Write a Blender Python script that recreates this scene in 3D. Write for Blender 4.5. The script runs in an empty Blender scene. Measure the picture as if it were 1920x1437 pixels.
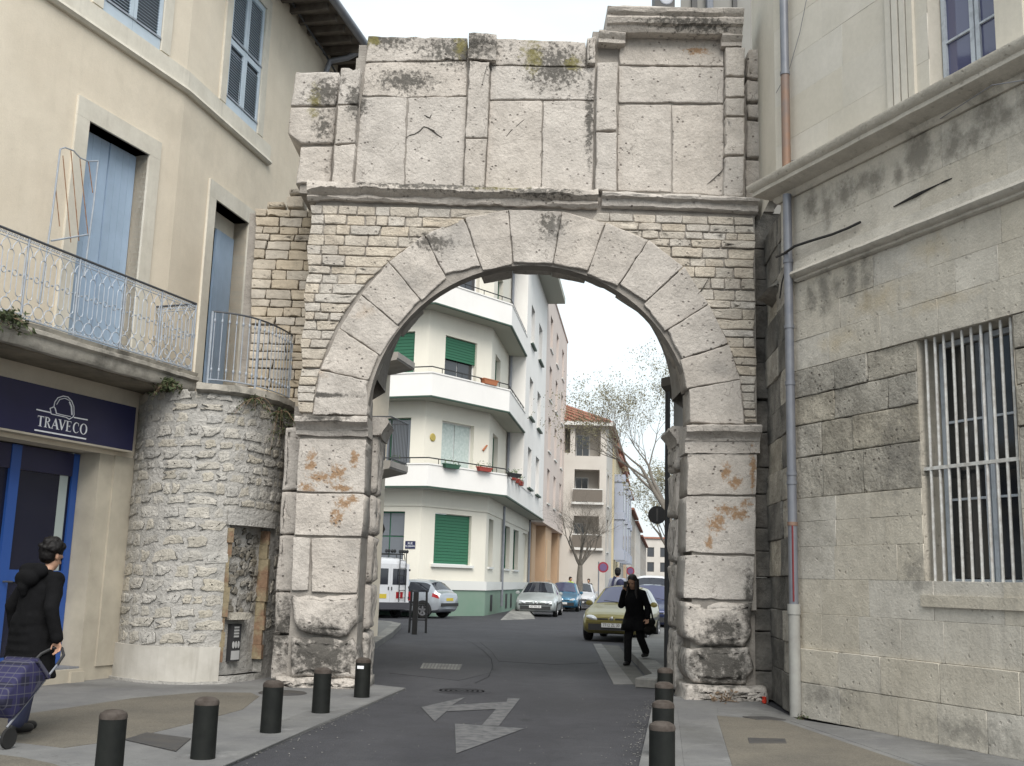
import bpy, bmesh, math, random
from mathutils import Vector, Matrix, noise
random.seed(7)
R_ = math.radians
scene = bpy.context.scene
col = scene.collection

# ---------------------------------------------------------------- camera
FPX, EYE = 2040.0, 1.5            # focal length in photo pixels (1920 wide), eye height
PITCH, ROLL = R_(10.28), R_(1.7)
_fw = Vector((0, math.cos(PITCH), math.sin(PITCH)))
_r0 = Vector((1, 0, 0)); _u0 = Vector((0, -math.sin(PITCH), math.cos(PITCH)))
CR = _r0*math.cos(ROLL) + _u0*math.sin(ROLL)
CU = _u0*math.cos(ROLL) - _r0*math.sin(ROLL)
CO = Vector((0, 0, EYE))
cd = bpy.data.cameras.new('camera'); cam = bpy.data.objects.new('camera', cd); col.objects.link(cam)
cd.sensor_width = 36; cd.lens = 36*FPX/1920; cd.clip_start = .05; cd.clip_end = 3000
m = Matrix((CR, CU, -_fw)).transposed().to_4x4(); m.translation = CO; cam.matrix_world = m
scene.camera = cam

# ---------------------------------------------------------------- sky, sun, exposure
SUN_EL, SUN_AZ = R_(46), R_(169)     # azimuth clockwise from +Y (view direction): behind the camera
w = bpy.data.worlds.new('World'); scene.world = w; w.use_nodes = True
nt = w.node_tree; nt.nodes.clear()
sky = nt.nodes.new('ShaderNodeTexSky'); sky.sky_type = 'NISHITA'; sky.sun_disc = False
sky.sun_elevation = SUN_EL; sky.sun_rotation = SUN_AZ; sky.dust_density = 4; sky.air_density = 1.0; sky.ozone_density = 1.5
tc = nt.nodes.new('ShaderNodeTexCoord')
mp = nt.nodes.new('ShaderNodeMapping'); mp.inputs['Scale'].default_value = (1, 1, 3.0)
nz = nt.nodes.new('ShaderNodeTexNoise'); nz.inputs['Scale'].default_value = 2.2; nz.inputs['Detail'].default_value = 5
mr = nt.nodes.new('ShaderNodeMapRange'); mr.inputs[1].default_value = .25; mr.inputs[2].default_value = .6
mr.inputs[3].default_value = .62; mr.inputs[4].default_value = .92
mx = nt.nodes.new('ShaderNodeMixRGB'); mx.inputs[2].default_value = (7.7, 8.45, 8.7, 1)    # the cloud layer of an overcast day
bg = nt.nodes.new('ShaderNodeBackground'); bg.inputs[1].default_value = .10
out = nt.nodes.new('ShaderNodeOutputWorld')
L = nt.links.new
L(tc.outputs['Generated'], mp.inputs[0]); L(mp.outputs[0], nz.inputs['Vector']); L(nz.outputs[0], mr.inputs[0])
L(mr.outputs[0], mx.inputs[0]); L(sky.outputs[0], mx.inputs[1]); L(mx.outputs[0], bg.inputs[0]); L(bg.outputs[0], out.inputs[0])
sd = bpy.data.lights.new('sun', 'SUN'); sd.energy = 2.3; sd.angle = R_(38); sd.color = (1, .955, .89)
so = bpy.data.objects.new('sun', sd); col.objects.link(so)
sdir = Vector((math.sin(SUN_AZ)*math.cos(SUN_EL), math.cos(SUN_AZ)*math.cos(SUN_EL), math.sin(SUN_EL)))
so.rotation_euler = sdir.to_track_quat('Z', 'Y').to_euler(); so.location = (0, -20, 30)
vs = scene.view_settings
vs.view_transform = 'Standard'; vs.look = 'None'; vs.gamma = 1; vs.use_curve_mapping = False; vs.exposure = 0.6
scene.render.engine = 'CYCLES'

# ---------------------------------------------------------------- pixel -> place (a pixel gives a direction, a surface gives the distance)
def ray(px, py): return _fw + CR*((px-960)/FPX) - CU*((py-718.5)/FPX)
def gnd(px, py, z=0.0):
    d = ray(px, py); return CO + d*((z-EYE)/d.z)
def aty(px, py, Y):
    d = ray(px, py); return CO + d*(Y/d.y)
def onpl(px, py, p, n):
    d = ray(px, py); return CO + d*((Vector(p)-CO).dot(n)/d.dot(n))

class Frame:
    """a facade: origin on the ground, u along the wall, outward normal n to the right (side=1) or left (side=-1) of u"""
    def __init__(s, o, yaw, side=1):
        s.o = Vector((o[0], o[1], 0)); a = R_(yaw)
        s.u = Vector((math.sin(a), math.cos(a), 0)); s.n = Vector((math.cos(a), -math.sin(a), 0))*side
    def P(s, u, z, d=0.0): return s.o + s.u*u + s.n*d + Vector((0, 0, z))
    def px(s, x, y, d=0.0):
        q = onpl(x, y, s.o + s.n*d, s.n); return ((q-s.o).dot(s.u), q.z)

# ---------------------------------------------------------------- objects
def org(o):
    v = Vector((0, 0, 0))
    while o is not None: v = v + o.location; o = o.parent
    return v
def thing(name, label, cat, loc=(0, 0, 0), rz=0, group=None):
    o = bpy.data.objects.new(name, None); col.objects.link(o); o.location = loc; o.rotation_euler = (0, 0, rz)
    o.empty_display_size = .2
    return tag(o, label, cat, group)
def tag(o, label=None, cat=None, group=None, kind=None):
    if label: o['label'] = label
    if cat: o['category'] = cat
    if group: o['group'] = group
    if kind: o['kind'] = kind
    return o
def copy_tree(o, parent=None):
    c = o.copy(); col.objects.link(c)
    if parent is not None: c.parent = parent
    for ch in list(o.children): copy_tree(ch, c)
    return c

class MB:
    def __init__(s): s.v = []; s.f = []; s.mi = []
    def add(s, vs, fs, mi=0):
        k = len(s.v); s.v += [tuple(q) for q in vs]; s.f += [tuple(i+k for i in f) for f in fs]; s.mi += [mi]*len(fs); return s
    def quad(s, a, b, c, d, mi=0): return s.add([a, b, c, d], [(0, 1, 2, 3)], mi)
    def hexa(s, p, mi=0):     # p: 4 bottom points counter-clockwise, 4 top points
        return s.add(p, [(3, 2, 1, 0), (4, 5, 6, 7), (0, 1, 5, 4), (1, 2, 6, 5), (2, 3, 7, 6), (3, 0, 4, 7)], mi)
    def box(s, x0, x1, y0, y1, z0, z1, mi=0):
        return s.hexa([(x0, y0, z0), (x1, y0, z0), (x1, y1, z0), (x0, y1, z0), (x0, y0, z1), (x1, y0, z1), (x1, y1, z1), (x0, y1, z1)], mi)
    def fbox(s, F, u0, u1, z0, z1, d0, d1, mi=0):
        P = F.P
        q = [P(u0, z0, d0), P(u1, z0, d0), P(u1, z0, d1), P(u0, z0, d1), P(u0, z1, d0), P(u1, z1, d0), P(u1, z1, d1), P(u0, z1, d1)]
        return s.hexa(q, mi)
    def tube(s, pts, r, n=8, caps=True, mi=0):
        pts = [Vector(p) for p in pts]; N = len(pts)
        rs = r if isinstance(r, (list, tuple)) else [r]*N
        ref = None; vs = []; fs = []
        for i, p in enumerate(pts):
            t = (pts[min(i+1, N-1)] - pts[max(i-1, 0)])
            if t.length < 1e-9: t = Vector((0, 0, 1))
            t.normalize()
            if ref is None:
                ref = Vector((1, 0, 0)) if abs(t.x) < .8 else Vector((0, 1, 0))
            a = t.cross(ref); 
            if a.length < 1e-6: a = t.cross(Vector((0, 0, 1)))
            a.normalize(); b = a.cross(t); b.normalize(); ref = b
            for k in range(n):
                an = 2*math.pi*k/n; vs.append(p + (a*math.cos(an) + b*math.sin(an))*rs[i])
        for i in range(N-1):
            for k in range(n):
                fs.append((i*n+k, i*n+(k+1) % n, (i+1)*n+(k+1) % n, (i+1)*n+k))
        if caps: fs.append(tuple(range(n))[::-1]); fs.append(tuple((N-1)*n+k for k in range(n)))
        return s.add(vs, fs, mi)
    def lathe(s, c, prof, n=20, mi=0, axis='z'):
        c = Vector(c); vs = []; fs = []; N = len(prof)
        for r, h in prof:
            for k in range(n):
                a = 2*math.pi*k/n
                if axis == 'z': vs.append(c + Vector((r*math.cos(a), r*math.sin(a), h)))
                elif axis == 'y': vs.append(c + Vector((r*math.cos(a), h, r*math.sin(a))))
                else: vs.append(c + Vector((h, r*math.cos(a), r*math.sin(a))))
        for i in range(N-1):
            for k in range(n): fs.append((i*n+k, i*n+(k+1) % n, (i+1)*n+(k+1) % n, (i+1)*n+k))
        if prof[0][0] > 1e-6: fs.append(tuple(range(n))[::-1])
        if prof[-1][0] > 1e-6: fs.append(tuple((N-1)*n+k for k in range(n)))
        return s.add(vs, fs, mi)
    def sweep(s, path, prof, closed=False, mi=0, ends=True):
        """prof: (d, z) pairs, d to the right of the walking direction; path: plan points (x, y)"""
        n = len(path); m = len(prof); vs = []; fs = []
        for i in range(n):
            p = Vector((path[i][0], path[i][1]))
            a = Vector((path[i-1][0], path[i-1][1])) if (i > 0 or closed) else None
            b = Vector((path[(i+1) % n][0], path[(i+1) % n][1])) if (i < n-1 or closed) else None
            t0 = (p-a).normalized() if a is not None else None; t1 = (b-p).normalized() if b is not None else None
            if t0 is None: t0 = t1
            if t1 is None: t1 = t0
            n0 = Vector((t0.y, -t0.x)); n1 = Vector((t1.y, -t1.x)); nn = (n0+n1)
            if nn.length < 1e-6: nn = n0
            nn.normalize(); k = 1/max(.3, nn.dot(n0))
            for d, z in prof: vs.append((p.x+nn.x*d*k, p.y+nn.y*d*k, z))
        for i in range(n if closed else n-1):
            j = (i+1) % n
            for k in range(m-1): fs.append((i*m+k, j*m+k, j*m+k+1, i*m+k+1))
        if ends and not closed:
            fs.append(tuple(range(m))); fs.append(tuple((n-1)*m+k for k in range(m))[::-1])
        return s.add(vs, fs, mi)
    def build(s, name, mat, parent=None, smooth=False, local=False, mods=None, fix=False):
        me = bpy.data.meshes.new(name)
        o = bpy.data.objects.new(name, me)
        vs = s.v
        if parent is not None:
            o.parent = parent
            if not local:
                q = org(parent); vs = [(a-q.x, b-q.y, c-q.z) for a, b, c in vs]
        elif not local and len(vs):
            mn = Vector([min(v[i] for v in vs) for i in range(3)]); mxv = Vector([max(v[i] for v in vs) for i in range(3)])
            q = Vector(((mn.x+mxv.x)/2, (mn.y+mxv.y)/2, mn.z)); o.location = q
            vs = [(a-q.x, b-q.y, c-q.z) for a, b, c in vs]
        me.from_pydata(vs, [], s.f)
        ms = mat if isinstance(mat, (list, tuple)) else [mat]
        for q in ms: me.materials.append(q)
        if len(ms) > 1: me.polygons.foreach_set('material_index', s.mi)
        if fix:
            bm = bmesh.new(); bm.from_mesh(me); bmesh.ops.recalc_face_normals(bm, faces=bm.faces[:]); bm.to_mesh(me); bm.free()
        if smooth:
            me.polygons.foreach_set('use_smooth', [True]*len(me.polygons))
            if smooth != 'full': me.set_sharp_from_angle(angle=R_(40))
        me.update(); col.objects.link(o)
        return o
def struct(o): o['kind'] = 'structure'; return o

def nz3(x, y, z, s=1.0): return noise.noise(Vector((x*s, y*s, z*s)))
def wall_open(mb, F, u0, u1, z0, z1, ops, depth=.2, d=0.0, mi=0):
    """front face of a wall with openings (u0,u1,z0,z1) and their reveals"""
    us = sorted({u0, u1, *[o[0] for o in ops], *[o[1] for o in ops]}); us = [u for u in us if u0 <= u <= u1]
    zs = sorted({z0, z1, *[o[2] for o in ops], *[o[3] for o in ops]}); zs = [z for z in zs if z0 <= z <= z1]
    for i in range(len(us)-1):
        for j in range(len(zs)-1):
            cu = (us[i]+us[i+1])/2; cz = (zs[j]+zs[j+1])/2
            if any(o[0] < cu < o[1] and o[2] < cz < o[3] for o in ops): continue
            mb.quad(F.P(us[i], zs[j], d), F.P(us[i+1], zs[j], d), F.P(us[i+1], zs[j+1], d), F.P(us[i], zs[j+1], d), mi)
    for a, b, c, e in [o[:4] for o in ops]:
        for p, q in (((a, c), (a, e)), ((b, c), (b, e)), ((a, c), (b, c)), ((a, e), (b, e))):
            mb.quad(F.P(p[0], p[1], d), F.P(q[0], q[1], d), F.P(q[0], q[1], d-depth), F.P(p[0], p[1], d-depth), mi)
# ================================================================ materials
MATS = {}
def mat(name, c, rough=.85, c2=None, scale=1.5, mixlo=.35, mixhi=.65, bump=0.0, bscale=30, bdist=.01, objvar=0.0, metal=0.0,
        spots=(), grain=0.0, gscale=150, coat=0.0, spec=.5, pits=0.0, streak=None, emit=None, trans=0.0, alpha=None, hue=0.0, mottle=0.0, mscale=16, cracks=0.0, pscale=10):
    m = bpy.data.materials.new(name); m.use_nodes = True; nt = m.node_tree; N = nt.nodes; L = nt.links.new
    b = N['Principled BSDF']; b.inputs['Roughness'].default_value = rough; b.inputs['Metallic'].default_value = metal
    b.inputs['Specular IOR Level'].default_value = spec; b.inputs['Coat Weight'].default_value = coat
    b.inputs['Transmission Weight'].default_value = trans
    if alpha is not None: b.inputs['Alpha'].default_value = alpha
    def rgb(c): return (c[0], c[1], c[2], 1)
    b.inputs['Base Color'].default_value = rgb(c)
    MATS[name] = m
    if emit: b.inputs['Emission Color'].default_value = rgb(c); b.inputs['Emission Strength'].default_value = emit
    if c2 is None and not (bump or objvar or spots or grain or pits or streak or mottle): return m
    geo = N.new('ShaderNodeNewGeometry'); pos = geo.outputs['Position']
    def tex(sc, det=5, rough=.55, vec=None, dist=0):
        t = N.new('ShaderNodeTexNoise'); t.inputs['Scale'].default_value = sc; t.inputs['Detail'].default_value = det
        t.inputs['Roughness'].default_value = rough; t.inputs['Distortion'].default_value = dist; L(vec or pos, t.inputs['Vector']); return t.outputs[0]
    def rng(v, a, bb, lo=0, hi=1):
        r = N.new('ShaderNodeMapRange'); L(v, r.inputs[0]); r.inputs[1].default_value = a; r.inputs[2].default_value = bb
        r.inputs[3].default_value = lo; r.inputs[4].default_value = hi; return r.outputs[0]
    def math_(op, a, bb):
        q = N.new('ShaderNodeMath'); q.operation = op
        for i, v in enumerate((a, bb)):
            if isinstance(v, (int, float)): q.inputs[i].default_value = v
            else: L(v, q.inputs[i])
        return q.outputs[0]
    def mix(f, a, bb, mode='MIX'):
        q = N.new('ShaderNodeMixRGB'); q.blend_type = mode
        for i, v in enumerate((f, a, bb)):
            if isinstance(v, (int, float)): q.inputs[i].default_value = v
            elif isinstance(v, (tuple, list)): q.inputs[i].default_value = rgb(v)
            else: L(v, q.inputs[i])
        return q.outputs[0]
    cur = None
    if c2 is not None: cur = mix(rng(tex(scale, 7, .6), mixlo, mixhi), c, c2)
    else: cur = mix(0, c, c)
    if objvar:
        oi = N.new('ShaderNodeObjectInfo'); v = rng(oi.outputs['Random'], 0, 1, 1-objvar, 1+objvar*.7)
        h = N.new('ShaderNodeHueSaturation'); L(cur, h.inputs['Color']); L(v, h.inputs['Value'])
        if hue:
            wn = N.new('ShaderNodeTexWhiteNoise'); wn.noise_dimensions = '1D'; L(oi.outputs['Random'], wn.inputs['W'])
            L(rng(wn.outputs[0], 0, 1, 1-hue, 1+hue), h.inputs['Saturation'])
        cur = h.outputs[0]
    if streak:      # rain streaks: (colour, amount, lo, hi)
        mp = N.new('ShaderNodeMapping'); mp.inputs['Scale'].default_value = (5, 5, .35); L(pos, mp.inputs[0])
        s1 = rng(tex(1.6, 6, .65, mp.outputs[0]), streak[2], streak[3])
        s2 = rng(tex(.9, 3), .4, .62)
        cur = mix(math_('MULTIPLY', math_('MULTIPLY', s1, s2), streak[1]), cur, streak[0])
    if mottle:
        cur = mix(1.0, cur, mix(rng(tex(mscale, 6, .7), .28, .72), (1-mottle,)*3, (1+mottle*.8,)*3), 'MULTIPLY')
    if cracks:      # fine dark hairlines: thin bands of a distorted noise
        q_ = tex(1.3, 4, .5, None, .4); a_ = N.new('ShaderNodeMath'); a_.operation = 'ABSOLUTE'; L(math_('SUBTRACT', q_, .5), a_.inputs[0])
        cf = math_('MULTIPLY', rng(a_.outputs[0], 0, .0035, 1, 0), rng(tex(.7, 2), .5, .56))
        cur = mix(math_('MULTIPLY', cf, cracks), cur, (c[0]*.35, c[1]*.34, c[2]*.33))
    for sp in spots:
        # sp: dict(p=[(x,y,z,rx,ry,rz)..], c, a, ns, lo, hi)
        mk = None
        for (x, y, z, rx, ry, rz) in sp['p']:
            s_ = N.new('ShaderNodeVectorMath'); s_.operation = 'SUBTRACT'; L(pos, s_.inputs[0]); s_.inputs[1].default_value = (x, y, z)
            d_ = N.new('ShaderNodeVectorMath'); d_.operation = 'MULTIPLY'; L(s_.outputs[0], d_.inputs[0]); d_.inputs[1].default_value = (1/rx, 1/ry, 1/rz)
            l_ = N.new('ShaderNodeVectorMath'); l_.operation = 'LENGTH'; L(d_.outputs[0], l_.inputs[0])
            k = rng(l_.outputs['Value'], 0, 1.25, 1, 0)
            mk = k if mk is None else math_('MAXIMUM', mk, k)
        n_ = tex(sp.get('ns', 6), 9, .72)
        f_ = rng(math_('ADD', math_('MULTIPLY', mk, sp.get('w', .75)), n_), sp.get('lo', .85), sp.get('hi', .98), 0, sp.get('a', 1))
        f_ = math_('MULTIPLY', f_, rng(mk, 0, .12))
        cur = mix(f_, cur, sp['c'])
    hgt = None
    if pits:
        vo = N.new('ShaderNodeTexVoronoi'); vo.inputs['Scale'].default_value = pscale; vo.inputs['Randomness'].default_value = 1; L(pos, vo.inputs['Vector'])
        pm = rng(vo.outputs[0], .10, .20, 1, 0)
        pm = math_('MULTIPLY', pm, rng(tex(2.4, 4), .44, .58))
        cur = mix(math_('MULTIPLY', pm, pits), cur, (c[0]*.3, c[1]*.28, c[2]*.27))
        hgt = math_('MULTIPLY', pm, -1.2)
    if grain:
        cur = mix(1.0, cur, mix(rng(tex(gscale, 3, .7), .3, .7), (1-grain,)*3, (1+grain,)*3), 'MULTIPLY')
    L(cur, b.inputs['Base Color'])
    if bump:
        hh = math_('ADD', tex(bscale, 8, .62), math_('MULTIPLY', tex(bscale*.17, 4), 1.6))
        if hgt is not None: hh = math_('ADD', hh, hgt)
        bp = N.new('ShaderNodeBump'); bp.inputs['Strength'].default_value = bump; bp.inputs['Distance'].default_value = bdist
        L(hh, bp.inputs['Height']); L(bp.outputs[0], b.inputs['Normal'])
    return m
def glass(name, c=(.03, .035, .04), rough=.06):
    return mat(name, c, rough, spec=.8)
# ================================================================ ground
mat('asphalt', (.042, .042, .049), .9, mottle=.22, mscale=3.5, cracks=.8, c2=(.029, .029, .035), scale=.7, bump=.6, bscale=90, bdist=.010, grain=.30, gscale=75,
    spots=[dict(p=[(-.4, 11.2, 0, .9, .7, 1), (.9, 14, 0, 1.2, 1.8, 1), (-1, 20, 0, 1.5, 3, 1)], c=(.026, .026, .030), a=.6, ns=2.5, lo=.8, hi=1.1), dict(p=[(-1.2, 9.5, 0, .5, 3, 1), (.8, 9.5, 0, .45, 3, 1), (-.9, 16, 0, .5, 4, 1), (1.0, 17, 0, .5, 4, 1)], c=(.066, .066, .073), a=.5, ns=5, w=.5, lo=.65, hi=1.1), dict(p=[(-.3, 8.6, 0, .12, .2, 1), (.25, 12.4, 0, .15, .2, 1), (1.4, 10.9, 0, .1, .2, 1), (-.2, 19, 0, .2, .5, 1), (.6, 24, 0, .3, .8, 1)], c=(.015, .015, .017), a=.8, ns=8, w=.6, lo=.75, hi=1.0)])
mat('asphalt_patch', (.030, .030, .036), .9, mottle=.12, mscale=7, c2=(.038, .038, .043), scale=1.2, bump=.5, bscale=150, bdist=.006, grain=.2, gscale=220)
mat('road_paint', (.135, .135, .138), .8, mottle=.15, mscale=9, c2=(.06, .06, .065), mixlo=.40, mixhi=.62, scale=9, bump=.2, bscale=120, grain=.22, gscale=160)
mat('pave_concrete', (.17, .17, .167), .85, mottle=.10, mscale=8, c2=(.12, .12, .123), scale=1.1, bump=.3, bscale=90, bdist=.005, grain=.12, gscale=75, cracks=.6, objvar=.12,
    spots=[dict(p=[(-2.4, 9.3, 0, .3, .25, 1), (-2.2, 10.9, 0, .3, .22, 1), (-2.0, 12.5, 0, .25, .2, 1), (2.1, 9.8, 0, .3, .3, 1)], c=(.32, .32, .32), a=.6, ns=7, w=.5, lo=.68, hi=1.0), dict(p=[(-5.2, 14.4, 0, 1.6, .5, 1), (-3.6, 14.6, 0, 1.2, .5, 1), (3.3, 13.2, 0, .9, 1.2, 1), (4.3, 10.8, 0, .4, 2, 1), (-3.3, 11.5, 0, 1, .4, 1), (2.0, 11.5, 0, .4, 1.5, 1)], c=(.075, .074, .07), a=.6, ns=6, w=.5, lo=.66, hi=1.05)])
mat('aggregate', (.145, .130, .105), .9, mottle=.08, c2=(.11, .10, .083), scale=1.3, bump=.6, bscale=90, bdist=.008, grain=.38, gscale=85)
mat('kerb_stone', (.21, .205, .19), .85, mottle=.12, c2=(.12, .118, .112), scale=2.2, bump=.4, bscale=50, objvar=.15, grain=.08)
mat('pave_far', (.15, .148, .142), .9, c2=(.11, .108, .105), scale=1.0, bump=.3, bscale=60, grain=.1)
mat('gutter', (.085, .082, .074), .9, c2=(.055, .053, .048), scale=2, bump=.4, bscale=60)
mat('cast_iron', (.045, .045, .048), .6, c2=(.065, .06, .055), scale=6, bump=.3, bscale=60)

g = MB(); S = 1500
g.quad((-S, -S, 0), (S, -S, 0), (S, S, 0), (-S, S, 0)); road = struct(g.build('road', MATS['asphalt'], local=True))

def gpoly(px, z, drop=None, thick=.05):
    pts = [gnd(x, y, z) for x, y in px]
    return pts
def slab(pts, z, h, shrink=0.0, chamfer=.006):
    """flat slab with its top at z from plan points"""
    c = sum((Vector(p) for p in pts), Vector())/len(pts); n = len(pts)
    mb = MB()
    o = []
    for p in pts:
        p = Vector(p); d = (c-p); d.z = 0; l = max(d.length, 1e-6); o.append(p + d*(shrink/l))
    ar = sum(o[i].x*o[(i+1) % n].y - o[(i+1) % n].x*o[i].y for i in range(n))
    if ar < 0: o = o[::-1]
    ins = []
    for p in o:
        d = (c-p); d.z = 0; l = max(d.length, 1e-6); ins.append(p + d*(chamfer/l))
    vs = [(p.x, p.y, z-h) for p in o] + [(p.x, p.y, z-chamfer) for p in o] + [(p.x, p.y, z) for p in ins]
    fs = [tuple(range(n, 2*n))] if False else []
    for i in range(n):
        j = (i+1) % n
        fs += [(i, j, n+j, n+i), (n+i, n+j, 2*n+j, 2*n+i)]
    fs.append(tuple(2*n+i for i in range(n)))
    mb.add(vs, fs); return mb
def flat(name, pts, m, z, parent=None, st=True, h=None):
    o = slab(pts, z, h or .004, chamfer=.001).build(name, MATS[m], parent)
    if st and parent is None: struct(o)
    return o
PV = .025
# --- pavement on the left, up to the shop and the gate
Lp = gpoly([(405, 1441), (565, 1373), (760, 1290), (695, 1283)], PV) + [Vector((-2.0, 15.6, 0)), Vector((-3.2, 17.0, 0)), Vector((-6.2, 17.0, 0)), Vector((-8.6, 8, 0)), Vector((-9, 2, 0)), Vector((-2.9, 2, 0))]
pl = struct(slab(Lp, PV, .05).build('pavement', MATS['pave_concrete']))
for pp in ([(-40, 1352), (30, 1341), (110, 1330), (250, 1309), (380, 1298), (470, 1299), (486, 1306), (455, 1330), (375, 1352), (240, 1385), (120, 1402), (0, 1388), (-40, 1383)],
           [(-60, 1408), (40, 1420), (100, 1432), (150, 1450), (150, 1500), (-60, 1500)]):
    o = slab(gpoly(pp, PV+.004), PV+.004, .004, chamfer=.001).build('aggregate_panel', MATS['aggregate'], pl)
# slabs in the kerb strip of the left pavement
def strip(parent, a0, a1, b0, b1, n, z, m, name='slab'):
    for i in range(n):
        t0, t1 = i/n, (i+1)/n
        q = [a0.lerp(a1, t0), a0.lerp(a1, t1), b0.lerp(b1, t1), b0.lerp(b1, t0)]
        slab(q, z, .01, shrink=.006, chamfer=.003).build(name, MATS[m], parent)
strip(pl, gnd(412, 1440, PV), gnd(752, 1292, PV), gnd(300, 1440, PV), gnd(672, 1296, PV), 8, PV+.004, 'pave_concrete', 'kerb_slab')
# --- pavement on the right
Rp = gpoly([(1196, 1441), (1212, 1375), (1222, 1328), (1228, 1312)], PV) + [Vector((2.3, 15.2, 0)), Vector((3.4, 15.2, 0)), Vector((3.4, 13.0, 0)), Vector((6, 9, 0)), Vector((9, 2, 0)), Vector((1.7, 2, 0))]
pr = struct(slab(Rp, PV, .05).build('pavement', MATS['pave_concrete']))
slab(gpoly([(1344, 1342), (1466, 1352), (1745, 1446), (1376, 1446)], PV+.004), PV+.004, .004, chamfer=.001).build('aggregate_panel', MATS['aggregate'], pr)
strip(pr, gnd(1198, 1440, PV), gnd(1224, 1318, PV), gnd(1225, 1440, PV), gnd(1244, 1318, PV), 5, PV+.004, 'pave_concrete', 'kerb_slab')
strip(pr, gnd(1283, 1440, PV), gnd(1270, 1332, PV), gnd(1372, 1440, PV), gnd(1340, 1340, PV), 3, PV+.004, 'pave_concrete')
strip(pr, gnd(1480, 1352, PV), gnd(1780, 1452, PV), gnd(1532, 1356, PV), gnd(1915, 1446, PV), 5, PV+.004, 'pave_concrete')
strip(pr, gnd(1345, 1327, PV), gnd(1480, 1349, PV), gnd(1345, 1338, PV), gnd(1462, 1350, PV), 2, PV+.004, 'pave_concrete')
# --- far pavements with real kerbs
def kerb_line(parent, pts, zt, w=.28, seg=1.0, side=1):
    """kerb stones along plan points, each stone a part"""
    for i in range(len(pts)-1):
        a, b = Vector(pts[i]), Vector(pts[i+1]); l = (b-a).length; n = max(1, round(l/seg)); t = (b-a).normalized(); nn = Vector((t.y, -t.x, 0))*side
        for k in range(n):
            p = a + t*(l*k/n); q = a + t*(l*(k+1)/n)
            slab([p, q, q+nn*w, p+nn*w], zt+.004+random.uniform(0, .004), zt, shrink=.01, chamfer=.02).build('kerb_stone', MATS['kerb_stone'], parent)
kl = [gnd(x, y) for x, y in ((640, 1270), (686, 1236), (697, 1222), (736, 1195), (752, 1178))]
kl += [Vector((kl[-1].x-.5, kl[-1].y+1.5, 0)), Vector((kl[-1].x-2.5, kl[-1].y+2.6, 0)), Vector((-12, 36.5, 0))]
pf = struct(slab(kl + [Vector((-14, 36, 0)), Vector((-14, 17.6, 0)), Vector((-2.6, 17.6, 0))], .13, .13).build('pavement', MATS['pave_far']))
kerb_line(pf, kl, .13, side=-1)
kr = [Vector((1.95, 16.6, 0)), gnd(1223, 1280), gnd(1183, 1236), gnd(1172, 1215), Vector((3.2, 30, 0)), Vector((6.2, 52, 0)), Vector((15, 105, 0))]
pk = struct(slab(kr + [Vector((30, 105, 0)), Vector((14, 40, 0)), Vector((6.5, 17.6, 0)), Vector((2.3, 16.9, 0))], .13, .13).build('pavement', MATS['pave_far']))
kerb_line(pk, kr[:5], .13, side=1, w=.32)
flat('gutter', [gnd(*q, .008) for q in ((1128, 1209), (1160, 1211), (1176, 1232), (1219, 1282), (1188, 1284))], 'gutter', .008)
for i in range(7):
    a0, a1 = gnd(1112, 1208), gnd(1150, 1284); b0, b1 = gnd(1128, 1208), gnd(1188, 1284)
    slab([a0.lerp(a1, i/7), a0.lerp(a1, (i+1)/7), b0.lerp(b1, (i+1)/7), b0.lerp(b1, i/7)], .010, .01, shrink=.02, chamfer=.003).build('gutter_slab', MATS['pave_far'], road)
flat('road_patch', [gnd(*q, .005) for q in ((900, 1204), (1098, 1207), (1122, 1243), (1040, 1246), (935, 1240), (922, 1222))], 'asphalt_patch', .005)
flat('road_patch', [gnd(*q, .005) for q in ((730, 1262), (800, 1236), (905, 1233), (925, 1260), (860, 1276))], 'asphalt_patch', .004)
# --- painted arrow, one mesh
ar = MB()
for poly in ([(790, 1326), (815, 1353), (838, 1333), (848, 1322), (873, 1307)],
             [(838, 1334), (848, 1322), (950, 1316), (952, 1308.6), (975, 1310), (935, 1361.5), (903, 1360.5), (930, 1329.5)],
             [(853, 1357), (855, 1413), (983, 1366)]):
    pts = [gnd(x, y, .006) for x, y in poly]; ar.add([(p.x, p.y, .006) for p in pts], [tuple(range(len(pts)))])
tag(ar.build('painted_arrow', MATS['road_paint'], fix=True), 'faded white forked arrow painted on the asphalt under the gate approach', 'road marking')

def grating(px, name, label, z, rows=7, cols=12, frame=.03):
    c = [gnd(x, y, z) for x, y in px]; t = thing(name, label, 'drain cover', sum(c, Vector())/4)
    slab(c, z, .003, chamfer=.001).build('frame', MATS['cast_iron'], t)
    for i in range(cols):
        f = lambda a, b: c[0].lerp(c[1], a).lerp(c[3].lerp(c[2], a), b)
        q = [f((i+.15)/cols, .06), f((i+.75)/cols, .06), f((i+.75)/cols, .94), f((i+.15)/cols, .94)]
        slab(q, z+.006, .006, chamfer=.001).build('bar', MATS['kerb_stone'], t)
grating([(787, 1254), (862, 1257), (867, 1246), (793, 1243)], 'drain_grating', 'rectangular iron drain grating in the road between the gate piers', .008)
def cover(px, name, label, z):
    c = [gnd(x, y, z) for x, y in px]; o = slab(c, z+.004, .006, chamfer=.003)
    return tag(o.build(name, MATS['cast_iron']), label, 'manhole cover')
cover([(233, 1387), (275, 1374), (358, 1385), (330, 1409)], 'utility_cover', 'dark rectangular utility cover between the bollards by the shop', PV+.006)
cover([(1402, 1384), (1472, 1386), (1475, 1394), (1405, 1394)], 'utility_cover', 'small dark slotted cover in the aggregate paving', PV+.006)
cover([(1392, 1344), (1440, 1344), (1474, 1350), (1420, 1350)], 'utility_cover', 'thin dark cover in front of the drainpipe foot', PV+.006)
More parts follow.
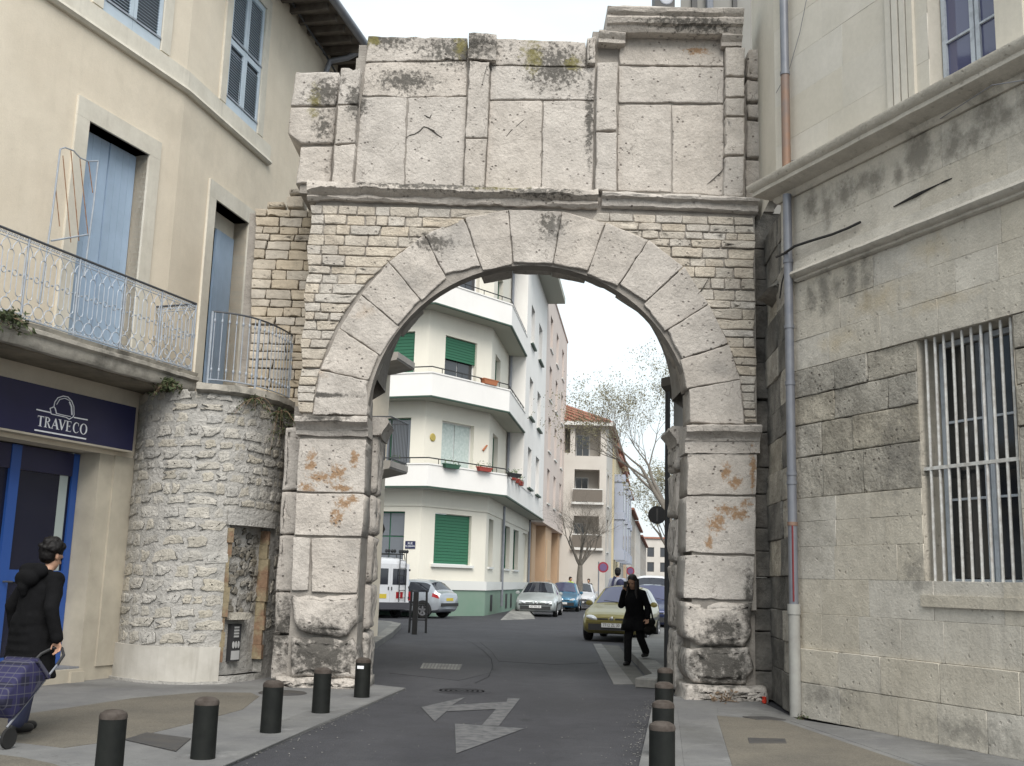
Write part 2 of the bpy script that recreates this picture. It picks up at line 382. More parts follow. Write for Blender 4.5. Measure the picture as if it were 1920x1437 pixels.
mb = MB(); cc = gnd(866, 1296, .004); mb.lathe((cc.x, cc.y, 0), [(0, .008), (.38, .008), (.40, .002)][::-1], 28)
for k in range(5): mb.lathe((cc.x, cc.y, 0), [(.07*k+.03, .009), (.07*k+.05, .012), (.07*k+.07, .009)], 24)
tag(mb.build('manhole_cover', MATS['asphalt_patch'], smooth=True), 'round iron manhole cover in the road just above the painted arrow', 'manhole cover')
mb = MB(); cc = gnd(530, 1300, PV); mb.lathe((cc.x, cc.y, 0), [(.30, PV+.003), (.29, PV+.01), (0, PV+.01)], 24)
tag(mb.build('manhole_cover', MATS['cast_iron'], smooth=True), 'round dark manhole cover in the pavement before the left pier', 'manhole cover')
# little stone wedge on the kerb by the silver hatchback
wp = [gnd(x, y) for x, y in ((938, 1163), (1003, 1161), (1000, 1149), (955, 1150))]
mb = MB(); top = [p.lerp(sum(wp, Vector())/4, .35)+Vector((0, 0, .22)) for p in wp]; mb.hexa(wp+top)
tag(mb.build('stone_wedge', MATS['kerb_stone']), 'pale sloping stone block on the road before the parked silver hatchback', 'stone block')

mat('tar', (.016, .016, .018), .95, spec=.1)
# tar seams between the asphalt lays, grit along the kerbs
def seam(px, w_=.012):
    pts = [gnd(x, y, .0) for x, y in px]; mb = MB(); n = len(pts); vs = []; fs = []
    for i, p in enumerate(pts):
        t = (pts[min(i+1, n-1)]-pts[max(i-1, 0)]).normalized(); q = Vector((-t.y, t.x, 0))*w_*random.uniform(.6, 1.3); vs += [(p.x-q.x, p.y-q.y, .0068), (p.x+q.x, p.y+q.y, .0068)]
    for i in range(n-1): fs.append((2*i, 2*i+1, 2*i+3, 2*i+2)[::-1])
    mb.add(vs, fs); mb.build('tar_seam', MATS['tar'], road)
seam([(862, 1196), (885, 1206), (905, 1220), (921, 1236), (924, 1252), (916, 1270), (890, 1282)], .005)
seam([(926, 1236), (970, 1236), (1020, 1239), (1075, 1243), (1130, 1250)], .006); seam([(1130, 1252), (1180, 1268), (1226, 1288)], .006)
rg = random.Random(12); gr = MB()
for i in range(420):
    k = i % 3
    if k == 0: a, b = gnd(420, 1437), gnd(750, 1292); p = a.lerp(b, rg.random())+Vector((abs(rg.gauss(0, .10)), -.02, 0))
    elif k == 1: a, b = gnd(1196, 1437), gnd(1224, 1315); p = a.lerp(b, rg.random())+Vector((-abs(rg.gauss(0, .08)), 0, 0))
    else: p = gnd(rg.uniform(500, 1200), rg.uniform(1230, 1437))
    r = rg.uniform(.003, .009); gr.add([(p.x-r, p.y, .006), (p.x, p.y-r, .006), (p.x+r, p.y, .006), (p.x, p.y+r, .006), (p.x, p.y, .006+r)], [(0, 1, 4), (1, 2, 4), (2, 3, 4), (3, 0, 4)])
tag(gr.build('road_grit', MATS['kerb_stone']), 'pale grit scattered along the kerbs and over the asphalt', 'grit', kind='stuff')
# ================================================================ the Roman gate
Y0 = 14.9
def AP(px, py, Y=Y0):
    p = aty(px, py, Y); return (p.x, p.z)
blk = [dict(p=[(-2.9, 15, 8.55, .55, 3, .5), (-2.2, 15, 9.35, 1.4, 3, .35), (-.9, 15, 9.2, 1.2, 3, .5), (.5, 15, 9.0, .9, 3, .75), (1.02, 15, 8.2, .13, 3, 1.3), (-1.7, 15, 8.7, .9, 3, .35),
            (-2.4, 15, 8.3, .35, 3, .5), (-1.2, 15, 7.0, 2.2, 3, .16), (.3, 15, 6.95, 1.1, 3, .16), (.5, 15, 6.5, .4, 3, .35), (-1.2, 15, 6.2, .6, 3, .25), (2.5, 15, 9.6, 1.4, 3, .2), (-2.9, 15, 8.0, .3, 3, .4)],
            c=(.075, .07, .062), a=.9, ns=15, w=.48, lo=.765, hi=.90),
       dict(p=[(-2.45, 15, .5, .9, 2, .65), (2.9, 15, .5, .8, 2, .7), (-2.5, 15, 3.62, .6, 2, .1), (3.3, 15, 1.2, .2, 2, .9), (-2.6, 15, 3.95, .7, 2, .06), (2.95, 15, .95, .5, 2, .25), (-3.1, 16, .7, .4, 2, .8)], c=(.05, .047, .042), a=.9, ns=9, w=.55, lo=.72, hi=.92),
       dict(p=[(.15, 15, 9.15, .28, 2, .5), (-.9, 15, 9.25, .2, 2, .3), (-2.2, 15, 9.35, .18, 2, .25), (-3.05, 15, 8.4, .16, 2, .5), (.75, 15, 9.05, .3, 2, .2), (-.3, 15, 7.0, .7, 2, .1)], c=(.17, .15, .04), a=.75, ns=9, w=.5, lo=.76, hi=.92),
       dict(p=[AP(x, y)[:1]+(15,)+AP(x, y)[1:]+(rx, 2, rz) for x, y, rx, rz in ((583, 868, .12, .3), (600, 895, .3, .14), (632, 888, .2, .2), (664, 862, .1, .2), (575, 912, .2, .1), (640, 915, .3, .08), (645, 945, .22, .16), (632, 968, .14, .2), (660, 935, .15, .1),
            (1360, 885, .12, .22), (1380, 905, .16, .16), (1411, 880, .07, .45), (1365, 955, .3, .14), (1345, 980, .2, .2), (1385, 965, .25, .12), (1330, 1015, .08, .2), (1398, 945, .15, .1), (1310, 90, .28, .12))], c=(.27, .155, .07), a=.85, ns=17, w=.42, lo=.70, hi=.84),
       dict(p=[(-2.1, 15, 5.15, .3, 2, .2), (-2.7, 15, 4.3, .25, 2, .2), (3.3, 15, 4.9, .15, 2, .8)], c=(.40, .30, .21), a=.5, ns=6, w=.5, lo=.75, hi=1.0),
       dict(p=[(-2.1, 15, 1.75, .4, 2, .45), (-.8, 15, 6.3, .4, 2, .4), (-1.5, 15, 5.6, .35, 2, .3), (2.85, 15, 4.5, .35, 2, .2), (.6, 15, 6.4, .3, 2, .3)], c=(.22, .21, .20), a=.55, ns=4, w=.5, lo=.65, hi=1.05)]
mat('limestone', (.52, .482, .442), .92, c2=(.41, .378, .345), scale=2.6, mixlo=.36, mixhi=.66, bump=.7, bscale=26, bdist=.03, objvar=.05, hue=.12, grain=.10, gscale=70, pits=.8, spots=blk, mottle=.16, cracks=.8)
mat('petit_appareil', (.53, .485, .42), .92, c2=(.43, .385, .33), scale=5, bump=.8, bscale=30, bdist=.03, objvar=.10, hue=.3, grain=.10, gscale=70, pits=.4, spots=blk[:1], mottle=.16)
mat('wing_stone', (.52, .46, .375), .92, mottle=.14, c2=(.43, .375, .30), scale=5, bump=.6, bscale=30, bdist=.02, objvar=.13, hue=.3, grain=.08, pits=.25)
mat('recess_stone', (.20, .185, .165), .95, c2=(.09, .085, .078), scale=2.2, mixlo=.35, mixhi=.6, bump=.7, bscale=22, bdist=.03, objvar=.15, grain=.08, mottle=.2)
mat('arch_mortar', (.34, .315, .285), .95, c2=(.24, .22, .20), scale=4, bump=.7, bscale=40, bdist=.02, grain=.1, mottle=.15)

def resample(poly, step):
    out = []; n = len(poly)
    for i in range(n):
        a = Vector(poly[i]); b = Vector(poly[(i+1) % n]); k = max(1, int((b-a).length/step))
        for j in range(k): out.append(a.lerp(b, j/k))
    return out
def stone_mb(poly, y, depth, gap=.012, bev=.02, jit=.012, relief=.012, step=.12, bulge=.0, rough_s=3.0, rings=(.72, .4), skew=0.0, rnd=.10):
    """weathered block: outline in the (x, z) plane, front face at y, going back by depth"""
    ar = sum(poly[i][0]*poly[(i+1) % len(poly)][1]-poly[(i+1) % len(poly)][0]*poly[i][1] for i in range(len(poly)))
    if ar < 0: poly = poly[::-1]
    P = resample(poly, step); n = len(P)
    # round the outline a little, then weather it
    Q = []
    for i in range(n):
        s = (P[i-1]+P[(i+1) % n])*.5; Q.append(P[i].lerp(s, rnd))
    c = sum(Q, Vector((0, 0)))/n
    off = random.uniform(0, 50)
    nor = []
    for i in range(n):
        t = Q[(i+1) % n]-Q[i-1]; t = t.normalized() if t.length > 1e-9 else Vector((1, 0)); nor.append(Vector((-t.y, t.x)))  # inward for ccw
    def chip(p):
        v = nz3(p.x+off, p.y, off+9, 6.5); return max(0, v-.32)*3.2
    O = [Q[i] + nor[i]*(gap + jit*(.35+.8*nz3(Q[i].x+off, Q[i].y, off, 4.5)+.35*nz3(Q[i].x, Q[i].y, off, 19)+1.1*chip(Q[i]))) for i in range(n)]
    vs = []; fs = []
    def ring(pts, yy): 
        k = len(vs)
        for p, q in zip(pts, yy): vs.append((p.x, q, p.y))
        return k
    r0 = ring(O, [y+depth]*n)
    r1 = ring(O, [y+bev*(1+.5*nz3(p.x, p.y, off, 5)) for p in O])
    I1 = [O[i]+nor[i]*bev*.35 for i in range(n)]
    r2 = ring(I1, [y+bev*.3+relief*nz3(p.x+off, p.y, 3, rough_s) for p in I1])
    I2 = [O[i]+nor[i]*bev*.95 for i in range(n)]
    f2 = lambda p, k: y - bulge*k + skew*(p.x-c.x) + relief*nz3(p.x+off, p.y, 3, rough_s) + relief*.6*nz3(p.x, p.y+off, 7, rough_s*2.7)
    r3 = ring(I2, [f2(p, .3) for p in I2]); rs = [r0, r1, r2, r3]
    I3 = [O[i]+nor[i]*bev*1.7 for i in range(n)]; rs.append(ring(I3, [f2(p, .35) for p in I3]))
    for s in rings:
        pts = [c+(p-c)*s for p in I2]; rs.append(ring(pts, [f2(p, 1-s*.7) for p in pts]))
    k = len(vs); vs.append((c.x, f2(c, 1), c.y))
    for a, b in zip(rs, rs[1:]):
        for i in range(n):
            j = (i+1) % n; fs.append((a+i, a+j, b+j, b+i))
    a = rs[-1]
    for i in range(n): fs.append((a+i, a+(i+1) % n, k))
    fs.append(tuple(r0+i for i in range(n))[::-1])
    mb = MB(); mb.add(vs, fs); return mb

gate = thing('stone_gate', 'weathered Roman stone gate with a single round arch spanning the street', 'gate', (.25, Y0+1, 0))
def block(name, px, dy=0.0, depth=.5, **k):
    m = k.pop('m', 'limestone')
    return stone_mb([AP(x, y, Y0+dy) for x, y in px], Y0+dy, depth, **k).build(name, MATS[m], gate, smooth='full')

# ---- attic panels, pilasters, capitals (outlines seen on the front plane)
for px in ([(552, 132), (638, 133), (632, 199), (543, 199)], [(543, 199), (632, 199), (627, 271), (563, 272), (536, 252)], [(561, 273), (626, 272), (621, 345), (552, 347)]):
    block('end_block', px, .28, .9, step=.1, jit=.02, relief=.02, bev=.022)
for px in ([(639, 127), (678, 127), (671, 196), (632, 196)], [(632, 197), (671, 197), (666, 268), (627, 271)], [(626, 271), (666, 269), (662, 345), (621, 345)],
           [(880, 113), (919, 115), (915, 258), (872, 258)], [(872, 259), (914, 260), (909, 354), (869, 352)],
           [(1119, 116), (1159, 116), (1157, 246), (1117, 246)], [(1117, 247), (1157, 247), (1156, 359), (1115, 357)],
           [(1360, 88), (1398, 88), (1398, 143), (1360, 143)], [(1360, 144), (1398, 144), (1398, 181), (1360, 182)], [(1360, 183), (1398, 183), (1398, 217), (1360, 217)],
           [(1360, 219), (1398, 219), (1397, 291), (1358, 291)], [(1358, 294), (1397, 292), (1394, 369), (1357, 369)]):
    block('pilaster_block', px, -.02, .5, step=.06, jit=.018, relief=.014, gap=.002, bev=.014)
PANEL = [[(690, 67), (878, 70), (876, 113), (684, 117)], [(683, 117), (877, 114), (876, 181), (764, 183), (678, 180)],
         [(676, 182), (764, 181), (758, 347), (664, 345)], [(764, 182), (876, 181), (869, 353), (758, 348)],
         [(930, 71), (1099, 78), (1099, 126), (922, 122)], [(919, 122), (1117, 127), (1114, 188), (1018, 188), (918, 188)],
         [(917, 189), (1018, 188), (1015, 360), (909, 355)], [(1018, 188), (1115, 189), (1112, 363), (1015, 360)],
         [(1162, 70), (1358, 74), (1358, 125), (1161, 122)], [(1160, 123), (1358, 126), (1357, 194), (1159, 193)],
         [(1158, 195), (1259, 196), (1260, 361), (1157, 359)], [(1259, 197), (1358, 196), (1358, 368), (1260, 363)]]
for i, px in enumerate(PANEL):
    block('attic_panel', px, .10+random.uniform(-.012, .012), .5, step=.07, jit=.017, relief=.012, gap=.001, bev=.013, rings=(.85, .65, .45, .22))
for px in ([(1400, 86), (1428, 88), (1431, 150), (1399, 145)], [(1399, 146), (1462, 158), (1462, 191), (1399, 190)], [(1399, 193), (1462, 193), (1462, 224), (1399, 222)],
           [(1399, 224), (1464, 228), (1464, 299), (1398, 296)], [(1398, 298), (1466, 302), (1466, 378), (1396, 374)]):
    block('end_block', px, .16, .8, step=.1, jit=.02, relief=.022, bev=.025)
block('attic_stub', [(1099, 70), (1119, 66), (1119, 120), (1099, 122)], .0, .4, step=.08)
def moulding(name, xz0, xz1, prof, y, m='limestone', seg=.12, jit=.010, cap=True):
    """prof: (projection, height) pairs from the bottom; runs from xz0 to xz1 on the front plane"""
    n = max(2, int(abs(xz1[0]-xz0[0])/seg)); vs = []; fs = []; k = len(prof)
    o = random.uniform(0, 60)
    for i in range(n+1):
        t = i/n; x = xz0[0]+(xz1[0]-xz0[0])*t; z = xz0[1]+(xz1[1]-xz0[1])*t
        for j, (d, h) in enumerate(prof):
            e = jit*(1.4*nz3(x+o, j*.35, o, 2.2)+.8*nz3(x+o, j*.9, 3, 9)) if 0 < j < k-1 else 0
            vs.append((x, y-d-e, z+h+e*.7))
    for i in range(n):
        for j in range(k-1): fs.append((i*k+j, (i+1)*k+j, (i+1)*k+j+1, i*k+j+1))
    if cap: fs.append(tuple(range(k))[::-1]); fs.append(tuple(n*k+j for j in range(k)))
    mb = MB(); mb.add(vs, fs); return mb.build(name, MATS[m], gate, smooth=True)
def zspan(a, b): return b[1]-a[1]
# lower cornice, left (rolled, broken) and right
h = .26
CORN = [(-.6, 0), (.04, 0), (.07, .03), (.06, .09), (.12, .115), (.17, .15), (.16, .21), (.10, .25), (.02, .26), (-.6, .26)]
moulding('cornice', (AP(577, 377)[0], AP(577, 377)[1]), (AP(1120, 392)[0], AP(1120, 392)[1]), CORN, Y0, jit=.034, seg=.07)
moulding('cornice', AP(1128, 389), AP(1420, 401), [(-.6, 0), (.03, 0), (.06, .02), (.06, .10), (.08, .115), (.14, .13), (.16, .17), (.12, .20), (.03, .215), (-.6, .215)], Y0, jit=.02, seg=.07)
# crowning cornice of the right bay and pilaster capitals
moulding('crown_cornice', AP(1136, 66), AP(1389, 70), [(-.7, 0), (.10, 0), (.13, .04), (.14, .08), (.19, .10), (.22, .17), (.20, .22), (.25, .25), (.27, .31), (.22, .345), (-.7, .345)], Y0, jit=.016)
for a, b, hh in (((1122, 82), (1172, 84), .16), ((1352, 88), (1390, 89), .15), ((878, 112), (930, 114), .36)):
    moulding('capital', AP(*a), AP(*b), [(-.4, 0), (.03, 0), (.04, hh*.4), (.08, hh*.62), (.11, hh*.85), (.10, hh), (-.4, hh)], Y0, jit=.014, seg=.06)
# ---- voussoirs
VI = [(690, 781), (692, 714), (710, 666), (746, 611), (789, 563), (836, 519), (903, 503), (962, 492), (1037, 495), (1102, 509), (1162, 534), (1210, 567), (1250, 620), (1278, 674), (1291, 730), (1292, 793)]
VE = [(586, 779), (599, 695), (636, 616), (677, 552), (728, 491), (795, 439), (870, 407), (953, 393), (1054, 397), (1136, 418), (1216, 451), (1283, 500), (1329, 571), (1367, 645), (1388, 712), (1395, 797)]
VD = [.6, .62, .45, .78, .50, .34, .72, .60, .70, .40, .74, .42, .78, .50, .6]
VR = [0, 0, .012, 0, .01, -.012, .02, .004, .0, .022, .0, .016, .0, .012, 0]
for i in range(15):
    a, b = AP(*VI[i]), AP(*VI[i+1]); c, d = AP(*VE[i+1]), AP(*VE[i])
    dr = VR[i]; cc_ = (.245, 3.72)
    a, b = [(p[0]+(cc_[0]-p[0])*dr, p[1]+(cc_[1]-p[1])*dr) for p in (a, b)]
    block_poly = [a, b, c, d]
    stone_mb(block_poly, Y0-.015+random.uniform(-.02, .012), VD[i], gap=.001, bev=.013, jit=.014, relief=.016, step=.06, rings=(.85, .62, .38)).build('voussoir', MATS['limestone'], gate, smooth='full')
# ---- coursed small stonework of the spandrels
XC, ZC, RE = .245, 3.72, 2.985
BR_VAR = 0
def brick(x00, x10, x11, x01, z0, z1, y, m, depth=.3):
    if min(x10-x00, x11-x01) < .02 and max(x10-x00, x11-x01) < .06: return
    stone_mb([(x00, z0), (x10, z0), (x11, z1), (x01, z1)], y+random.uniform(-.018, .014), depth, gap=.002, bev=.011, jit=.013, relief=.011, step=.06, rings=(.5,), rough_s=6).build('stone', MATS[m], gate, smooth='full')
def courses(z0, z1, xl, xr, y, m, lo=.11, hi=.165, lmin=.16, lmax=.46):
    """xl(z), xr(z) give the limits of each course"""
    z = z1
    while z > z0+.05:
        hgt = random.uniform(lo, hi); zb = max(z0, z-hgt)
        if zb-z0 < .06: zb = z0
        a0, a1 = xl(zb), xl(z); b0, b1 = xr(zb), xr(z)
        if min(b0, b1) > max(a0, a1)-.05 and (max(b0, b1)-min(a0, a1)) > .06:
            la, lb = max(a0, a1), min(b0, b1); cuts = []
            x = la+random.uniform(.12, .4)
            while x < lb-.14: cuts.append(x); x += random.uniform(lmin, lmax)
            e = [(a0, a1)]+[(c+random.uniform(-.01, .01), c+random.uniform(-.01, .01)) for c in cuts]+[(b0, b1)]
            for (p0, p1), (q0, q1) in zip(e, e[1:]):
                if q0 > p0 and q1 > p1: brick(p0, q0, q1, p1, zb, z, y, m)
                elif q0 > p0 or q1 > p1: brick(p0, max(q0, p0+.01), max(q1, p1+.01), p1, zb, z, y, m)
        z = zb
def exl(z): 
    d = RE*RE-(z-ZC)**2; return XC-math.sqrt(d) if d > 0 else XC
def exr(z):
    d = RE*RE-(z-ZC)**2; return XC+math.sqrt(d) if d > 0 else XC
LX, RX = -2.96, 3.40
zt = 6.72
courses(3.70, zt, lambda z: LX+.02*math.sin(z*9), lambda z: exl(z) if z < ZC+RE-.06 else XC-.25, Y0, 'petit_appareil')
courses(3.74, zt, lambda z: exr(z) if z < ZC+RE-.06 else XC+.9, lambda z: RX+.02*math.sin(z*7+1), Y0, 'petit_appareil')
# receding wing of masonry on the left, behind the drum
YW = 16.3
zw = AP(500, 392, YW)[1]
courses(3.95, zw, lambda z: AP(478, 500, YW)[0]-.03*(z-5)+.012*math.sin(z*4), lambda z: -3.02, YW, 'wing_stone', lmin=.2, lmax=.42)
block('stone', [(540, 352), (573, 350), (573, 364), (540, 365)], 1.4, .3, m='wing_stone')
for q_ in ([(500, 377), (534, 376), (534, 391), (498, 392)], [(535, 366), (572, 365), (572, 391), (535, 391)]): block('stone', q_, 1.4, .3, m='wing_stone')
# a few recessed stones at the right edge
courses(5.7, 6.75, lambda z: 3.42, lambda z: 3.72, Y0+.25, 'wing_stone', lmin=.14, lmax=.3)
# ---- piers
for px in ([(560, 822), (687, 824), (684, 925), (555, 922)], [(555, 924), (684, 926), (679, 1007), (551, 1004)], [(549, 1006), (583, 1009), (578, 1107), (545, 1109)],
           [(583, 1009), (677, 1009), (670, 1113), (583, 1111)], [(546, 1112), (671, 1112), (671, 1168), (652, 1193), (602, 1195), (560, 1188), (545, 1155)],
           [(543, 1194), (600, 1195), (662, 1194), (674, 1238), (670, 1274), (543, 1274)],
           [(1289, 850), (1420, 851), (1419, 929), (1288, 929)], [(1287, 930), (1418, 931), (1417, 1041), (1284, 1037)], [(1284, 1040), (1416, 1043), (1413, 1127), (1281, 1122)],
           [(1281, 1126), (1413, 1128), (1412, 1195), (1396, 1213), (1312, 1214), (1283, 1196)], [(1285, 1213), (1406, 1213), (1416, 1255), (1402, 1286), (1298, 1284), (1282, 1250)]):
    low = sum(q[1] for q in px)/len(px) > 1110
    block('pier_block', px, .0 if not low else .02, .7, step=.09, jit=.013 if not low else .035, relief=.012 if not low else .045, bev=.009 if not low else .05, bulge=0 if not low else .03, gap=.0005, rings=(.86, .66, .42, .2))
block('pier_base', [(512, 1266), (692, 1272), (690, 1300), (515, 1300)], -.05, .9, step=.1, jit=.03, relief=.04, bev=.06)
block('pier_base', [(1284, 1282), (1440, 1285), (1448, 1325), (1280, 1328)], -.10, .9, step=.1, jit=.03, relief=.03, bev=.06)
for y0_, y1_ in ((800, 921), (921, 1003), (1003, 1110), (1110, 1190), (1190, 1275)):
    a_, b_ = 533-(y0_-816)*.06, 533-(y1_-816)*.06; block('flank_block', [(a_, y0_), (572, y0_), (566, y1_), (b_, y1_)], .50, .8, step=.08, jit=.02, relief=.018, bev=.03, gap=.002, rings=(.85, .6, .3))
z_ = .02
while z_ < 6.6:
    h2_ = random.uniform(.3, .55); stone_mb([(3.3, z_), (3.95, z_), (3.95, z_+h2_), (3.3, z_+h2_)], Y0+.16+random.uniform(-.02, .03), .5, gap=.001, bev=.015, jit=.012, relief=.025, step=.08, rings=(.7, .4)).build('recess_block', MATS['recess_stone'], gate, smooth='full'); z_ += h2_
# impost mouldings, wrapping into the passage
IMP = [(-.5, 0), (.015, 0), (.02, .07), (.05, .08), (.07, .12), (.13, .15), (.18, .17), (.19, .22), (.15, .245), (-.5, .25)]
moulding('impost', AP(555, 816), AP(690, 818), IMP, Y0, jit=.022, seg=.08)
IMP2 = [(-.5, 0), (.015, 0), (.02, .16), (.05, .17), (.06, .21), (.11, .25), (.17, .28), (.19, .35), (.14, .38), (-.5, .385)]
moulding('impost', AP(1284, 850), AP(1424, 851), IMP2, Y0, jit=.016, seg=.08)
def jamb(x, sgn, name='jamb_block'):
    """inner face of the passage: blocks stacked behind the front pier, set back beyond a groove"""
    z = .02
    while z < 3.55:
        hgt = random.uniform(.55, .95); z1 = min(3.55, z+hgt)
        if 3.55-z1 < .3: z1 = 3.55
        poly = [(Y0+.78, z), (Y0+1.38, z), (Y0+1.38, z1), (Y0+.78, z1)]
        for ya, yb in ((Y0+.74, Y0+1.13), (Y0+1.15, Y0+1.55)):
            q = stone_mb([(ya, z), (yb, z), (yb, z1), (ya, z1)], 0, .6, step=.12, jit=.03, relief=.035, bev=.06, gap=.006)
            q.v = [(x-sgn*yy+random.uniform(0, 0), yx, zz) for (yx, yy, zz) in q.v]
            if sgn > 0: q.f = [f[::-1] for f in q.f]
            q.build(name, MATS['limestone'], gate, smooth='full')
        z = z1
xl_, xr_ = AP(688, 1000)[0], AP(1287, 1000)[0]
jamb(xl_, 1); jamb(xr_-.03, -1)
for x, sg in ((xl_, 1), (xr_, -1)):
    mb = MB(); prof = [(-.4, 0), (.03, 0), (.05, .08), (.10, .14), (.14, .20), (.10, .27), (-.4, .27)]
    path = [(x, Y0+.7+.17*k) for k in range(6)]
    if sg < 0: path = path[::-1]
    mb.sweep(path, [(d, 3.5+h) for d, h in prof]); mb.v = [(a+.03*nz3(a, b, c, 4), b, c+.03*nz3(a, b, c, 5)) for a, b, c in mb.v]
    mb.build('impost', MATS['limestone'], gate, smooth=True)
# ---- core: mortar mass behind the facing stones, passage vault behind the front ring
core = MB()
YA, YB = Y0+.03, Y0+1.56
xL, xR = xl_-.02, xr_+.02
for a, b in ((-2.9, xL-.06), (xR+.06, 3.38)): core.box(a, b, Y0+.14, YB-.02, 0, 1.2), core.box(a, b, YA+.01, YB-.03, 1.2, 3.66)
n = 40; RI = (xr_-xl_)/2+.09; rz = 2.32
cx = (xl_+xr_)/2
def ring_pt(i, r, dz=0): 
    t = math.pi*i/n; return (cx-r*math.cos(t), 3.66+dz+r*math.sin(t))
def outer(i):
    t = math.pi*i/n; c, s = -math.cos(t), math.sin(t); X = 3.15; Z = 3.3
    k = min(X/max(abs(c), 1e-6), Z/max(s, 1e-6)); return (cx+c*k, 3.66+s*k)
for i in range(n):
    a, b = ring_pt(i, RI), ring_pt(i+1, RI); c, d = outer(i+1), outer(i)
    core.quad((a[0], YA, a[1]), (b[0], YA, b[1]), (c[0], YA, c[1]), (d[0], YA, d[1]))
    core.quad((a[0], YA, a[1]), (b[0], YA, b[1]), (b[0], Y0+.28, b[1]), (a[0], Y0+.28, a[1]))
    a2, b2 = ring_pt(i, RI-.06, .62), ring_pt(i+1, RI-.06, .62)
    core.quad((a[0], Y0+.28, a[1]), (b[0], Y0+.28, b[1]), (b2[0], Y0+.30, b2[1]), (a2[0], Y0+.30, a2[1]))
    core.quad((a2[0], Y0+.30, a2[1]), (b2[0], Y0+.30, b2[1]), (b2[0], YB, b2[1]), (a2[0], YB, a2[1]))
    core.quad((a2[0], YB, a2[1]), (b2[0], YB, b2[1]), (c[0], YB, c[1]), (d[0], YB, d[1]))
for i in range(n):
    c, d = outer(i+1), outer(i); core.quad((c[0], YA, c[1]), (d[0], YA, d[1]), (d[0], YB, d[1]), (c[0], YB, c[1]))
za = AP(800, 100)[1]
core.box(-2.45, 3.3, Y0+.125, Y0+1.2, 6.97, 9.05); core.box(-2.42, 1.0, Y0+.125, Y0+1.15, 9.05, 9.26); core.box(1.05, 3.1, Y0+.15, Y0+.75, 9.05, 9.6)
core.box(-3.2, -2.45, Y0+.33, Y0+1.1, 7.0, 8.62); core.box(3.3, 3.75, Y0+.25, Y0+1.0, 6.9, 8.7)
core.box(-4.2, -2.95, YW+.09, YW+.6, 0, zw-.05)
core.hexa([(-4.2, YW+.15, 0), (-3.9, YW+.15, 0), (-4.4, 18.8, 0), (-4.72, 18.8, 0), (-4.2, YW+.15, zw-.1), (-3.9, YW+.15, zw-.1), (-4.4, 18.8, zw-.4), (-4.72, 18.8, zw-.4)])
core.box(-3.15, -2.9, Y0+.75, Y0+1.4, 0, 3.9)
core.build('core', MATS['arch_mortar'], gate)

# open cracks in the attic slabs and voussoirs
mat('crack_dark', (.05, .045, .04), .95)
for px in ([(760, 259), (778, 252), (795, 238), (812, 245), (830, 259)], [(928, 278), (950, 255), (968, 238), (986, 222), (1006, 229)], [(1325, 346), (1345, 330), (1356, 316)], [(795, 216), (806, 222), (810, 215)]):
    mb = MB(); n = len(px); pts = [Vector((AP(x, y, Y0+.10)[0]+random.uniform(-.008, .008), Y0+.094, AP(x, y, Y0+.10)[1])) for x, y in px]; fine_ = []
    for a, b in zip(pts, pts[1:]): fine_ += [a, a.lerp(b, .5)+Vector((random.uniform(-.01, .01), 0, random.uniform(-.012, .012)))]
    fine_.append(pts[-1]); mb.tube(fine_, [.003]+[random.uniform(.005, .012) for _ in fine_[2:]]+[.003], 5); mb.build('crack', MATS['crack_dark'], gate)
for px in ([(1232, 545), (1258, 518), (1272, 500)], [(1180, 470), (1170, 490), (1160, 505)], [(1330, 520), (1315, 545), (1300, 560)]):
    mb = MB(); mb.tube([Vector((AP(x, y)[0], Y0-.018, AP(x, y)[1])) for x, y in px], [.003, .008, .003], 5); mb.build('crack', MATS['crack_dark'], gate)
# ================================================================ left house with shop, balcony, tower base
FA = Frame((-5.5, 15.14), 20.73); FB = Frame((-5.22, 15.88), 12.54)
UB = (FB.o-FA.o).dot(FA.u)                      # the bend between the two facade faces
mat('render_cream', (.72, .645, .53), .92, streak=((.50, .45, .36), .30, .45, .85), c2=(.65, .575, .465), scale=.9, mixlo=.3, mixhi=.7, bump=.3, bscale=60, bdist=.006, grain=.05, gscale=70, mottle=.05, mscale=3,
    spots=[dict(p=[(-5.2, 16, 8.3, 1.5, 2, .5), (-4.7, 18.3, 8.5, .6, 1.2, 1.4), (-5.6, 14.6, 5, .6, 1, 1.2)], c=(.40, .36, .29), a=.4, ns=2.2, w=.5, lo=.65, hi=1.1)])
mat('render_shop', (.50, .455, .37), .92, c2=(.36, .325, .265), scale=1.4, bump=.2, bscale=60, bdist=.004, streak=((.28, .255, .21), .3, .45, .8))
mat('cut_stone', (.66, .625, .545), .9, mottle=.06, c2=(.58, .545, .47), scale=2.4, bump=.2, bscale=70, bdist=.004, objvar=.05, streak=((.3, .28, .25), .4, .5, .72))
mat('shutter_blue', (.36, .47, .62), .55, c2=(.32, .42, .55), scale=3, bump=.12, bscale=40, objvar=.05)
mat('shutter_grey_blue', (.50, .58, .66), .55, c2=(.44, .52, .59), scale=3, objvar=.05)
mat('iron_pale', (.36, .40, .45), .5, c2=(.28, .31, .36), scale=9, metal=.1)
mat('slat_gap_shade', (.16, .18, .21), .8)  # panel behind the slats; shade of the gaps is put into its colour
mat('iron_rail_dark', (.07, .075, .085), .5)
mat('rust', (.22, .09, .04), .9, c2=(.34, .22, .14), scale=14)
mat('zinc', (.21, .22, .25), .5, metal=.35, c2=(.27, .28, .31), scale=5)
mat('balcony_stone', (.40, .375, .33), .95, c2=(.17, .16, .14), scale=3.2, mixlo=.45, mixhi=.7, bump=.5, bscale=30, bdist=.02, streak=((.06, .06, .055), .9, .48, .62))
mat('soffit', (.25, .22, .17), .95, c2=(.13, .115, .09), scale=2, bump=.4, bscale=20, bdist=.02)
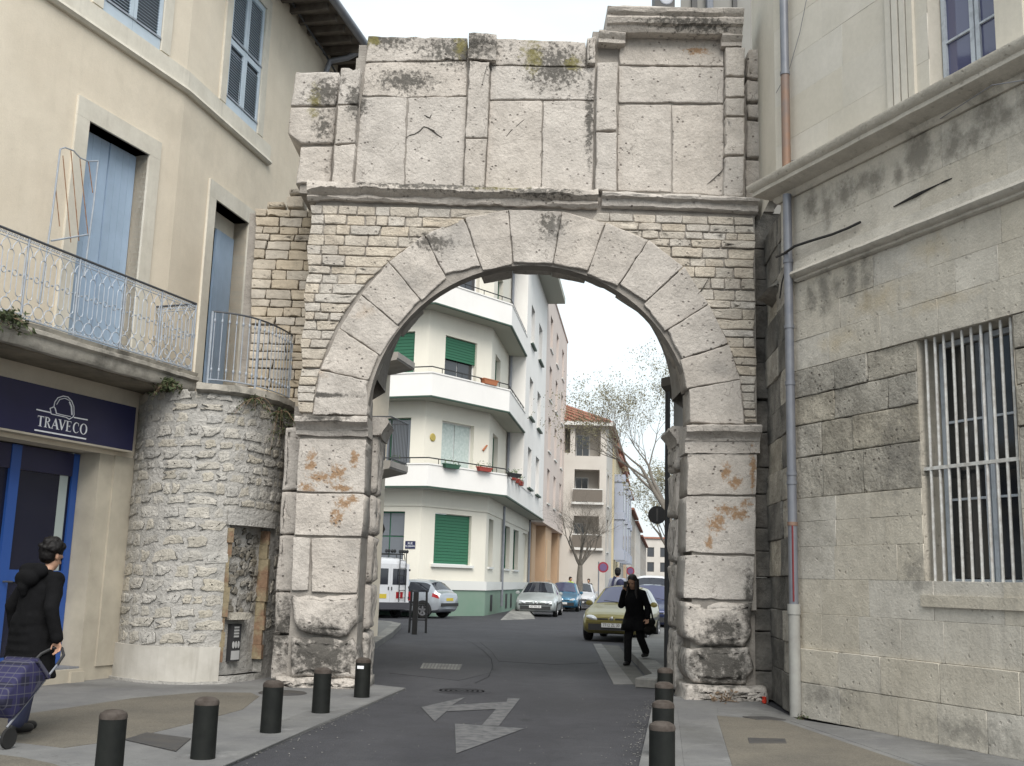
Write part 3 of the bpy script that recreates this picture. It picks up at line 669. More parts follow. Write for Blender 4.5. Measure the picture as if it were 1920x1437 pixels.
mat('navy', (.016, .017, .062), .35, c2=(.014, .015, .052), scale=2)
mat('sign_white', (.78, .80, .84), .5)
mat('alu_blue', (.025, .085, .32), .35)
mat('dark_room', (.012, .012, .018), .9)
mat('strip_pale', (.42, .47, .47), .4, c2=(.38, .44, .43), scale=2)
mat('shop_glass', (.010, .012, .030), .22, spec=.35)
mat('roof_wood', (.10, .085, .07), .9, c2=(.16, .14, .12), scale=5)
house = thing('corner_house', 'cream rendered corner house with blue shutters and a wrought iron balcony', 'house', (-6, 15, 0))

# walls with their openings
OPA = [(-7.2, -.30, 0.0, 3.05), (-1.16, .09, 4.40, 7.52), (-1.13, .13, 9.2, 11.6)]
OPB = [(1.19, 2.40, 4.40, 7.50), (1.24, 2.47, 9.2, 11.6)]
wl = MB()
wall_open(wl, FA, -8, UB, 3.05, 12.3, [o for o in OPA[1:]], .32)
wall_open(wl, FB, 0, 10.4, 0, 12.3, OPB, .32)
e = FB.P(10.4, 0); wl.quad(e, e+Vector((-7, 1, 0)), e+Vector((-7, 1, 12.3)), e+Vector((0, 0, 12.3)))
wl.build('wall', MATS['render_cream'], house)
ws = MB()
ws.fbox(FA, -.30, UB+.15, 0, 3.05, -.45, .0)     # pier between shop and drum
ws.fbox(FA, -.30, UB+.15, 3.05, 3.1, -.45, -.02)
ws.fbox(FA, -.55, -.30, 0, .16, -.45, .10)
ws.quad(FA.P(-8, 3.05, 0), FA.P(-.3, 3.05, 0), FA.P(-.3, 3.05, -.6), FA.P(-8, 3.05, -.6))
ws.fbox(FA, -7.2, -.30, 0, .19, -.45, .06)
ws.fbox(FA, -.02, UB, .2, 3.05, .0, .025)
ws.build('shop_wall', MATS['render_shop'], house)
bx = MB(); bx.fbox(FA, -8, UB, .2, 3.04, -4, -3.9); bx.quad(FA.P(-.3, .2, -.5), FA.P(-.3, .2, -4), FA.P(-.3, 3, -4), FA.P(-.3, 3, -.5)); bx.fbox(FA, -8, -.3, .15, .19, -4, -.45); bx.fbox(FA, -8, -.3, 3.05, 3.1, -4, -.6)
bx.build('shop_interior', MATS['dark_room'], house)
# stone surrounds (jambs and lintel are separate stones)
def surround(F, o, w=.24, d=.035, sill=False):
    a, b, c, e = o
    for u0, u1, z0, z1, nm in ((a-w, a, c, e-.002, 'jamb'), (b, b+w, c, e-.002, 'jamb'), (a-w, b+w, e, e+w*1.15, 'lintel')):
        mb = MB(); mb.fbox(F, u0, u1, z0, z1, -.30, d); mb.build(nm, MATS['cut_stone'], house)
surround(FA, OPA[1]); surround(FB, OPB[0]); surround(FA, OPA[2], w=.2); surround(FB, OPB[1], w=.2)
# string course following the bend
sc = MB()
prof = [(-.05, 8.80), (.05, 8.80), (.09, 8.84), (.08, 8.88), (.045, 8.90), (.045, 9.17), (-.05, 9.17)]
p0, p1, p2 = FA.P(-8, 0), FB.P(0, 0), FB.P(3.0, 0)
sc.sweep([(p0.x, p0.y), (p1.x, p1.y), (p2.x, p2.y)], prof); sc.build('string_course', MATS['cut_stone'], house)
# plank shutters standing in the balcony doors
def plank_leaf(F, u0, u1, z0, z1, d, n=4, name='shutter', m='shutter_blue'):
    base = MB(); base.fbox(F, u0, u1, z0, z1, d-.035, d-.012); s = base.build(name, MATS[m], house)
    wd = (u1-u0)/n
    for i in range(n):
        mb = MB(); mb.fbox(F, u0+i*wd+.002, u0+(i+1)*wd-.002, z0+.005, z1-.005, d-.012, d); mb.build('plank', MATS[m], s)
    return s
plank_leaf(FA, -1.14, -.49, 4.42, 7.50, -.20); plank_leaf(FA, -.475, .07, 4.42, 7.50, -.19)
plank_leaf(FB, 1.75, 2.38, 4.42, 7.20, -.22); plank_leaf(FB, 1.2, 1.74, 4.42, 7.20, -.30, 3)
mb = MB(); mb.fbox(FB, 1.2, 2.39, 7.20, 7.49, -.30, -.24); mb.build('transom', MATS['cut_stone'], house)
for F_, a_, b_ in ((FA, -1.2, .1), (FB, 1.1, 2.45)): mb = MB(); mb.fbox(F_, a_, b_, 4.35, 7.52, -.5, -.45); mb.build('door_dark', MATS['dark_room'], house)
# louvred shutters
def louvre_leaf(F, u0, u1, z0, z1, d):
    fr = MB(); t = .07
    fr.fbox(F, u0, u0+t, z0, z1, d, d+.035); fr.fbox(F, u1-t, u1, z0, z1, d, d+.035)
    fr.fbox(F, u0+t, u1-t, z0, z0+.16, d, d+.034); fr.fbox(F, u0+t, u1-t, z1-.1, z1, d, d+.034); fr.fbox(F, u0+t, u1-t, z0+1.12, z0+1.22, d, d+.034)
    s = fr.build('louvred_shutter', MATS['shutter_grey_blue'], house)
    bkp = MB(); bkp.fbox(F, u0+.02, u1-.02, z0+.1, z1-.05, d-.05, d-.03); bkp.build('slat_gap_shade', MATS['slat_gap_shade'], s)
    for zh in (.17, 1.24): hb = MB(); hb.fbox(F, u0-.03, u1, z0+zh, z0+zh+.03, d+.036, d+.05); hb.build('strap_hinge', MATS['iron_pale'], s)
    z = z0+.20
    while z < z1-.13:
        if not (z0+1.06 < z < z0+1.24):
            mb = MB(); P = F.P; a, b = u0+t, u1-t
            q = [P(a, z, d-.004), P(b, z, d-.004), P(b, z-.006, d-.004), P(a, z-.006, d-.004)]
            mb.hexa([P(a, z, d+.028), P(b, z, d+.028), P(b, z+.026, d-.004), P(a, z+.026, d-.004), P(a, z+.007, d+.030), P(b, z+.007, d+.030), P(b, z+.033, d-.002), P(a, z+.033, d-.002)])
            mb.build('slat', MATS['shutter_grey_blue'], s)
        z += .048
for F, o in ((FA, OPA[2]), (FB, OPB[1])):
    md = (o[0]+o[1])/2
    louvre_leaf(F, o[0]+.01, md-.004, 9.2, 11.6, -.03); louvre_leaf(F, md+.004, o[1]-.01, 9.2, 11.6, -.03)
# eaves, gutter, downpipe
ev = MB()
ev.fbox(FB, -.2, 10.9, 12.22, 12.32, -.1, .82); ev.fbox(FA, -8, UB, 12.22, 12.32, -.1, .30)
ev.build('eaves', MATS['roof_wood'], house)
for i in range(26):
    mb = MB(); mb.fbox(FB, .1+i*.42, .2+i*.42, 12.08, 12.215, -.05, .76); mb.build('rafter_end', MATS['roof_wood'], house)
rf = MB(); rf.add([FB.P(-.2, 12.36, .85), FB.P(10.9, 12.36, .85), FB.P(10.9, 14.6, -5), FB.P(-.2, 14.6, -5)], [(0, 1, 2, 3)])
rf.add([FA.P(-8, 12.36, .35), FA.P(UB+.1, 12.36, .35), FA.P(UB+.1, 14.6, -5), FA.P(-8, 14.6, -5)], [(0, 1, 2, 3)])
rf.build('roof', MATS['roof_wood'], house)
gt = MB(); gt.tube([FB.P(-.3, 12.26, .90), FB.P(10.9, 12.20, .90)], .085, 10); gt.build('gutter', MATS['zinc'], house, smooth=True)
dp = MB(); dp.tube([FB.P(5.3, 12.2, .86), FB.P(5.25, 12.0, .5), FB.P(5.15, 11.9, .16), FB.P(5.1, 11.6, .10), FB.P(5.1, 4, .10)], .06, 10); dp.build('downpipe', MATS['zinc'], house, smooth=True)
dp = MB(); dp.tube([FB.P(3.3, 12.2, .10), FB.P(4.2, 12.05, .12), FB.P(5.0, 11.98, .12), FB.P(5.6, 11.9, .1), FB.P(5.6, 9, .1)], .022, 6); dp.build('cable', MATS['iron_rail_dark'], house, smooth=True)

# ---- shopfront
shop = thing('shopfront', 'blue framed glazed shopfront under the navy sign', 'shopfront', tuple(FA.P(-1.5, .19, -.3)))
d0 = -.33
def bar(u0, u1, z0, z1, d=d0, m='alu_blue', nm='frame_bar', th=.06):
    mb = MB(); mb.fbox(FA, u0, u1, z0, z1, d-th, d); return mb.build(nm, MATS[m], shop)
bar(-.42, -.31, .2, 3.03); bar(-1.52, -1.36, .2, 3.03, d0+.01); bar(-1.36, -.42, 1.30, 1.45, d0-.002); bar(-1.36, -.42, .2, .36, d0-.002); bar(-1.36, -.42, 2.72, 3.03, d0-.002, 'navy')
bar(-2.9, -2.78, .2, 3.03); bar(-2.78, -1.52, .2, .38, d0-.002); bar(-2.78, -1.52, 2.72, 3.03, d0-.002, 'navy'); bar(-2.78, -1.52, 1.30, 1.45, d0-.002)
bar(-.5, -.31, .19, .215, .0, 'zinc', 'threshold', .3); bar(-1.36, -.5, .19, .215, -.02, 'zinc', 'threshold', .28)
for u0, u1, z0, z1 in ((-1.36, -.42, .36, 1.30), (-1.36, -.42, 1.45, 2.72), (-2.78, -1.52, .38, 1.30), (-2.78, -1.52, 1.45, 2.72), (-7, -2.9, .2, 3.0)):
    bar(u0, u1, z0, z1, d0-.03, 'shop_glass', 'pane', .01)
bar(-.62, -.47, .36, 1.30, d0-.026, 'strip_pale', 'pale_strip', .003); bar(-.62, -.47, 1.45, 2.72, d0-.026, 'strip_pale', 'pale_strip', .003)  # pale vertical strips set just in front of the panes
mb = MB(); mb.tube([FA.P(-1.44, 1.30, d0+.012), FA.P(-1.44, 1.30, d0+.06), FA.P(-1.34, 1.30, d0+.06)], .012, 8); mb.build('door_handle', MATS['iron_rail_dark'], shop, smooth=True)
# ---- sign
sgn = thing('shop_sign', 'navy fascia board with white TRAVECO lettering and a hard hat emblem', 'sign', tuple(FA.P(-1.5, 3.13, .1)))
DS = .15
mb = MB(); mb.fbox(FA, -7, .16, 3.13, 3.75, .0, DS); mb.build('board', MATS['navy'], sgn)
mb = MB(); mb.fbox(FA, -7, .165, 3.105, 3.13, .0, DS+.01); mb.build('trim', MATS['render_shop'], sgn)
def SG(cx, cy): return FA.px(cx*.14615, 690+cy*.14615, DS)
def ribbon(pts, wd, name, closed=False):
    mb = MB(); n = len(pts); m_ = n if closed else n-1
    for i in range(m_):
        a = Vector(pts[i]); b = Vector(pts[(i+1) % n]); t = (b-a); l = t.length; t.normalize(); q = Vector((-t.y, t.x))*wd/2; a2 = a-t*wd*.3; b2 = b+t*wd*.3
        c = [a2-q, b2-q, b2+q, a2+q]; dd = DS+.002+.0004*(i % 2)
        mb.hexa([FA.P(v[0], v[1], DS) for v in c]+[FA.P(v[0], v[1], dd+.004) for v in c])
    return mb.build(name, MATS['sign_white'], sgn)
ribbon([SG(470, 535), SG(650, 575)], .016, 'rule_line'); ribbon([SG(950, 637), SG(1118, 668)], .016, 'rule_line'); ribbon([SG(445, 797), SG(1097, 913)], .019, 'rule_line')
em = [(655, 590), (640, 520), (690, 500), (700, 440), (740, 385), (810, 362), (870, 375), (920, 430), (945, 500), (948, 600), (935, 630), (885, 660), (845, 635), (655, 592)]
ribbon([SG(*q) for q in em], .011, 'emblem')
ribbon([SG(*q) for q in ((690, 500), (705, 520), (722, 585))], .014, 'emblem'); ribbon([SG(*q) for q in ((725, 470), (765, 405), (830, 390), (890, 420))], .008, 'emblem')
ribbon([SG(*q) for q in ((890, 440), (915, 500), (920, 600))], .022, 'emblem'); ribbon([SG(*q) for q in ((722, 585), (800, 605), (900, 625))], .009, 'emblem')
# serif capitals drawn as flat shapes, unit box
def arcpts(cx, cz, rx, rz, a0, a1, n=14): return [(cx+rx*math.cos(R_(a0+(a1-a0)*i/n)), cz+rz*math.sin(R_(a0+(a1-a0)*i/n))) for i in range(n+1)]
def band(p, q): return [(p[i], p[i+1], q[i+1], q[i]) for i in range(len(p)-1)]
RC = lambda x0, z0, x1, z1: [(x0, z0), (x1, z0), (x1, z1), (x0, z1)]
LET = {
 'T': [RC(.36, 0, .58, 1), RC(.05, .92, .36, 1), RC(.58, .92, .9, 1), RC(.22, -.002, .72, .05), [(.05, .74), (.1, .92), (.05, .92)], [(.9, .74), (.9, .92), (.85, .92)]],
 'R': [RC(.14, 0, .34, 1), RC(.02, 0, .14, .05), RC(.34, 0, .46, .05), RC(.02, .95, .14, 1), [(.44, .48), (.62, .48), (1.0, 0), (.76, 0)], RC(.98, 0, 1.05, .05)]+band(arcpts(.42, .75, .40, .25, -90, 90), arcpts(.42, .75, .20, .18, -90, 90))+[RC(.34, .5, .42, .57), RC(.34, .93, .42, 1)],
 'A': [[(.08, 0), (.17, 0), (.5, .86), (.46, 1)], [(.46, 1), (.40, .8), (.72, 0), (.94, 0), (.56, 1)], RC(.26, .30, .66, .37), RC(-.02, 0, .28, .05), RC(.62, -.002, 1.04, .05)],
 'V': [[(.06, 1), (.28, 1), (.58, .22), (.50, 0), (.46, 0)], [(.50, 0), (.58, .1), (.90, 1), (.81, 1), (.52, .22)], RC(-.02, .95, .36, 1.002), RC(.72, .95, 1.0, 1.002)],
 'E': [RC(.14, 0, .36, 1), RC(.36, 0, .86, .06), RC(.36, .94, .82, 1), RC(.36, .49, .66, .55), RC(.02, 0, .14, .05), RC(.02, .95, .14, 1), [(.86, .06), (.92, .28), (.82, .06)], [(.82, .94), (.82, .76), (.76, .94)], RC(.62, .42, .67, .62)],
 'C': band(arcpts(.55, .5, .48, .52, 55, 305), arcpts(.60, .5, .33, .45, 55, 305))+[[(.80, .90), (.88, .98), (.88, .66), (.84, .66)], [(.80, .1), (.90, .22), (.93, .18), (.83, .06)]],
 'O': band(arcpts(.5, .5, .48, .52, 0, 360, 28), arcpts(.5, .5, .28, .46, 0, 360, 28))}
lx = [(465, 560), (556, 645), (645, 752), (735, 835), (832, 915), (918, 1008), (1012, 1112)]
for ch, (x0, x1) in zip('TRAVECO', lx):
    ym = 605+(x0-465)*.187
    a = SG(x0, ym+137); b = SG(x1, ym+137+(x1-x0)*.187); t = SG(x0, ym)
    u0, z0, u1, z1 = a[0], a[1], b[0], t[1]
    mb = MB()
    for pl_ in LET[ch]:
        pts = [(u0+(u1-u0)*x, z0+(z1-z0)*z) for x, z in pl_]
        ar_ = sum(pts[i][0]*pts[(i+1) % len(pts)][1]-pts[(i+1) % len(pts)][0]*pts[i][1] for i in range(len(pts)))
        if ar_ < 0: pts = pts[::-1]
        k = len(pts); dd = DS+.004+random.uniform(0, .0008)
        mb.add([FA.P(u, z, dd) for u, z in pts], [tuple(range(k))])
    mb.build('letter', MATS['sign_white'], sgn)

# ---- balcony
BO = .72                                        # projection of the railing line
bal = thing('balcony', 'projecting stone balcony with an ornate pale blue wrought iron railing', 'balcony', tuple(FA.P(-1.5, 4.0, .4)))
UE = .56
sl = MB(); prof = [(-.85, 4.02), (.02, 4.02), (.05, 4.07), (.05, 4.16), (.10, 4.19), (.10, 4.235), (.06, 4.25), (.08, 4.30), (-.85, 4.31)]
q0, q1, q2 = FA.P(-7, 0, BO+.02), FA.P(UE+.05, 0, BO+.02), FA.P(UE+.05, 0, -.05)
n = 46; path = [tuple((q0.lerp(q1, i/n))[:2]) for i in range(n+1)]
sl.sweep(path, prof); sl.v = [(x, y, z+.012*nz3(x, y, z, 5)*(1 if z < 4.3 else .5)) for x, y, z in sl.v]
sl.build('slab', MATS['balcony_stone'], bal, smooth=True)
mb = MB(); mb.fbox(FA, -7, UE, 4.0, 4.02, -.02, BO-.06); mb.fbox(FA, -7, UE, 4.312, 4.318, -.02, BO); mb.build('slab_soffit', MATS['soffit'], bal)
ZB = 4.33
def rail_unit(p):
    mb = MB(); r = .0065
    def loop(cx, cz, rx, rz, n=10, a0=0, a1=360):
        mb.tube([(cx+rx*math.cos(R_(a0+(a1-a0)*i/n)), 0, cz+rz*math.sin(R_(a0+(a1-a0)*i/n))) for i in range(n+1)], r, 4, caps=False)
    w_ = p*.27
    pts = [(-w_, .30), (-w_, .74)] + [(w_*math.cos(R_(a)), .74+w_*math.sin(R_(a))) for a in (135, 90, 45)] + [(w_, .74), (w_, .30)] + [(w_*math.cos(R_(a)), .30+w_*math.sin(R_(a))) for a in (-45, -90, -135)] + [(-w_, .30)]
    mb.tube([(x, 0, z) for x, z in pts], r, 4, caps=False)
    loop(p/2, .52, p*.20, p*.22, 8); mb.tube([(-.012, 0, .52), (.012, 0, .52)], .012, 5)
    loop(0, .135, p*.46, p*.46, 12)
    mb.tube([(0, 0, .255), (0, 0, .21)], .009, 4)
    for sx in (-1, 1):
        mb.tube([(sx*p*.08, 0, .79), (sx*p*.12, 0, .83), (sx*p*.30, 0, .875), (sx*p*.44, 0, .90), (sx*p*.46, 0, .935)], r, 4)
        loop(sx*p*.36, .955, p*.085, p*.085, 6); loop(sx*p*.13, .955, p*.085, p*.085, 6); loop(sx*p*.25, .045, p*.1, p*.09, 6)
    return mb
pch = .168
unit = None
def railing(a, b, skip_end=0):
    global unit
    d = (b-a); l = d.length; n = round(l/pch); ang = math.atan2(d.y, d.x)
    for i in range(n):
        p = a.lerp(b, (i+.5)/n)
        if unit is None:
            unit = rail_unit(pch).build('baluster', MATS['iron_pale'], bal, local=True); o = unit
        else: o = unit.copy(); col.objects.link(o); o.parent = bal
        o.location = p-bal.location; o.rotation_euler = (0, 0, ang); o.scale = (l/n/pch, 1, 1)
ra, rb = FA.P(-7, ZB, BO), FA.P(UE, ZB, BO)
rc = FA.P(UE, ZB, .02)
railing(FA.P(-5.0, ZB, BO), rb); railing(rb+Vector((0, 0, 0)), rc)
up = Vector((0, 0, 1))
for a, b in ((ra, rb), (rb, rc)):
    mb = MB(); mb.tube([a+up*.02, b+up*.02], .012, 6); mb.tube([a+up*.91, b+up*.91], .006, 5); mb.build('bottom_rail', MATS['iron_pale'], bal)
    mb = MB(); mb.tube([a+up*.995, b+up*.995], .017, 8); mb.build('handrail', MATS['iron_rail_dark'], bal, smooth=True)
for i, u in enumerate((-5.2, -4.35, -3.5, -2.65, -1.8, -.95, -.2, UE)):
    p = FA.P(u, ZB, BO); mb = MB(); mb.tube([p, p+up*.99], .013, 6); mb.build('post', MATS['iron_pale'], bal)
# rusty iron panel leaning behind the railing
pn = thing('iron_panel', 'thin rusty iron bar panel standing on the balcony by the shutter', 'gate panel', tuple(FA.P(-1.2, 4.33, .25)))
def PB(x, y, d=.30): 
    u, z = FA.px(x, y, d); return FA.P(u, z, d)
fr = MB(); fr.tube([PB(88, 440)-up*.9, PB(98, 400), PB(113, 280)], .012, 6); fr.tube([PB(113, 280), PB(122, 277), PB(138, 283), PB(150, 296), PB(166, 303), PB(184, 302)], .010, 6); fr.tube([PB(184, 302), PB(176, 380), PB(166, 455), PB(158, 520)], .011, 6); fr.tube([PB(96, 452), PB(166, 440)], .012, 6)
fr.build('frame', MATS['iron_pale'], pn, smooth=True)
for a, b in (((118, 292), (133, 455)), ((133, 283), (148, 452)), ((150, 298), (165, 440)), ((166, 303), (174, 362)), ((104, 350), (112, 425))):
    mb = MB(); mb.tube([PB(*a), PB(*b)], .007, 5); mb.build('bar', MATS['rust'], pn)

# ---- tower base (drum of rubble masonry), terrace above it
DP = [(-5.36, 15.50), (-5.12, 15.22), (-4.80, 15.00), (-4.42, 14.88), (-4.05, 14.95), (-3.72, 15.22), (-3.50, 15.70), (-3.36, 16.30)]
def crm(P, n=10):
    out = []
    for i in range(len(P)-1):
        p0 = Vector(P[max(i-1, 0)]); p1 = Vector(P[i]); p2 = Vector(P[i+1]); p3 = Vector(P[min(i+2, len(P)-1)])
        for k in range(n):
            t = k/n; out.append(.5*((2*p1)+(p2-p0)*t+(2*p0-5*p1+4*p2-p3)*t*t+(3*p1-p0-3*p2+p3)*t**3))
    out.append(Vector(P[-1])); return out
DPT = crm(DP); DL = [0]
for a, b in zip(DPT, DPT[1:]): DL.append(DL[-1]+(b-a).length)
DLEN = DL[-1]
def DR(s, z, d=0.0):
    s = max(0, min(DLEN-1e-4, s)); i = 0
    while DL[i+1] < s: i += 1
    t = (s-DL[i])/(DL[i+1]-DL[i]); p = DPT[i].lerp(DPT[i+1], t); a = DPT[max(i-1, 0)]; b = DPT[min(i+2, len(DPT)-1)]; tg = (b-a).normalized(); nn = Vector((tg.y, -tg.x))
    return Vector((p.x+nn.x*d, p.y+nn.y*d, z)), tg
def projpx(p):
    v = p-CO; z = v.dot(_fw); return 960+FPX*v.dot(CR)/z, 718.5-FPX*v.dot(CU)/z
def s_at(px, z):
    return min((abs(projpx(DR(DLEN*i/300, z)[0])[0]-px), DLEN*i/300) for i in range(301))[1]
mat('rubble', (.50, .475, .43), .93, c2=(.40, .38, .34), scale=5, bump=.8, bscale=24, bdist=.035, objvar=.12, hue=.5, grain=.10, gscale=70, mottle=.16)
mat('rubble_mortar', (.45, .435, .41), .95, c2=(.36, .35, .33), scale=4, bump=.9, bscale=18, bdist=.04, grain=.10, gscale=70, mottle=.16, spots=[dict(p=[(-3.6, 15.4, 4.0, .9, 1, .5), (-4.4, 14.7, 3.9, 1, 1, .25), (-3.4, 15.8, .4, .4, .6, .6)], c=(.12, .115, .10), a=.7, ns=8, w=.5, lo=.72, hi=1.0)])
mat('niche_stone', (.27, .25, .215), .95, c2=(.19, .175, .15), scale=6, bump=.8, bscale=24, bdist=.03, objvar=.2, hue=.4, mottle=.2)
mat('plinth_white', (.50, .48, .44), .9, c2=(.40, .38, .34), scale=2.5, bump=.25, bscale=40, bdist=.006, streak=((.25, .23, .2), .5, .5, .7))
mat('ochre', (.27, .225, .145), .95, mottle=.25, c2=(.22, .14, .09), scale=3.2, mixlo=.45, mixhi=.55, bump=.5, bscale=30, bdist=.02)
drum = thing('tower_base', 'curved rubble stone tower base with a walled-up niche, under the terrace', 'wall', tuple(DR(DLEN*.45, 0)[0]))
sn0, sn1 = s_at(424, 1.6), s_at(503, 1.6); zn0, zn1 = .12, 2.18
nd = 150; zz = [0, .12, .5, .9, 1.3, 1.7, 2.18, 2.6, 3.0, 3.4, 3.95]
mb = MB()
for i in range(nd):
    s0, s1 = DLEN*i/nd, DLEN*(i+1)/nd
    for j in range(len(zz)-1):
        innich = sn0 < (s0+s1)/2 < sn1 and zn0 < (zz[j]+zz[j+1])/2 < zn1
        d = -.13 if innich else 0
        q = [DR(s0, zz[j])[0], DR(s1, zz[j])[0], DR(s1, zz[j+1])[0], DR(s0, zz[j+1])[0]]
        def dd(s, z, base): return DR(s, z, base+.012*nz3(s, z, 2, 4))[0]
        mb.quad(dd(s0, zz[j], d), dd(s1, zz[j], d), dd(s1, zz[j+1], d), dd(s0, zz[j+1], d))
for s in (sn0, sn1): mb.quad(DR(s, zn0)[0], DR(s, zn1)[0], DR(s, zn1, -.15)[0], DR(s, zn0, -.15)[0])
mb.quad(DR(sn0, zn1)[0], DR(sn1, zn1)[0], DR(sn1, zn1, -.15)[0], DR(sn0, zn1, -.15)[0])
mb.build('mortar_face', MATS['rubble_mortar'], drum, smooth=True)
LUMPS = []
for k in range(12):
    q = stone_mb([(-.5, -.5), (random.uniform(-.1, .1), -.5+random.uniform(-.12, .15)), (.5, -.5+random.uniform(0, .35)), (.5+random.uniform(-.2, .02), .5-random.uniform(0, .2)), (random.uniform(-.2, .2), .5+random.uniform(-.12, .08)), (-.5+random.uniform(0, .2), .5-random.uniform(0, .35))],
                 -1, 1.0, gap=.0, bev=.16, jit=.20, relief=.16, step=.20, rings=(.6, .3), rough_s=2.6)
    LUMPS.append(q)
LME = []
def lump(parent, p, tg, w_, h_, proud, name='stone', m='rubble', tilt=0):
    k = random.randrange(len(LUMPS))
    while len(LME) <= k: LME.append({})
    key = m
    if key not in LME[k]:
        o = LUMPS[k].build(name, MATS[m], parent, smooth='full', local=True); LME[k][key] = o.data
    else:
        o = bpy.data.objects.new(name, LME[k][key]); col.objects.link(o); o.parent = parent
    o.location = p-org(parent); o.rotation_euler = (0, tilt, math.atan2(tg.y, tg.x)); o.scale = (w_, proud, h_)
z = .52; cnt = 0
while z < 3.85:
    h_ = random.uniform(.11, .20); s = random.uniform(0, .06)
    while s < DLEN-.1 and cnt < 298:
        w_ = random.choice((random.uniform(.12, .2), random.uniform(.18, .34), random.uniform(.25, .46))); sm = s+w_/2
        if not (sn0-.12 < sm < sn1+.12 and z < zn1+.1) and random.random() < .95:
            p, tg = DR(sm, z+h_/2, -.012)
            lump(drum, p, tg, w_*random.uniform(.92, 1.1), h_*random.uniform(.85, 1.12), random.uniform(.015, .034), tilt=random.uniform(-.10, .10)); cnt += 1
        s += w_+random.uniform(.005, .035)
    z += h_+random.uniform(.0, .03)
# plinth, niche jambs, niche rubble and meter box
def dstrip(s0, s1, z0, z1, d0, d1, name, m, n=16, parent=drum, zj=0.0):
    mb = MB(); pr = []
    for i in range(n):
        a, b = s0+(s1-s0)*i/n, s0+(s1-s0)*(i+1)/n
        mb.hexa([DR(a, z0, d1)[0], DR(b, z0, d1)[0], DR(b, z0, d0)[0], DR(a, z0, d0)[0], DR(a, z1+zj*nz3(a, 1, 1, 6), d1)[0], DR(b, z1+zj*nz3(b, 1, 1, 6), d1)[0], DR(b, z1+zj*nz3(b, 1, 1, 6), d0)[0], DR(a, z1+zj*nz3(a, 1, 1, 6), d0)[0]])
    return mb.build(name, MATS[m], parent)
dstrip(.02, sn0-.02, 0, .50, -.05, .05, 'plinth', 'plinth_white')
dstrip(0, sn0+.1, 0, .06, .0, .09, 'plinth_foot', 'rubble_mortar', zj=.02)
for a, b in ((sn0-.02, sn0+.05), (sn1-.06, sn1+.01)):
    for k in range(9): dstrip(a+random.uniform(-.012, .012), b+random.uniform(-.02, .02), .30+k*.2, .30+k*.2+.197, -.14, .012+random.uniform(-.02, .02), 'jamb_stone', 'ochre', n=2)
lint = dstrip(sn0-.05, sn1+.04, 2.14, 2.36, -.13, .05, 'lintel_stone', 'rubble_mortar', n=10, zj=.03)
for i in range(70):
    z_ = random.uniform(.95, 2.08); s = random.uniform(sn0+.12, sn1-.13); p, tg = DR(s, z_, -.135); lump(drum, p, tg, random.uniform(.09, .18), random.uniform(.07, .14), random.uniform(.02, .05), m='niche_stone', tilt=random.uniform(-.5, .5))
sb = s_at(448, .6)
mat('meter_dark', (.035, .035, .038), .6); mat('emblem_pale', (.40, .40, .40), .6)
dstrip(sb-.20, sb+.20, .86, .95, -.14, .03, 'niche_lip', 'rubble', n=4, zj=.03)
mbx = thing('meter_box', 'small dark metal meter box with pale emblem in the wall niche', 'meter box', tuple(DR(sb, .3, -.05)[0]))
def mstrip(s0, s1, z0, z1, d0, d1, name, m, n=3): return dstrip(s0, s1, z0, z1, d0, d1, name, m, n, mbx)
mstrip(sb-.10, sb+.10, .30, .80, -.125, -.05, 'case', 'meter_dark')
mstrip(sb-.085, sb+.085, .32, .44, -.05, -.046, 'plate', 'emblem_pale', 2)
for k in range(3):
    p, tg = DR(sb-.055+.055*k, .52, -.044); m_ = MB(); m_.lathe((0, 0, 0), [(0, 0), (.022, 0), (.022, .004), (0, .004)], 12, axis='y'); o = m_.build('oval', MATS['emblem_pale'], mbx, local=True)
    o.location = p-mbx.location; o.rotation_euler = (0, 0, math.atan2(tg.y, tg.x)); o.scale = (1, 1, 2.2)
for k in range(4): mstrip(sb-.05, sb+.05, .62+k*.04, .645+k*.04, -.05, -.045, 'slot', 'emblem_pale', 2)
# terrace slab and simple curved railing
ter = thing('terrace', 'curved terrace slab with plain iron railing over the tower base', 'terrace', tuple(DR(DLEN*.5, 3.9)[0]))
s_a = s_at(372, 4.05)
pth = [DR(s_a+(DLEN-s_a)*i/24, 0)[0] for i in range(25)]
mb = MB(); mb.sweep([(p.x, p.y) for p in pth], [(-.9, 3.93), (.05, 3.93), (.10, 3.97), (.09, 4.06), (.0, 4.08), (-.9, 4.08)]); mb.v = [(x, y, z_+.02*nz3(x, y, z_, 6)) for x, y, z_ in mb.v]
mb.build('slab', MATS['balcony_stone'], ter, smooth=True)
def TR(t, z): return DR(s_a+.12+(DLEN-s_a-.12)*t, z, -.02)[0]
for z_, r, nm, mm in ((4.13, .010, 'bottom_rail', 'iron_pale'), (5.10, .014, 'handrail', 'iron_rail_dark')):
    mb = MB(); mb.tube([TR(i/24, z_) for i in range(25)], r, 6); mb.build(nm, MATS[mm], ter, smooth=True)
def balu():
    mb = MB(); mb.tube([(0, 0, .0), (0, 0, .97)], .0075, 5)
    for z_ in (.14, .84): mb.lathe((0, 0, z_), [(.008, -.03), (.017, -.01), (.017, .01), (.008, .03)], 6)
    return mb
b0 = None
for i in range(17):
    t = (i+.4)/17
    if b0 is None: o = b0 = balu().build('baluster', MATS['iron_pale'], ter, local=True)
    else: o = b0.copy(); col.objects.link(o); o.parent = ter
    o.location = TR(t, 4.13)-ter.location
for t in (0.0, .42, 1.0):
    mb = MB(); mb.tube([TR(t, 4.06), TR(t, 5.10)], .016, 6); mb.build('post', MATS['iron_pale'], ter)
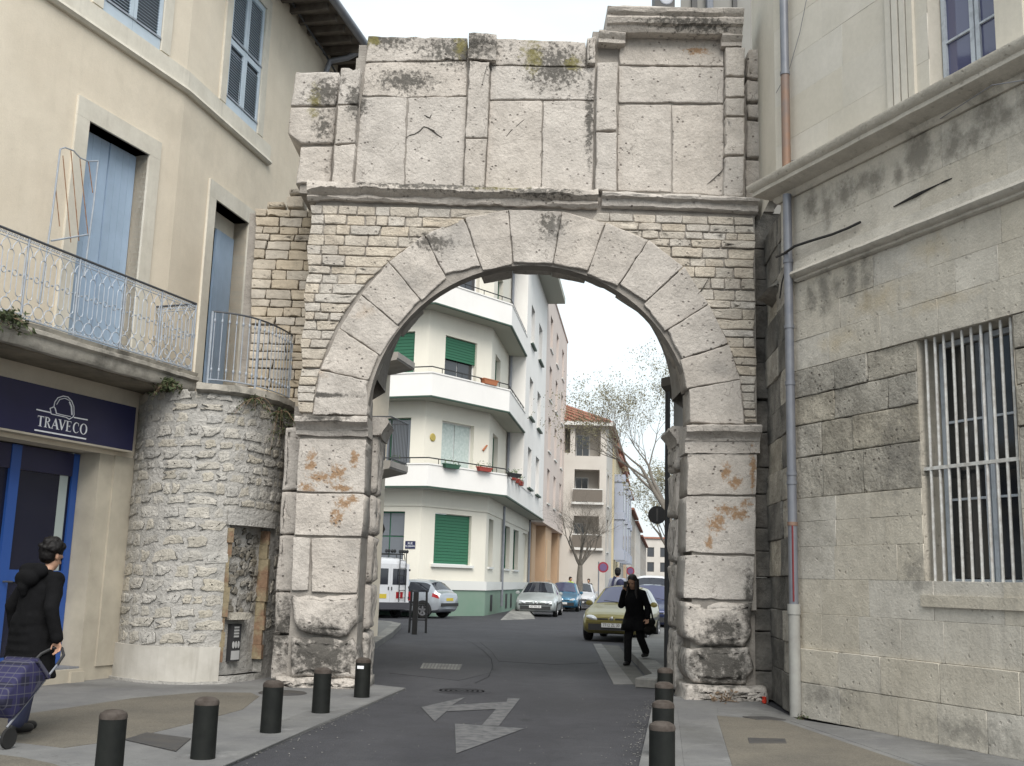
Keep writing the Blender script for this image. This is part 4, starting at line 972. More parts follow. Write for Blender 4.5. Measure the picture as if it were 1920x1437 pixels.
# second floor balconies further along the house, seen through the arch
mat('far_slab', (.36, .34, .32), .9, c2=(.28, .27, .25), scale=3, bump=.3, bscale=20)
def far_balcony(u0, u1, zb, proj, rail, label):
    t = thing('balcony', label, 'balcony', tuple(FB.P((u0+u1)/2, zb, proj/2)))
    mb = MB(); mb.fbox(FB, u0, u1, zb+.16, zb+.30, 0, proj); mb.hexa([FB.P(u0, zb, 0), FB.P(u1, zb, 0), FB.P(u1, zb+.12, proj*.96), FB.P(u0, zb+.12, proj*.96), FB.P(u0, zb+.16, 0), FB.P(u1, zb+.16, 0), FB.P(u1, zb+.16, proj*.98), FB.P(u0, zb+.16, proj*.98)]); mb.build('slab', MATS['far_slab'], t)
    if rail:
        c = [FB.P(u0+.03, zb+.3, .02), FB.P(u0+.03, zb+.3, proj-.04), FB.P(u1-.03, zb+.3, proj-.04), FB.P(u1-.03, zb+.3, .02)]
        for z_ in (.06, 1.0):
            mb = MB(); mb.tube([p+up*z_ for p in c], .018, 5); mb.build('rail', MATS['iron_rail_dark'], t)
        for a, b in zip(c, c[1:]):
            n = max(2, round((b-a).length/.11))
            for i in range(n+1): 
                p = a.lerp(b, i/n); mb = MB(); mb.tube([p, p+up], .009, 4); mb.build('bar', MATS['iron_rail_dark'], t)
    return t
far_balcony(8.9, 10.2, 3.78, .62, True, 'small dark railed balcony behind the left gate pier')
far_balcony(9.0, 10.3, 6.30, .64, False, 'bare balcony slab showing under the arch above the railed one')
# ================================================================ right building
FR = Frame((3.62, 13.1), -22.35, -1)
stn = [dict(p=[tuple(FR.P(-.2-.28*i+random.uniform(-.1, .1), 6.2+random.uniform(-.12, .1), 0))+(random.choice((.05, .09, .16, .22)), .3, random.uniform(.15, .55)) for i in range(16)], c=(.17, .155, .13), a=.8, ns=7, w=.5, lo=.63, hi=.95),
       dict(p=[tuple(FR.P(-.1-.25*i, 5.05, 0))+(.09, .3, random.uniform(.2, .45)) for i in range(5)], c=(.16, .15, .13), a=.8, ns=7, w=.5, lo=.63, hi=.95),
       dict(p=[tuple(FR.P(-.9, 3.6, 0))+(1.4, 2, .75), tuple(FR.P(0, 3, 0))+(.35, 1, 1.6)], c=(.24, .22, .185), a=.7, ns=5, w=.5, lo=.63, hi=1.0),
       dict(p=[tuple(FR.P(-1.3, 4.75, 0))+(.35, 1, .3), tuple(FR.P(-2.0, 5.1, 0))+(.25, 1, .25), tuple(FR.P(-.5, 4.4, 0))+(.3, 1, .15), tuple(FR.P(-2.2, 4.5, 0))+(.5, 1, .12)], c=(.44, .35, .21), a=.45, ns=4, w=.5, lo=.68, hi=1.05),
       dict(p=[tuple(FR.P(-1.5, 3.0, 0))+(.3, 1, .9), tuple(FR.P(-1.7, 1.7, 0))+(.2, 1, .4), tuple(FR.P(-.3, .3, 0))+(1.0, 1, .25), tuple(FR.P(-2.4, .2, 0))+(1.4, 1, .25)], c=(.16, .15, .135), a=.6, ns=9, w=.5, lo=.72, hi=.98)]
mat('ashlar', (.555, .515, .445), .92, c2=(.455, .42, .36), scale=2.0, bump=.5, bscale=34, bdist=.018, objvar=.05, hue=.2, grain=.08, gscale=70, pits=.3, spots=stn, streak=((.27, .25, .22), .5, .46, .8), mottle=.12, cracks=.35)
mat('ashlar_worn', (.43, .395, .335), .95, mottle=.2, c2=(.26, .238, .20), scale=3.2, bump=.8, bscale=22, bdist=.035, objvar=.10, hue=.2, grain=.08, pits=.6, spots=stn[3:])
mat('cement_patch', (.54, .51, .45), .92, c2=(.44, .415, .365), scale=1.8, bump=.5, bscale=30, bdist=.015, grain=.07, gscale=70, mottle=.1, cracks=.35, spots=stn[4:])
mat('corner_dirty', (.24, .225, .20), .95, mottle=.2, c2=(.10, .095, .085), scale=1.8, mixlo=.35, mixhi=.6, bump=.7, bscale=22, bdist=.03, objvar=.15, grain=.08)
mat('upper_stone', (.60, .565, .50), .92, mottle=.06, c2=(.54, .51, .445), scale=1.2, bump=.18, bscale=50, bdist=.005, objvar=.03, hue=.15, grain=.03, streak=((.40, .375, .32), .3, .45, .8))
mat('win_paint', (.45, .49, .54), .6, c2=(.34, .37, .41), scale=9, mixlo=.5, mixhi=.65, bump=.2, bscale=50)
mat('bar_white', (.62, .62, .60), .6, c2=(.42, .40, .37), scale=14)
mat('pipe_grey', (.20, .208, .23), .45, c2=(.16, .17, .20), scale=6, metal=.2)
mat('pipe_rust', (.25, .15, .10), .6, c2=(.17, .14, .13), scale=3, metal=.2)
mat('pipe_base', (.33, .33, .31), .6, c2=(.27, .265, .25), scale=5)
mat('cable_black', (.012, .012, .013), .6); mat('red_paint', (.17, .018, .022), .6)
glass('pane_blue', (.08, .085, .16), .05); glass('pane_dark', (.018, .02, .022), .08)
rb_ = thing('stone_building', 'tall stained ashlar building with a barred window and a drainpipe at its corner', 'building', tuple(FR.P(-1.5, 0, -.5)))
def wblock(F, u0, u1, z0, z1, m, parent, name='stone_block', d=0.0, depth=.3, **k):
    q = stone_mb([(u0, z0), (u1, z0), (u1, z1), (u0, z1)], 0, depth, **k)
    q.v = [tuple(F.P(x, z, d-y)) for x, y, z in q.v]
    q.build(name, MATS[m], parent, smooth='full', fix=True)
UC = .40                                        # lower corner
WIN = (-3.12, -1.84, 1.47, 4.17)
CZ = [.02, .42, .81, 1.22, 1.62, 2.0, 2.30, 2.58, 3.08, 3.48, 3.83, 4.17, 4.55, 4.91, 5.30]
for z0, z1 in zip(CZ, CZ[1:]):
    segs = [(-5.2, UC)]
    if z0 < WIN[3]-.01 and z1 > WIN[2]+.01 and not (z1 <= WIN[2]+.2 and z0 < WIN[2]-.2): segs = [(-5.2, WIN[0]), (WIN[1], UC)]
    worn = 2.55 < z0 < 4.1
    for a, b in segs:
        u = b
        while u > a+.02:
            l = random.uniform(.55, 1.05); nu = u-l
            if nu < a+.3: nu = a
            if worn: wblock(FR, nu, u, z0, z1, 'ashlar_worn', rb_, d=random.uniform(-.015, .005), gap=.001, bev=.010, jit=.008, relief=.014, step=.09, rings=(.8, .5), rnd=.05)
            elif z0 < .8: wblock(FR, nu, u, z0, z1, 'ashlar', rb_, d=.045+random.uniform(-.004, .004), gap=.0005, bev=.006, jit=.003, relief=.006, step=.1, rings=(.7,), rnd=.04)
            else: wblock(FR, nu, u, z0, z1, 'ashlar', rb_, d=random.uniform(-.003, .003), gap=.0004, bev=.0035, jit=.0012, relief=.003, step=.2, rings=(.7,), rnd=0)
            u = nu
# upper wall of large, hardly visible ashlar, then cornice mouldings
UWIN = (-3.16, -2.20, 6.76, 9.3)
z = 6.72; UZ = [6.72, 7.25, 7.8, 8.35, 8.9, 9.45, 10.2, 11]
for z0, z1 in zip(UZ, UZ[1:]):
    segs = [(-5.2, .57)] if z0 > 9.2 else [(-5.2, UWIN[0]-.001), (UWIN[1], .57)]
    for a, b in segs:
        u = b
        while u > a+.02:
            nu = u-random.uniform(.8, 1.4)
            if nu < a+.4: nu = a
            wblock(FR, nu, u, z0, z1, 'upper_stone', rb_, gap=.0, bev=.002, jit=.0006, relief=.0015, step=.25, rings=(.7,), rnd=0, d=random.uniform(-.001, .002)); u = nu
for z0, z1, m in ((5.57, 5.95, 'ashlar'), (5.95, 6.44, 'ashlar')):
    u = .48
    while u > -5.2:
        nu = max(-5.2, u-random.uniform(.9, 1.5)); wblock(FR, nu, u, z0, z1, m, rb_, gap=.0003, bev=.003, jit=.001, relief=.003, step=.2, rings=(.7,), rnd=0, d=random.uniform(-.002, .002)); u = nu
def rmould(name, prof, ua, ub, m='ashlar', ret=True):
    p = [FR.P(ua, 0), FR.P(ub, 0)]; path = [(q.x, q.y) for q in p]
    if ret: r = FR.P(ub, 0, -.9); path.append((r.x, r.y))
    # finer stations along the run
    n = 40; a, b = Vector(path[0]), Vector(path[1]); path = [tuple(a.lerp(b, i/n)) for i in range(n)]+path[1:]
    path = path[::-1]; mb = MB(); mb.sweep(path, prof); o = random.random()*50
    mb.v = [(x, y, zz_+.006*nz3(x+o, y, zz_, 3.0)+.004*nz3(x+o, y, zz_, 11)) for x, y, zz_ in mb.v]
    mb.build(name, MATS[m], rb_, smooth=True, fix=True)
rmould('cornice', [(-.3, 6.44), (.03, 6.44), (.06, 6.48), (.06, 6.52), (.22, 6.56), (.25, 6.58), (.25, 6.63), (.28, 6.65), (.31, 6.70), (.31, 6.73), (-.3, 6.76)], -5.2, .50)
rmould('band_moulding', [(-.3, 5.29), (.02, 5.29), (.05, 5.31), (.05, 5.335), (.10, 5.35), (.125, 5.385), (.11, 5.42), (.06, 5.44), (.05, 5.56), (-.3, 5.57)], -5.2, .12, ret=True)
for u in (-1.62, -1.74, -1.86, -1.97):
    mb = MB(); mb.fbox(FR, u-.045, u+.045, 6.74, 10.5, 0, .03+.012*(u < -1.7)); mb.build('pilaster_fillet', MATS['upper_stone'], rb_)
mb = MB(); mb.fbox(FR, -3.5, -3.16, 6.74, 10.5, 0, .05); mb.build('pilaster', MATS['upper_stone'], rb_)
# window openings: reveals, casements, panes
def reveal(F, o, depth, m, nm='reveal'):
    a, b, c, e = o; mb = MB()
    for p, q in (((a, c), (a, e)), ((b, e), (b, c)), ((a, e), (b, e)), ((b, c), (a, c))): mb.quad(F.P(p[0], p[1], -.01), F.P(q[0], q[1], -.01), F.P(q[0], q[1], -depth), F.P(p[0], p[1], -depth))
    mb.quad(F.P(a, c, -depth-.2), F.P(b, c, -depth-.2), F.P(b, e, -depth-.2), F.P(a, e, -depth-.2)); mb.build(nm, MATS[m], rb_)
reveal(FR, WIN, .42, 'ashlar'); reveal(FR, UWIN, .30, 'upper_stone')
def casement(F, u0, u1, z0, z1, d, gl, rows, nm='casement'):
    t = .055; fr = MB()
    fr.fbox(F, u0, u0+t, z0, z1, d-.05, d); fr.fbox(F, u1-t, u1, z0, z1, d-.05, d); fr.fbox(F, u0+t, u1-t, z0, z0+t*1.8, d-.05, d-.001); fr.fbox(F, u0+t, u1-t, z1-t, z1, d-.05, d-.001)
    c = fr.build(nm, MATS['win_paint'], rb_)
    for k in range(rows):
        a = z0+t*1.8+(z1-t-z0-t*1.8)*k/rows; b = z0+t*1.8+(z1-t-z0-t*1.8)*(k+1)/rows
        mb = MB(); mb.fbox(F, u0+t, u1-t, a+.012, b-.012, d-.035, d-.028); mb.build('pane', MATS[gl], c)
        if k: mb = MB(); mb.fbox(F, u0+t, u1-t, a-.012, a+.012, d-.045, d-.002); mb.build('glazing_bar', MATS['win_paint'], c)
for a, b in ((-3.10, -2.49), (-2.47, -1.86)):
    casement(FR, a, b, 1.55, 4.15, -.30, 'pane_dark', 3)
for a, b in ((-3.14, -2.69), (-2.67, -2.22)): casement(FR, a, b, 6.78, 9.2, -.18, 'pane_blue', 4)
mb = MB(); mb.fbox(FR, -3.16, -2.2, 6.74, 6.78, -.25, .02); mb.build('sill', MATS['upper_stone'], rb_)
mb = MB(); mb.fbox(FR, -3.2, -1.80, 1.36, 1.475, -.42, .03); mb.build('sill', MATS['ashlar'], rb_)
grl = thing('window_bars', 'white painted iron security bars across the ground floor window', 'window bars', tuple(FR.P(-2.48, 1.5, -.05)))
for i in range(10):
    u = -1.93-.125*i; mb = MB(); mb.tube([FR.P(u, 1.48, -.06), FR.P(u, 4.165, -.06)], .0155, 6); mb.build('bar', MATS['bar_white'], grl)
for zc in (2.78,):
    mb = MB(); mb.fbox(FR, -3.12, -1.80, zc-.018, zc+.018, -.085, -.045); mb.build('cross_bar', MATS['bar_white'], grl)
# corner return down to the gate, dark and stained
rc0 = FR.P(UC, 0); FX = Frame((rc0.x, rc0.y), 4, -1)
z = 0.02
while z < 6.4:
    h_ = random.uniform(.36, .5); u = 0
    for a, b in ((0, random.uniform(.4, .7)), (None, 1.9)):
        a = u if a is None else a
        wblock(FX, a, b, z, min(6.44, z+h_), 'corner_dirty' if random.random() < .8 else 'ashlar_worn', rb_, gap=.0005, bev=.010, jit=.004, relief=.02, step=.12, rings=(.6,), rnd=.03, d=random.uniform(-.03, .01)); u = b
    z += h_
bk = MB(); bk.fbox(FR, -5.2, UC-.05, 0, 5.28, -.75, -.62); bk.fbox(FR, -5.2, .5, 9.4, 12, -.4, -.28); bk.fbox(FX, .02, 1.9, 0, 6.4, -.4, -.25); bk.fbox(FR, -5.2, .5, 6.74, 12, -.95, -.8)
p = [FR.P(.57, 6.74, -.02), FR.P(.57, 12, -.02), Vector((3.55, 15.6, 12)), Vector((3.55, 15.6, 6.74))]; bk.quad(*p); bk.build('wall_core', MATS['upper_stone'], rb_)
# broken corbel stone sticking out beside the arch
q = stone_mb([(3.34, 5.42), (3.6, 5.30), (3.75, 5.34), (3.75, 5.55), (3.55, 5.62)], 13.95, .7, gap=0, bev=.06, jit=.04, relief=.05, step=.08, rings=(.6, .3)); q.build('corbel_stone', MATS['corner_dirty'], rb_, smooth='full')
# ---- drainpipe
dpp = thing('drainpipe', 'long grey drainpipe running down the corner of the stained building', 'drainpipe', tuple(FR.P(.2, 0, .1)))
ud = .21
def pseg(z0, z1, r, m, nm='pipe', u=ud, d=.10): mb = MB(); mb.tube([FR.P(u+.012*(6-z0)*0, z0, d), FR.P(u, z1, d)], r, 14); mb.build(nm, MATS[m], dpp, smooth=True)
pseg(PV, 1.22, .068, 'pipe_base'); pseg(1.20, 1.32, .078, 'pipe_base', 'socket')
pseg(1.32, 4.0, .056, 'pipe_grey'); pseg(4.0, 6.46, .055, 'pipe_grey'); pseg(6.72, 8.1, .056, 'pipe_rust', d=.10); pseg(8.1, 11.5, .055, 'pipe_grey', d=.10)
for z_ in (2.75, 2.86, 3.98, 4.7, 5.55, 8.1, 2.25): pseg(z_, z_+.045, .064, 'pipe_grey' if z_ != 2.25 else 'pipe_rust', 'collar')
mb = MB(); mb.tube([FR.P(ud-.045, 1.35, .135), FR.P(ud-.045, 2.25, .135)], .012, 5); mb.build('painted_strip', MATS['red_paint'], dpp)
# ---- cables
def PR(x, y, d=.06): 
    u, z = FR.px(x, y, d); return FR.P(u, z, d)
cb = MB(); cb.tube([PR(1456, 482, .05), PR(1470, 476, .15), PR(1490, 462, .18), PR(1520, 452, .08), PR(1560, 440, .05), PR(1590, 428, .05), PR(1613, 417, .04)], .018, 6); cb.tube([PR(1470, 478, .15), PR(1474, 500, .12), PR(1466, 530, .06), PR(1462, 560, .04)], .009, 5)
tag(cb.build('power_cable', MATS['cable_black'], smooth=True), 'thick black cable crossing the drainpipe beneath the cornice', 'cable')
cb = MB(); cb.tube([PR(1468, 305, .06), PR(1600, 277, .02), PR(1760, 225, .04), PR(1860, 160, .33), PR(1925, 150, .34)], .005, 4)
cb.tube([PR(1512, 0, .03), PR(1500, 60, .03), PR(1480, 130, .03), PR(1455, 175, .03)], .004, 4); cb.tube([PR(1468, 305, .06), PR(1470, 320, .03), PR(1458, 345, .03)], .007, 4)
tag(cb.build('thin_wire', MATS['pipe_grey'], smooth=True), 'thin grey wire strung along the upper wall above the cornice', 'cable')
mb = MB()
for (a, b, w0) in (((1676, 388), (1762, 345), .022), ((1762, 345), (1785, 335), .012)):
    p, q = PR(*a, d=.0), PR(*b, d=.0); mb.tube([p+FR.n*.004, p.lerp(q, .5)+FR.n*.006, q+FR.n*.004], [.006, w0, .006], 5)
mb.build('wall_crack', MATS['cable_black'], rb_)
# ================================================================ buildings beyond the gate
mat('white_paint', (.82, .80, .775), .8, streak=((.66, .64, .61), .25, .45, .85), c2=(.77, .75, .725), scale=.6, grain=.02)
mat('cream_paint', (.77, .735, .645), .85, mottle=.04, mscale=2, streak=((.62, .58, .5), .3, .45, .85), c2=(.72, .685, .60), scale=.5)
mat('soffit_green', (.37, .375, .325), .85); mat('edge_green', (.035, .07, .05), .6)
mat('shutter_green', (.02, .12, .065), .6, c2=(.018, .12, .062), scale=3)
mat('base_green', (.19, .265, .215), .85, c2=(.16, .25, .195), scale=1)
mat('pink_render', (.66, .57, .52), .85, streak=((.5, .43, .39), .3, .45, .85), c2=(.61, .525, .48), scale=.5); mat('terracotta_render', (.50, .345, .225), .85, c2=(.45, .31, .20), scale=.7)
mat('sill_white', (.66, .66, .64), .8); mat('frame_white', (.70, .70, .70), .6); mat('curtain', (.42, .50, .48), .8, c2=(.56, .62, .60), scale=9)
mat('terracotta_pot', (.40, .15, .07), .85); mat('pot_red', (.30, .05, .035), .7); mat('pot_green', (.03, .09, .055), .7)
mat('plaster_pale', (.56, .53, .49), .88, c2=(.50, .47, .43), scale=.6); mat('plaster_yellow', (.58, .50, .34), .88, c2=(.52, .45, .30), scale=.6)
mat('plaster_orange', (.52, .38, .25), .88); mat('plaster_grey', (.40, .37, .33), .9, c2=(.33, .30, .27), scale=.5); mat('bay_blue', (.33, .36, .44), .6)
mat('roof_tile', (.36, .17, .12), .9, c2=(.28, .13, .095), scale=6, bump=.4, bscale=30); mat('beige_dark', (.16, .14, .12), .9)
mat('iron_black', (.012, .012, .013), .5); mat('grey_wall', (.27, .265, .25), .92, c2=(.23, .225, .21), scale=1.2)
mat('enamel_blue', (.012, .014, .06), .4); mat('hedge_leaf', (.05, .09, .03), .8, c2=(.08, .12, .04), scale=8)
glass('far_glass', (.03, .033, .04), .1); glass('far_glass_light', (.13, .14, .16), .15)

Cl = Vector((-3.47, 43.78, 0)); Cr = Vector((-.92, 46.81, 0)); WC = (Cr-Cl).length
FC = Frame(Cl, math.degrees(math.atan2(Cr.x-Cl.x, Cr.y-Cl.y))); FT = Frame(Cr, 7); FL = Frame(Cl, 110)
wb = thing('apartment_house', 'white and cream corner apartment house with chamfered corner, wrapping balconies and green shutters', 'building', tuple(FC.P(WC/2, 0, -3)))
SE, SW = 17.5, 6.15
def pth(u_l=-9, u_r=SE, inset=0): 
    a, b = FL.P(u_l, 0), FT.P(u_r, 0); return [(a.x, a.y), (Cl.x, Cl.y), (Cr.x, Cr.y), (b.x, b.y)]
def band(name, m, prof, u_l=-9, u_r=SE, par=wb): mb = MB(); mb.sweep(pth(u_l, u_r), prof); return mb.build(name, MATS[m], par)
def window(F, par, u0, u1, z0, z1, d=0.0, rec=.22, kind='glass', rows=1, cols=2, frame='frame_white', gl='far_glass', sill=True, wall=None, name='window'):
    """an opening's frame, panes and sill; walls leave the opening free"""
    t = min(.06, (u1-u0)*.12); fr = MB()
    fr.fbox(F, u0, u0+t, z0, z1, d-rec-.04, d-rec+.02); fr.fbox(F, u1-t, u1, z0, z1, d-rec-.04, d-rec+.02); fr.fbox(F, u0+t, u1-t, z1-t, z1, d-rec-.04, d-rec+.019); fr.fbox(F, u0+t, u1-t, z0, z0+t, d-rec-.04, d-rec+.019)
    o = fr.build(name, MATS[frame], par)
    for c in range(cols):
        for r in range(rows):
            a = u0+t+(u1-u0-2*t)*c/cols; b = u0+t+(u1-u0-2*t)*(c+1)/cols; e = z0+t+(z1-z0-2*t)*r/rows; f = z0+t+(z1-z0-2*t)*(r+1)/rows
            mb = MB(); g_ = t*.45; mb.fbox(F, a+(g_ if c else 0), b-(g_ if c < cols-1 else 0), e+(g_ if r else 0), f-(g_ if r < rows-1 else 0), d-rec-.03, d-rec-.01); mb.build('pane', MATS[gl], o)
    bk_ = MB(); bk_.fbox(F, u0+t*.5, u1-t*.5, z0+t*.5, z1-t*.5, d-rec-.10, d-rec-.045); bk_.build('mullion', MATS[frame], o)
    if sill: mb = MB(); mb.fbox(F, u0-.08, u1+.08, z0-.09, z0, d-rec+.02, d+.08); mb.build('sill', MATS['sill_white'], o)
    return o
def roller(F, par, u0, u1, z0, z1, d, n):
    b = MB(); b.fbox(F, u0, u1, z0, z1, d-.03, d-.02); s = b.build('roller_shutter', MATS['shutter_green'], par)
    for i in range(n):
        a = z0+(z1-z0)*i/n; mb = MB(); h_ = (z1-z0)/n; P = F.P
        mb.hexa([P(u0, a, d-.02), P(u1, a, d-.02), P(u1, a, d+.012), P(u0, a, d+.012), P(u0, a+h_*.95, d-.02), P(u1, a+h_*.95, d-.02), P(u1, a+h_*.95, d-.004), P(u0, a+h_*.95, d-.004)]); mb.build('slat', MATS['shutter_green'], s)
# walls per floor
ZF = [5.25, 8.86, 12.68, 16.5]; TOP = 18.0
oC = [(.80, 3.02, 2.07, 4.11)]; oT = [(.85, 2.3, 2.05, 4.12), (6.3, 8.6, 2.05, 4.12), (10.1, 12.5, 2.05, 4.12), (14.6, 17.2, .9, 4.15)]; oL = [(-2.2, -.72, 1.2, 4.11)]
for k in range(3):
    zb = ZF[k]; oC.append((1.0, 2.98, zb+.05, zb+2.68)); oL.append((-2.6, -.64, zb+.05, zb+2.68)); oT.append((1.2, 3.0, zb+.05, zb+2.68))
mb = MB(); mb2 = MB()
wall_open(mb, FC, 0, WC, 1.05, TOP, oC, .25); wall_open(mb, FL, -9, 0, 1.05, TOP, oL, .25)
wall_open(mb, FT, 0, SE, 1.05, 5.05, oT[:4], .25); wall_open(mb, FT, 0, SW, 5.05, TOP, oT[4:], .25)
mb.build('wall', MATS['cream_paint'], wb)
oW = []
for k in range(3):
    zb = ZF[k]+.95
    oW += [(8.1, 9.9, zb, zb+2.0), (12.3, 14.3, zb, zb+2.0)]
wg = MB(); wall_open(wg, FT, SW, SE-.4, 5.30, TOP, oW, .25, d=.85); wg.quad(FT.P(SW, 5.3, .85), FT.P(SW, TOP, .85), FT.P(SW, TOP, -.2), FT.P(SW, 5.3, -.2)); wg.quad(FT.P(SE-.4, 5.3, .85), FT.P(SE-.4, TOP, .85), FT.P(SE-.4, TOP, -6), FT.P(SE-.4, 5.3, -6))
wg.build('wing_wall', MATS['white_paint'], wb)
for o in oW:
    wn = window(FT, wb, *o, d=.85, cols=1, rows=1, gl='far_glass'); mb = MB(); mb.fbox(FT, o[0]-.05, o[1]+.05, o[2]-.14, o[2]-.06, .85, 1.0); mb.build('ledge', MATS['edge_green'], wn)
    mb = MB(); mb.fbox(FT, o[0], o[0]+(o[1]-o[0])*.35, o[2]+.02, o[3]-.02, .64, .68); mb.build('shutter', MATS['shutter_green'], wn)
roller(FC, wb, .82, 3.0, 2.09, 4.09, -.12, 16)
for o in oT[:3]: window(FT, wb, *o, cols=1, gl='far_glass', frame='shutter_green')
mb = MB(); mb.fbox(FC, .65, 3.15, 1.95, 2.06, -.2, .12); mb.build('sill', MATS['sill_white'], wb)
mb = MB(); mb.fbox(FT, 14.62, 17.18, .92, 4.13, -.22, -.15); mb.build('door', MATS['cream_paint'], wb)
window(FL, wb, *oL[0], cols=2, rows=3, frame='shutter_green', gl='far_glass_light', sill=False)
for k in range(3):
    zb = ZF[k]
    wn = window(FC, wb, *oC[k+1], cols=2, rows=1, gl='curtain' if k == 0 else 'far_glass', sill=False)
    if k == 1: roller(FC, wb, 1.02, 2.96, zb+1.72, zb+2.66, -.10, 8)
    if k == 0:
        mb = MB(); mb.fbox(FC, 1.06, 1.95, zb+.1, zb+2.6, -.20, -.195); mb.build('inner_shutter', MATS['shutter_green'], wn) if False else None
    window(FT, wb, *oT[4+k], cols=1, gl='far_glass_light', sill=False, frame='shutter_green')
    if k == 1: roller(FL, wb, -2.58, -.66, zb+.07, zb+2.66, -.12, 18)
    else: window(FL, wb, *oL[k+1], cols=2, gl='far_glass_light', sill=False, frame='shutter_green')
band('basement', 'base_green', [(-.5, 0), (.05, 0), (.05, 1.05), (-.5, 1.05)]); band('base_ledge', 'sill_white', [(-.3, 1.05), (.10, 1.05), (.10, 1.42), (.06, 1.45), (-.3, 1.45)][:3]+[(.09, 1.20), (.03, 1.22), (-.3, 1.22)])
band('lintel_band', 'cream_paint', [(-.2, 4.32), (.05, 4.32), (.06, 4.36), (.06, 5.0), (-.2, 5.0)])
for k in range(3):
    zs = ZF[k]-.25; ur = SE if k == 0 else SW-.02
    band('balcony_slab', 'soffit_green', [(-.1, zs), (.80, zs), (.84, zs+.03), (.84, zs+.24), (-.1, zs+.24)], u_r=ur)
    band('drip_edge', 'edge_green', [(.80, zs-.01), (.90, zs-.01), (.90, zs+.05), (.845, zs+.05), (.845, zs-.005)], u_r=ur); 
    hp = .66 if k == 0 else .72
    band('parapet', 'white_paint', [(.74, zs+.241), (.87, zs+.06), (.87, zs+hp+.24), (.90, zs+hp+.245), (.90, zs+hp+.30), (.70, zs+hp+.30), (.74, zs+hp+.24)], u_r=ur if k else 11)
    if k == 0:
        q = MB(); q.fbox(FT, 11, SE-.4, zs+.06, 5.32, .74, .872); q.build('parapet', MATS['white_paint'], wb)
    # handrail on posts
    a, b = FL.P(-9, 0, .80), FT.P(min(ur, 11), 0, .80); n1 = (FL.n+FC.n).normalized(); n2 = (FC.n+FT.n).normalized()
    c1 = Cl+n1*(.80/n1.dot(FC.n)); c2 = Cr+n2*(.80/n2.dot(FC.n)); zr_ = zs+hp+.30
    mb = MB(); mb.tube([Vector((p.x, p.y, zr_+.22)) for p in (a, c1, c2, b)], .025, 6); mb.build('handrail', MATS['iron_black'], wb)
    for p, q, n in ((a, c1, 6), (c1, c2, 4), (c2, b, 6)):
        for i in range(n):
            s_ = p.lerp(q, (i+.5)/n); mb = MB(); mb.tube([Vector((s_.x, s_.y, zr_-.02)), Vector((s_.x, s_.y, zr_+.22))], .015, 4); mb.build('rail_post', MATS['iron_black'], wb)
rf = MB(); rp = [FL.P(-9, TOP, .5), Cl+n1*.9+Vector((0, 0, TOP)), Cr+n2*.9+Vector((0, 0, TOP)), FT.P(SW, TOP, 1.0), FT.P(SW, TOP, 1.9), FT.P(SE-.2, TOP, 1.9), FT.P(SE-.2, TOP, -8), FL.P(-9, TOP, -8)]
rf.add([p+Vector((0, 0, .004)) for p in rp]+[p+Vector((0, 0, .35)) for p in rp], [tuple(range(8))[::-1], tuple(range(8, 16))]+[(i, (i+1) % 8, (i+1) % 8+8, i+8) for i in range(8)]); rf.build('roof', MATS['soffit_green'], wb)
for F, u, z0, z1, d in ((FT, 5.15, .3, 4.95, .10), (FT, SW-.12, 5.3, TOP, .10), (FT, SE-.2, .3, 5.0, .1)):
    mb = MB(); mb.tube([F.P(u, z0, d), F.P(u, z1, d)], .07, 8); mb.build('downpipe', MATS['zinc'], wb, smooth=True)
for u in (1.6, 7, 9): mb = MB(); mb.fbox(FT, u, u+.7, .15, .85, .045, .06); mb.build('vent', MATS['iron_black'], wb)
# flower pots and boxes on the balconies
def pot(p, yaw, w_, m, label, plant=True, h_=.17, d_=.18):
    t = thing('flower_box', label, 'flower pot', tuple(p), yaw); mb = MB()
    a, b, c = w_/2, d_/2, .82
    mb.hexa([(-a*c, -b*c, 0), (a*c, -b*c, 0), (a*c, b*c, 0), (-a*c, b*c, 0), (-a, -b, h_), (a, -b, h_), (a, b, h_), (-a, b, h_)]); mb.box(-a*1.04, a*1.04, -b*1.06, b*1.06, h_-.03, h_+.004); mb.build('box', MATS[m], t, local=True)
    if plant:
        lf = MB()
        for i in range(46):
            x, y, z = random.uniform(-a, a), random.uniform(-b, b), h_+random.uniform(.0, .22); s = random.uniform(.03, .06); v = Vector((random.uniform(-1, 1), random.uniform(-1, 1), random.uniform(-.3, 1))).normalized(); q = v.orthogonal().normalized()
            lf.quad(Vector((x, y, z)), Vector((x, y, z))+v*s+q*s*.4, Vector((x, y, z))+v*s*2, Vector((x, y, z))+v*s-q*s*.4)
        lf.build('foliage', MATS['hedge_leaf'], t, local=True)
yC = math.atan2(FC.u.y, FC.u.x); yT = math.atan2(FT.u.y, FT.u.x); yL = math.atan2(FL.u.y, FL.u.x)
zp = ZF[0]-.25+.66+.31
pot(FC.P(2.6, zp-.05, .98), yC, .85, 'pot_red', 'red planter hung on the first floor balcony rail before the curtained window')
pot(FC.P(.6, zp-.12, .98), yC, .9, 'pot_green', 'dark green planter left of the red one on the first floor balcony')
pot(FL.P(-1.0, zp-.12, .98), yL, .9, 'pot_green', 'dark green planter round the corner of the first floor balcony')
pot(FC.P(4.55, zp-.12, .98), yC, .8, 'iron_black', 'dark planter with ferns at the chamfer end of the balcony')
for i, u in enumerate((1.5, 3.0, 4.2)):
    pot(FT.P(u, zp-.1, .98), yT, .75, 'pot_red', ['red flower pot on the street side rail nearest the chamfered corner', 'red flower pot in the middle of three on the street side rail', 'red flower pot on the street side rail farthest from the chamfered corner'][i])
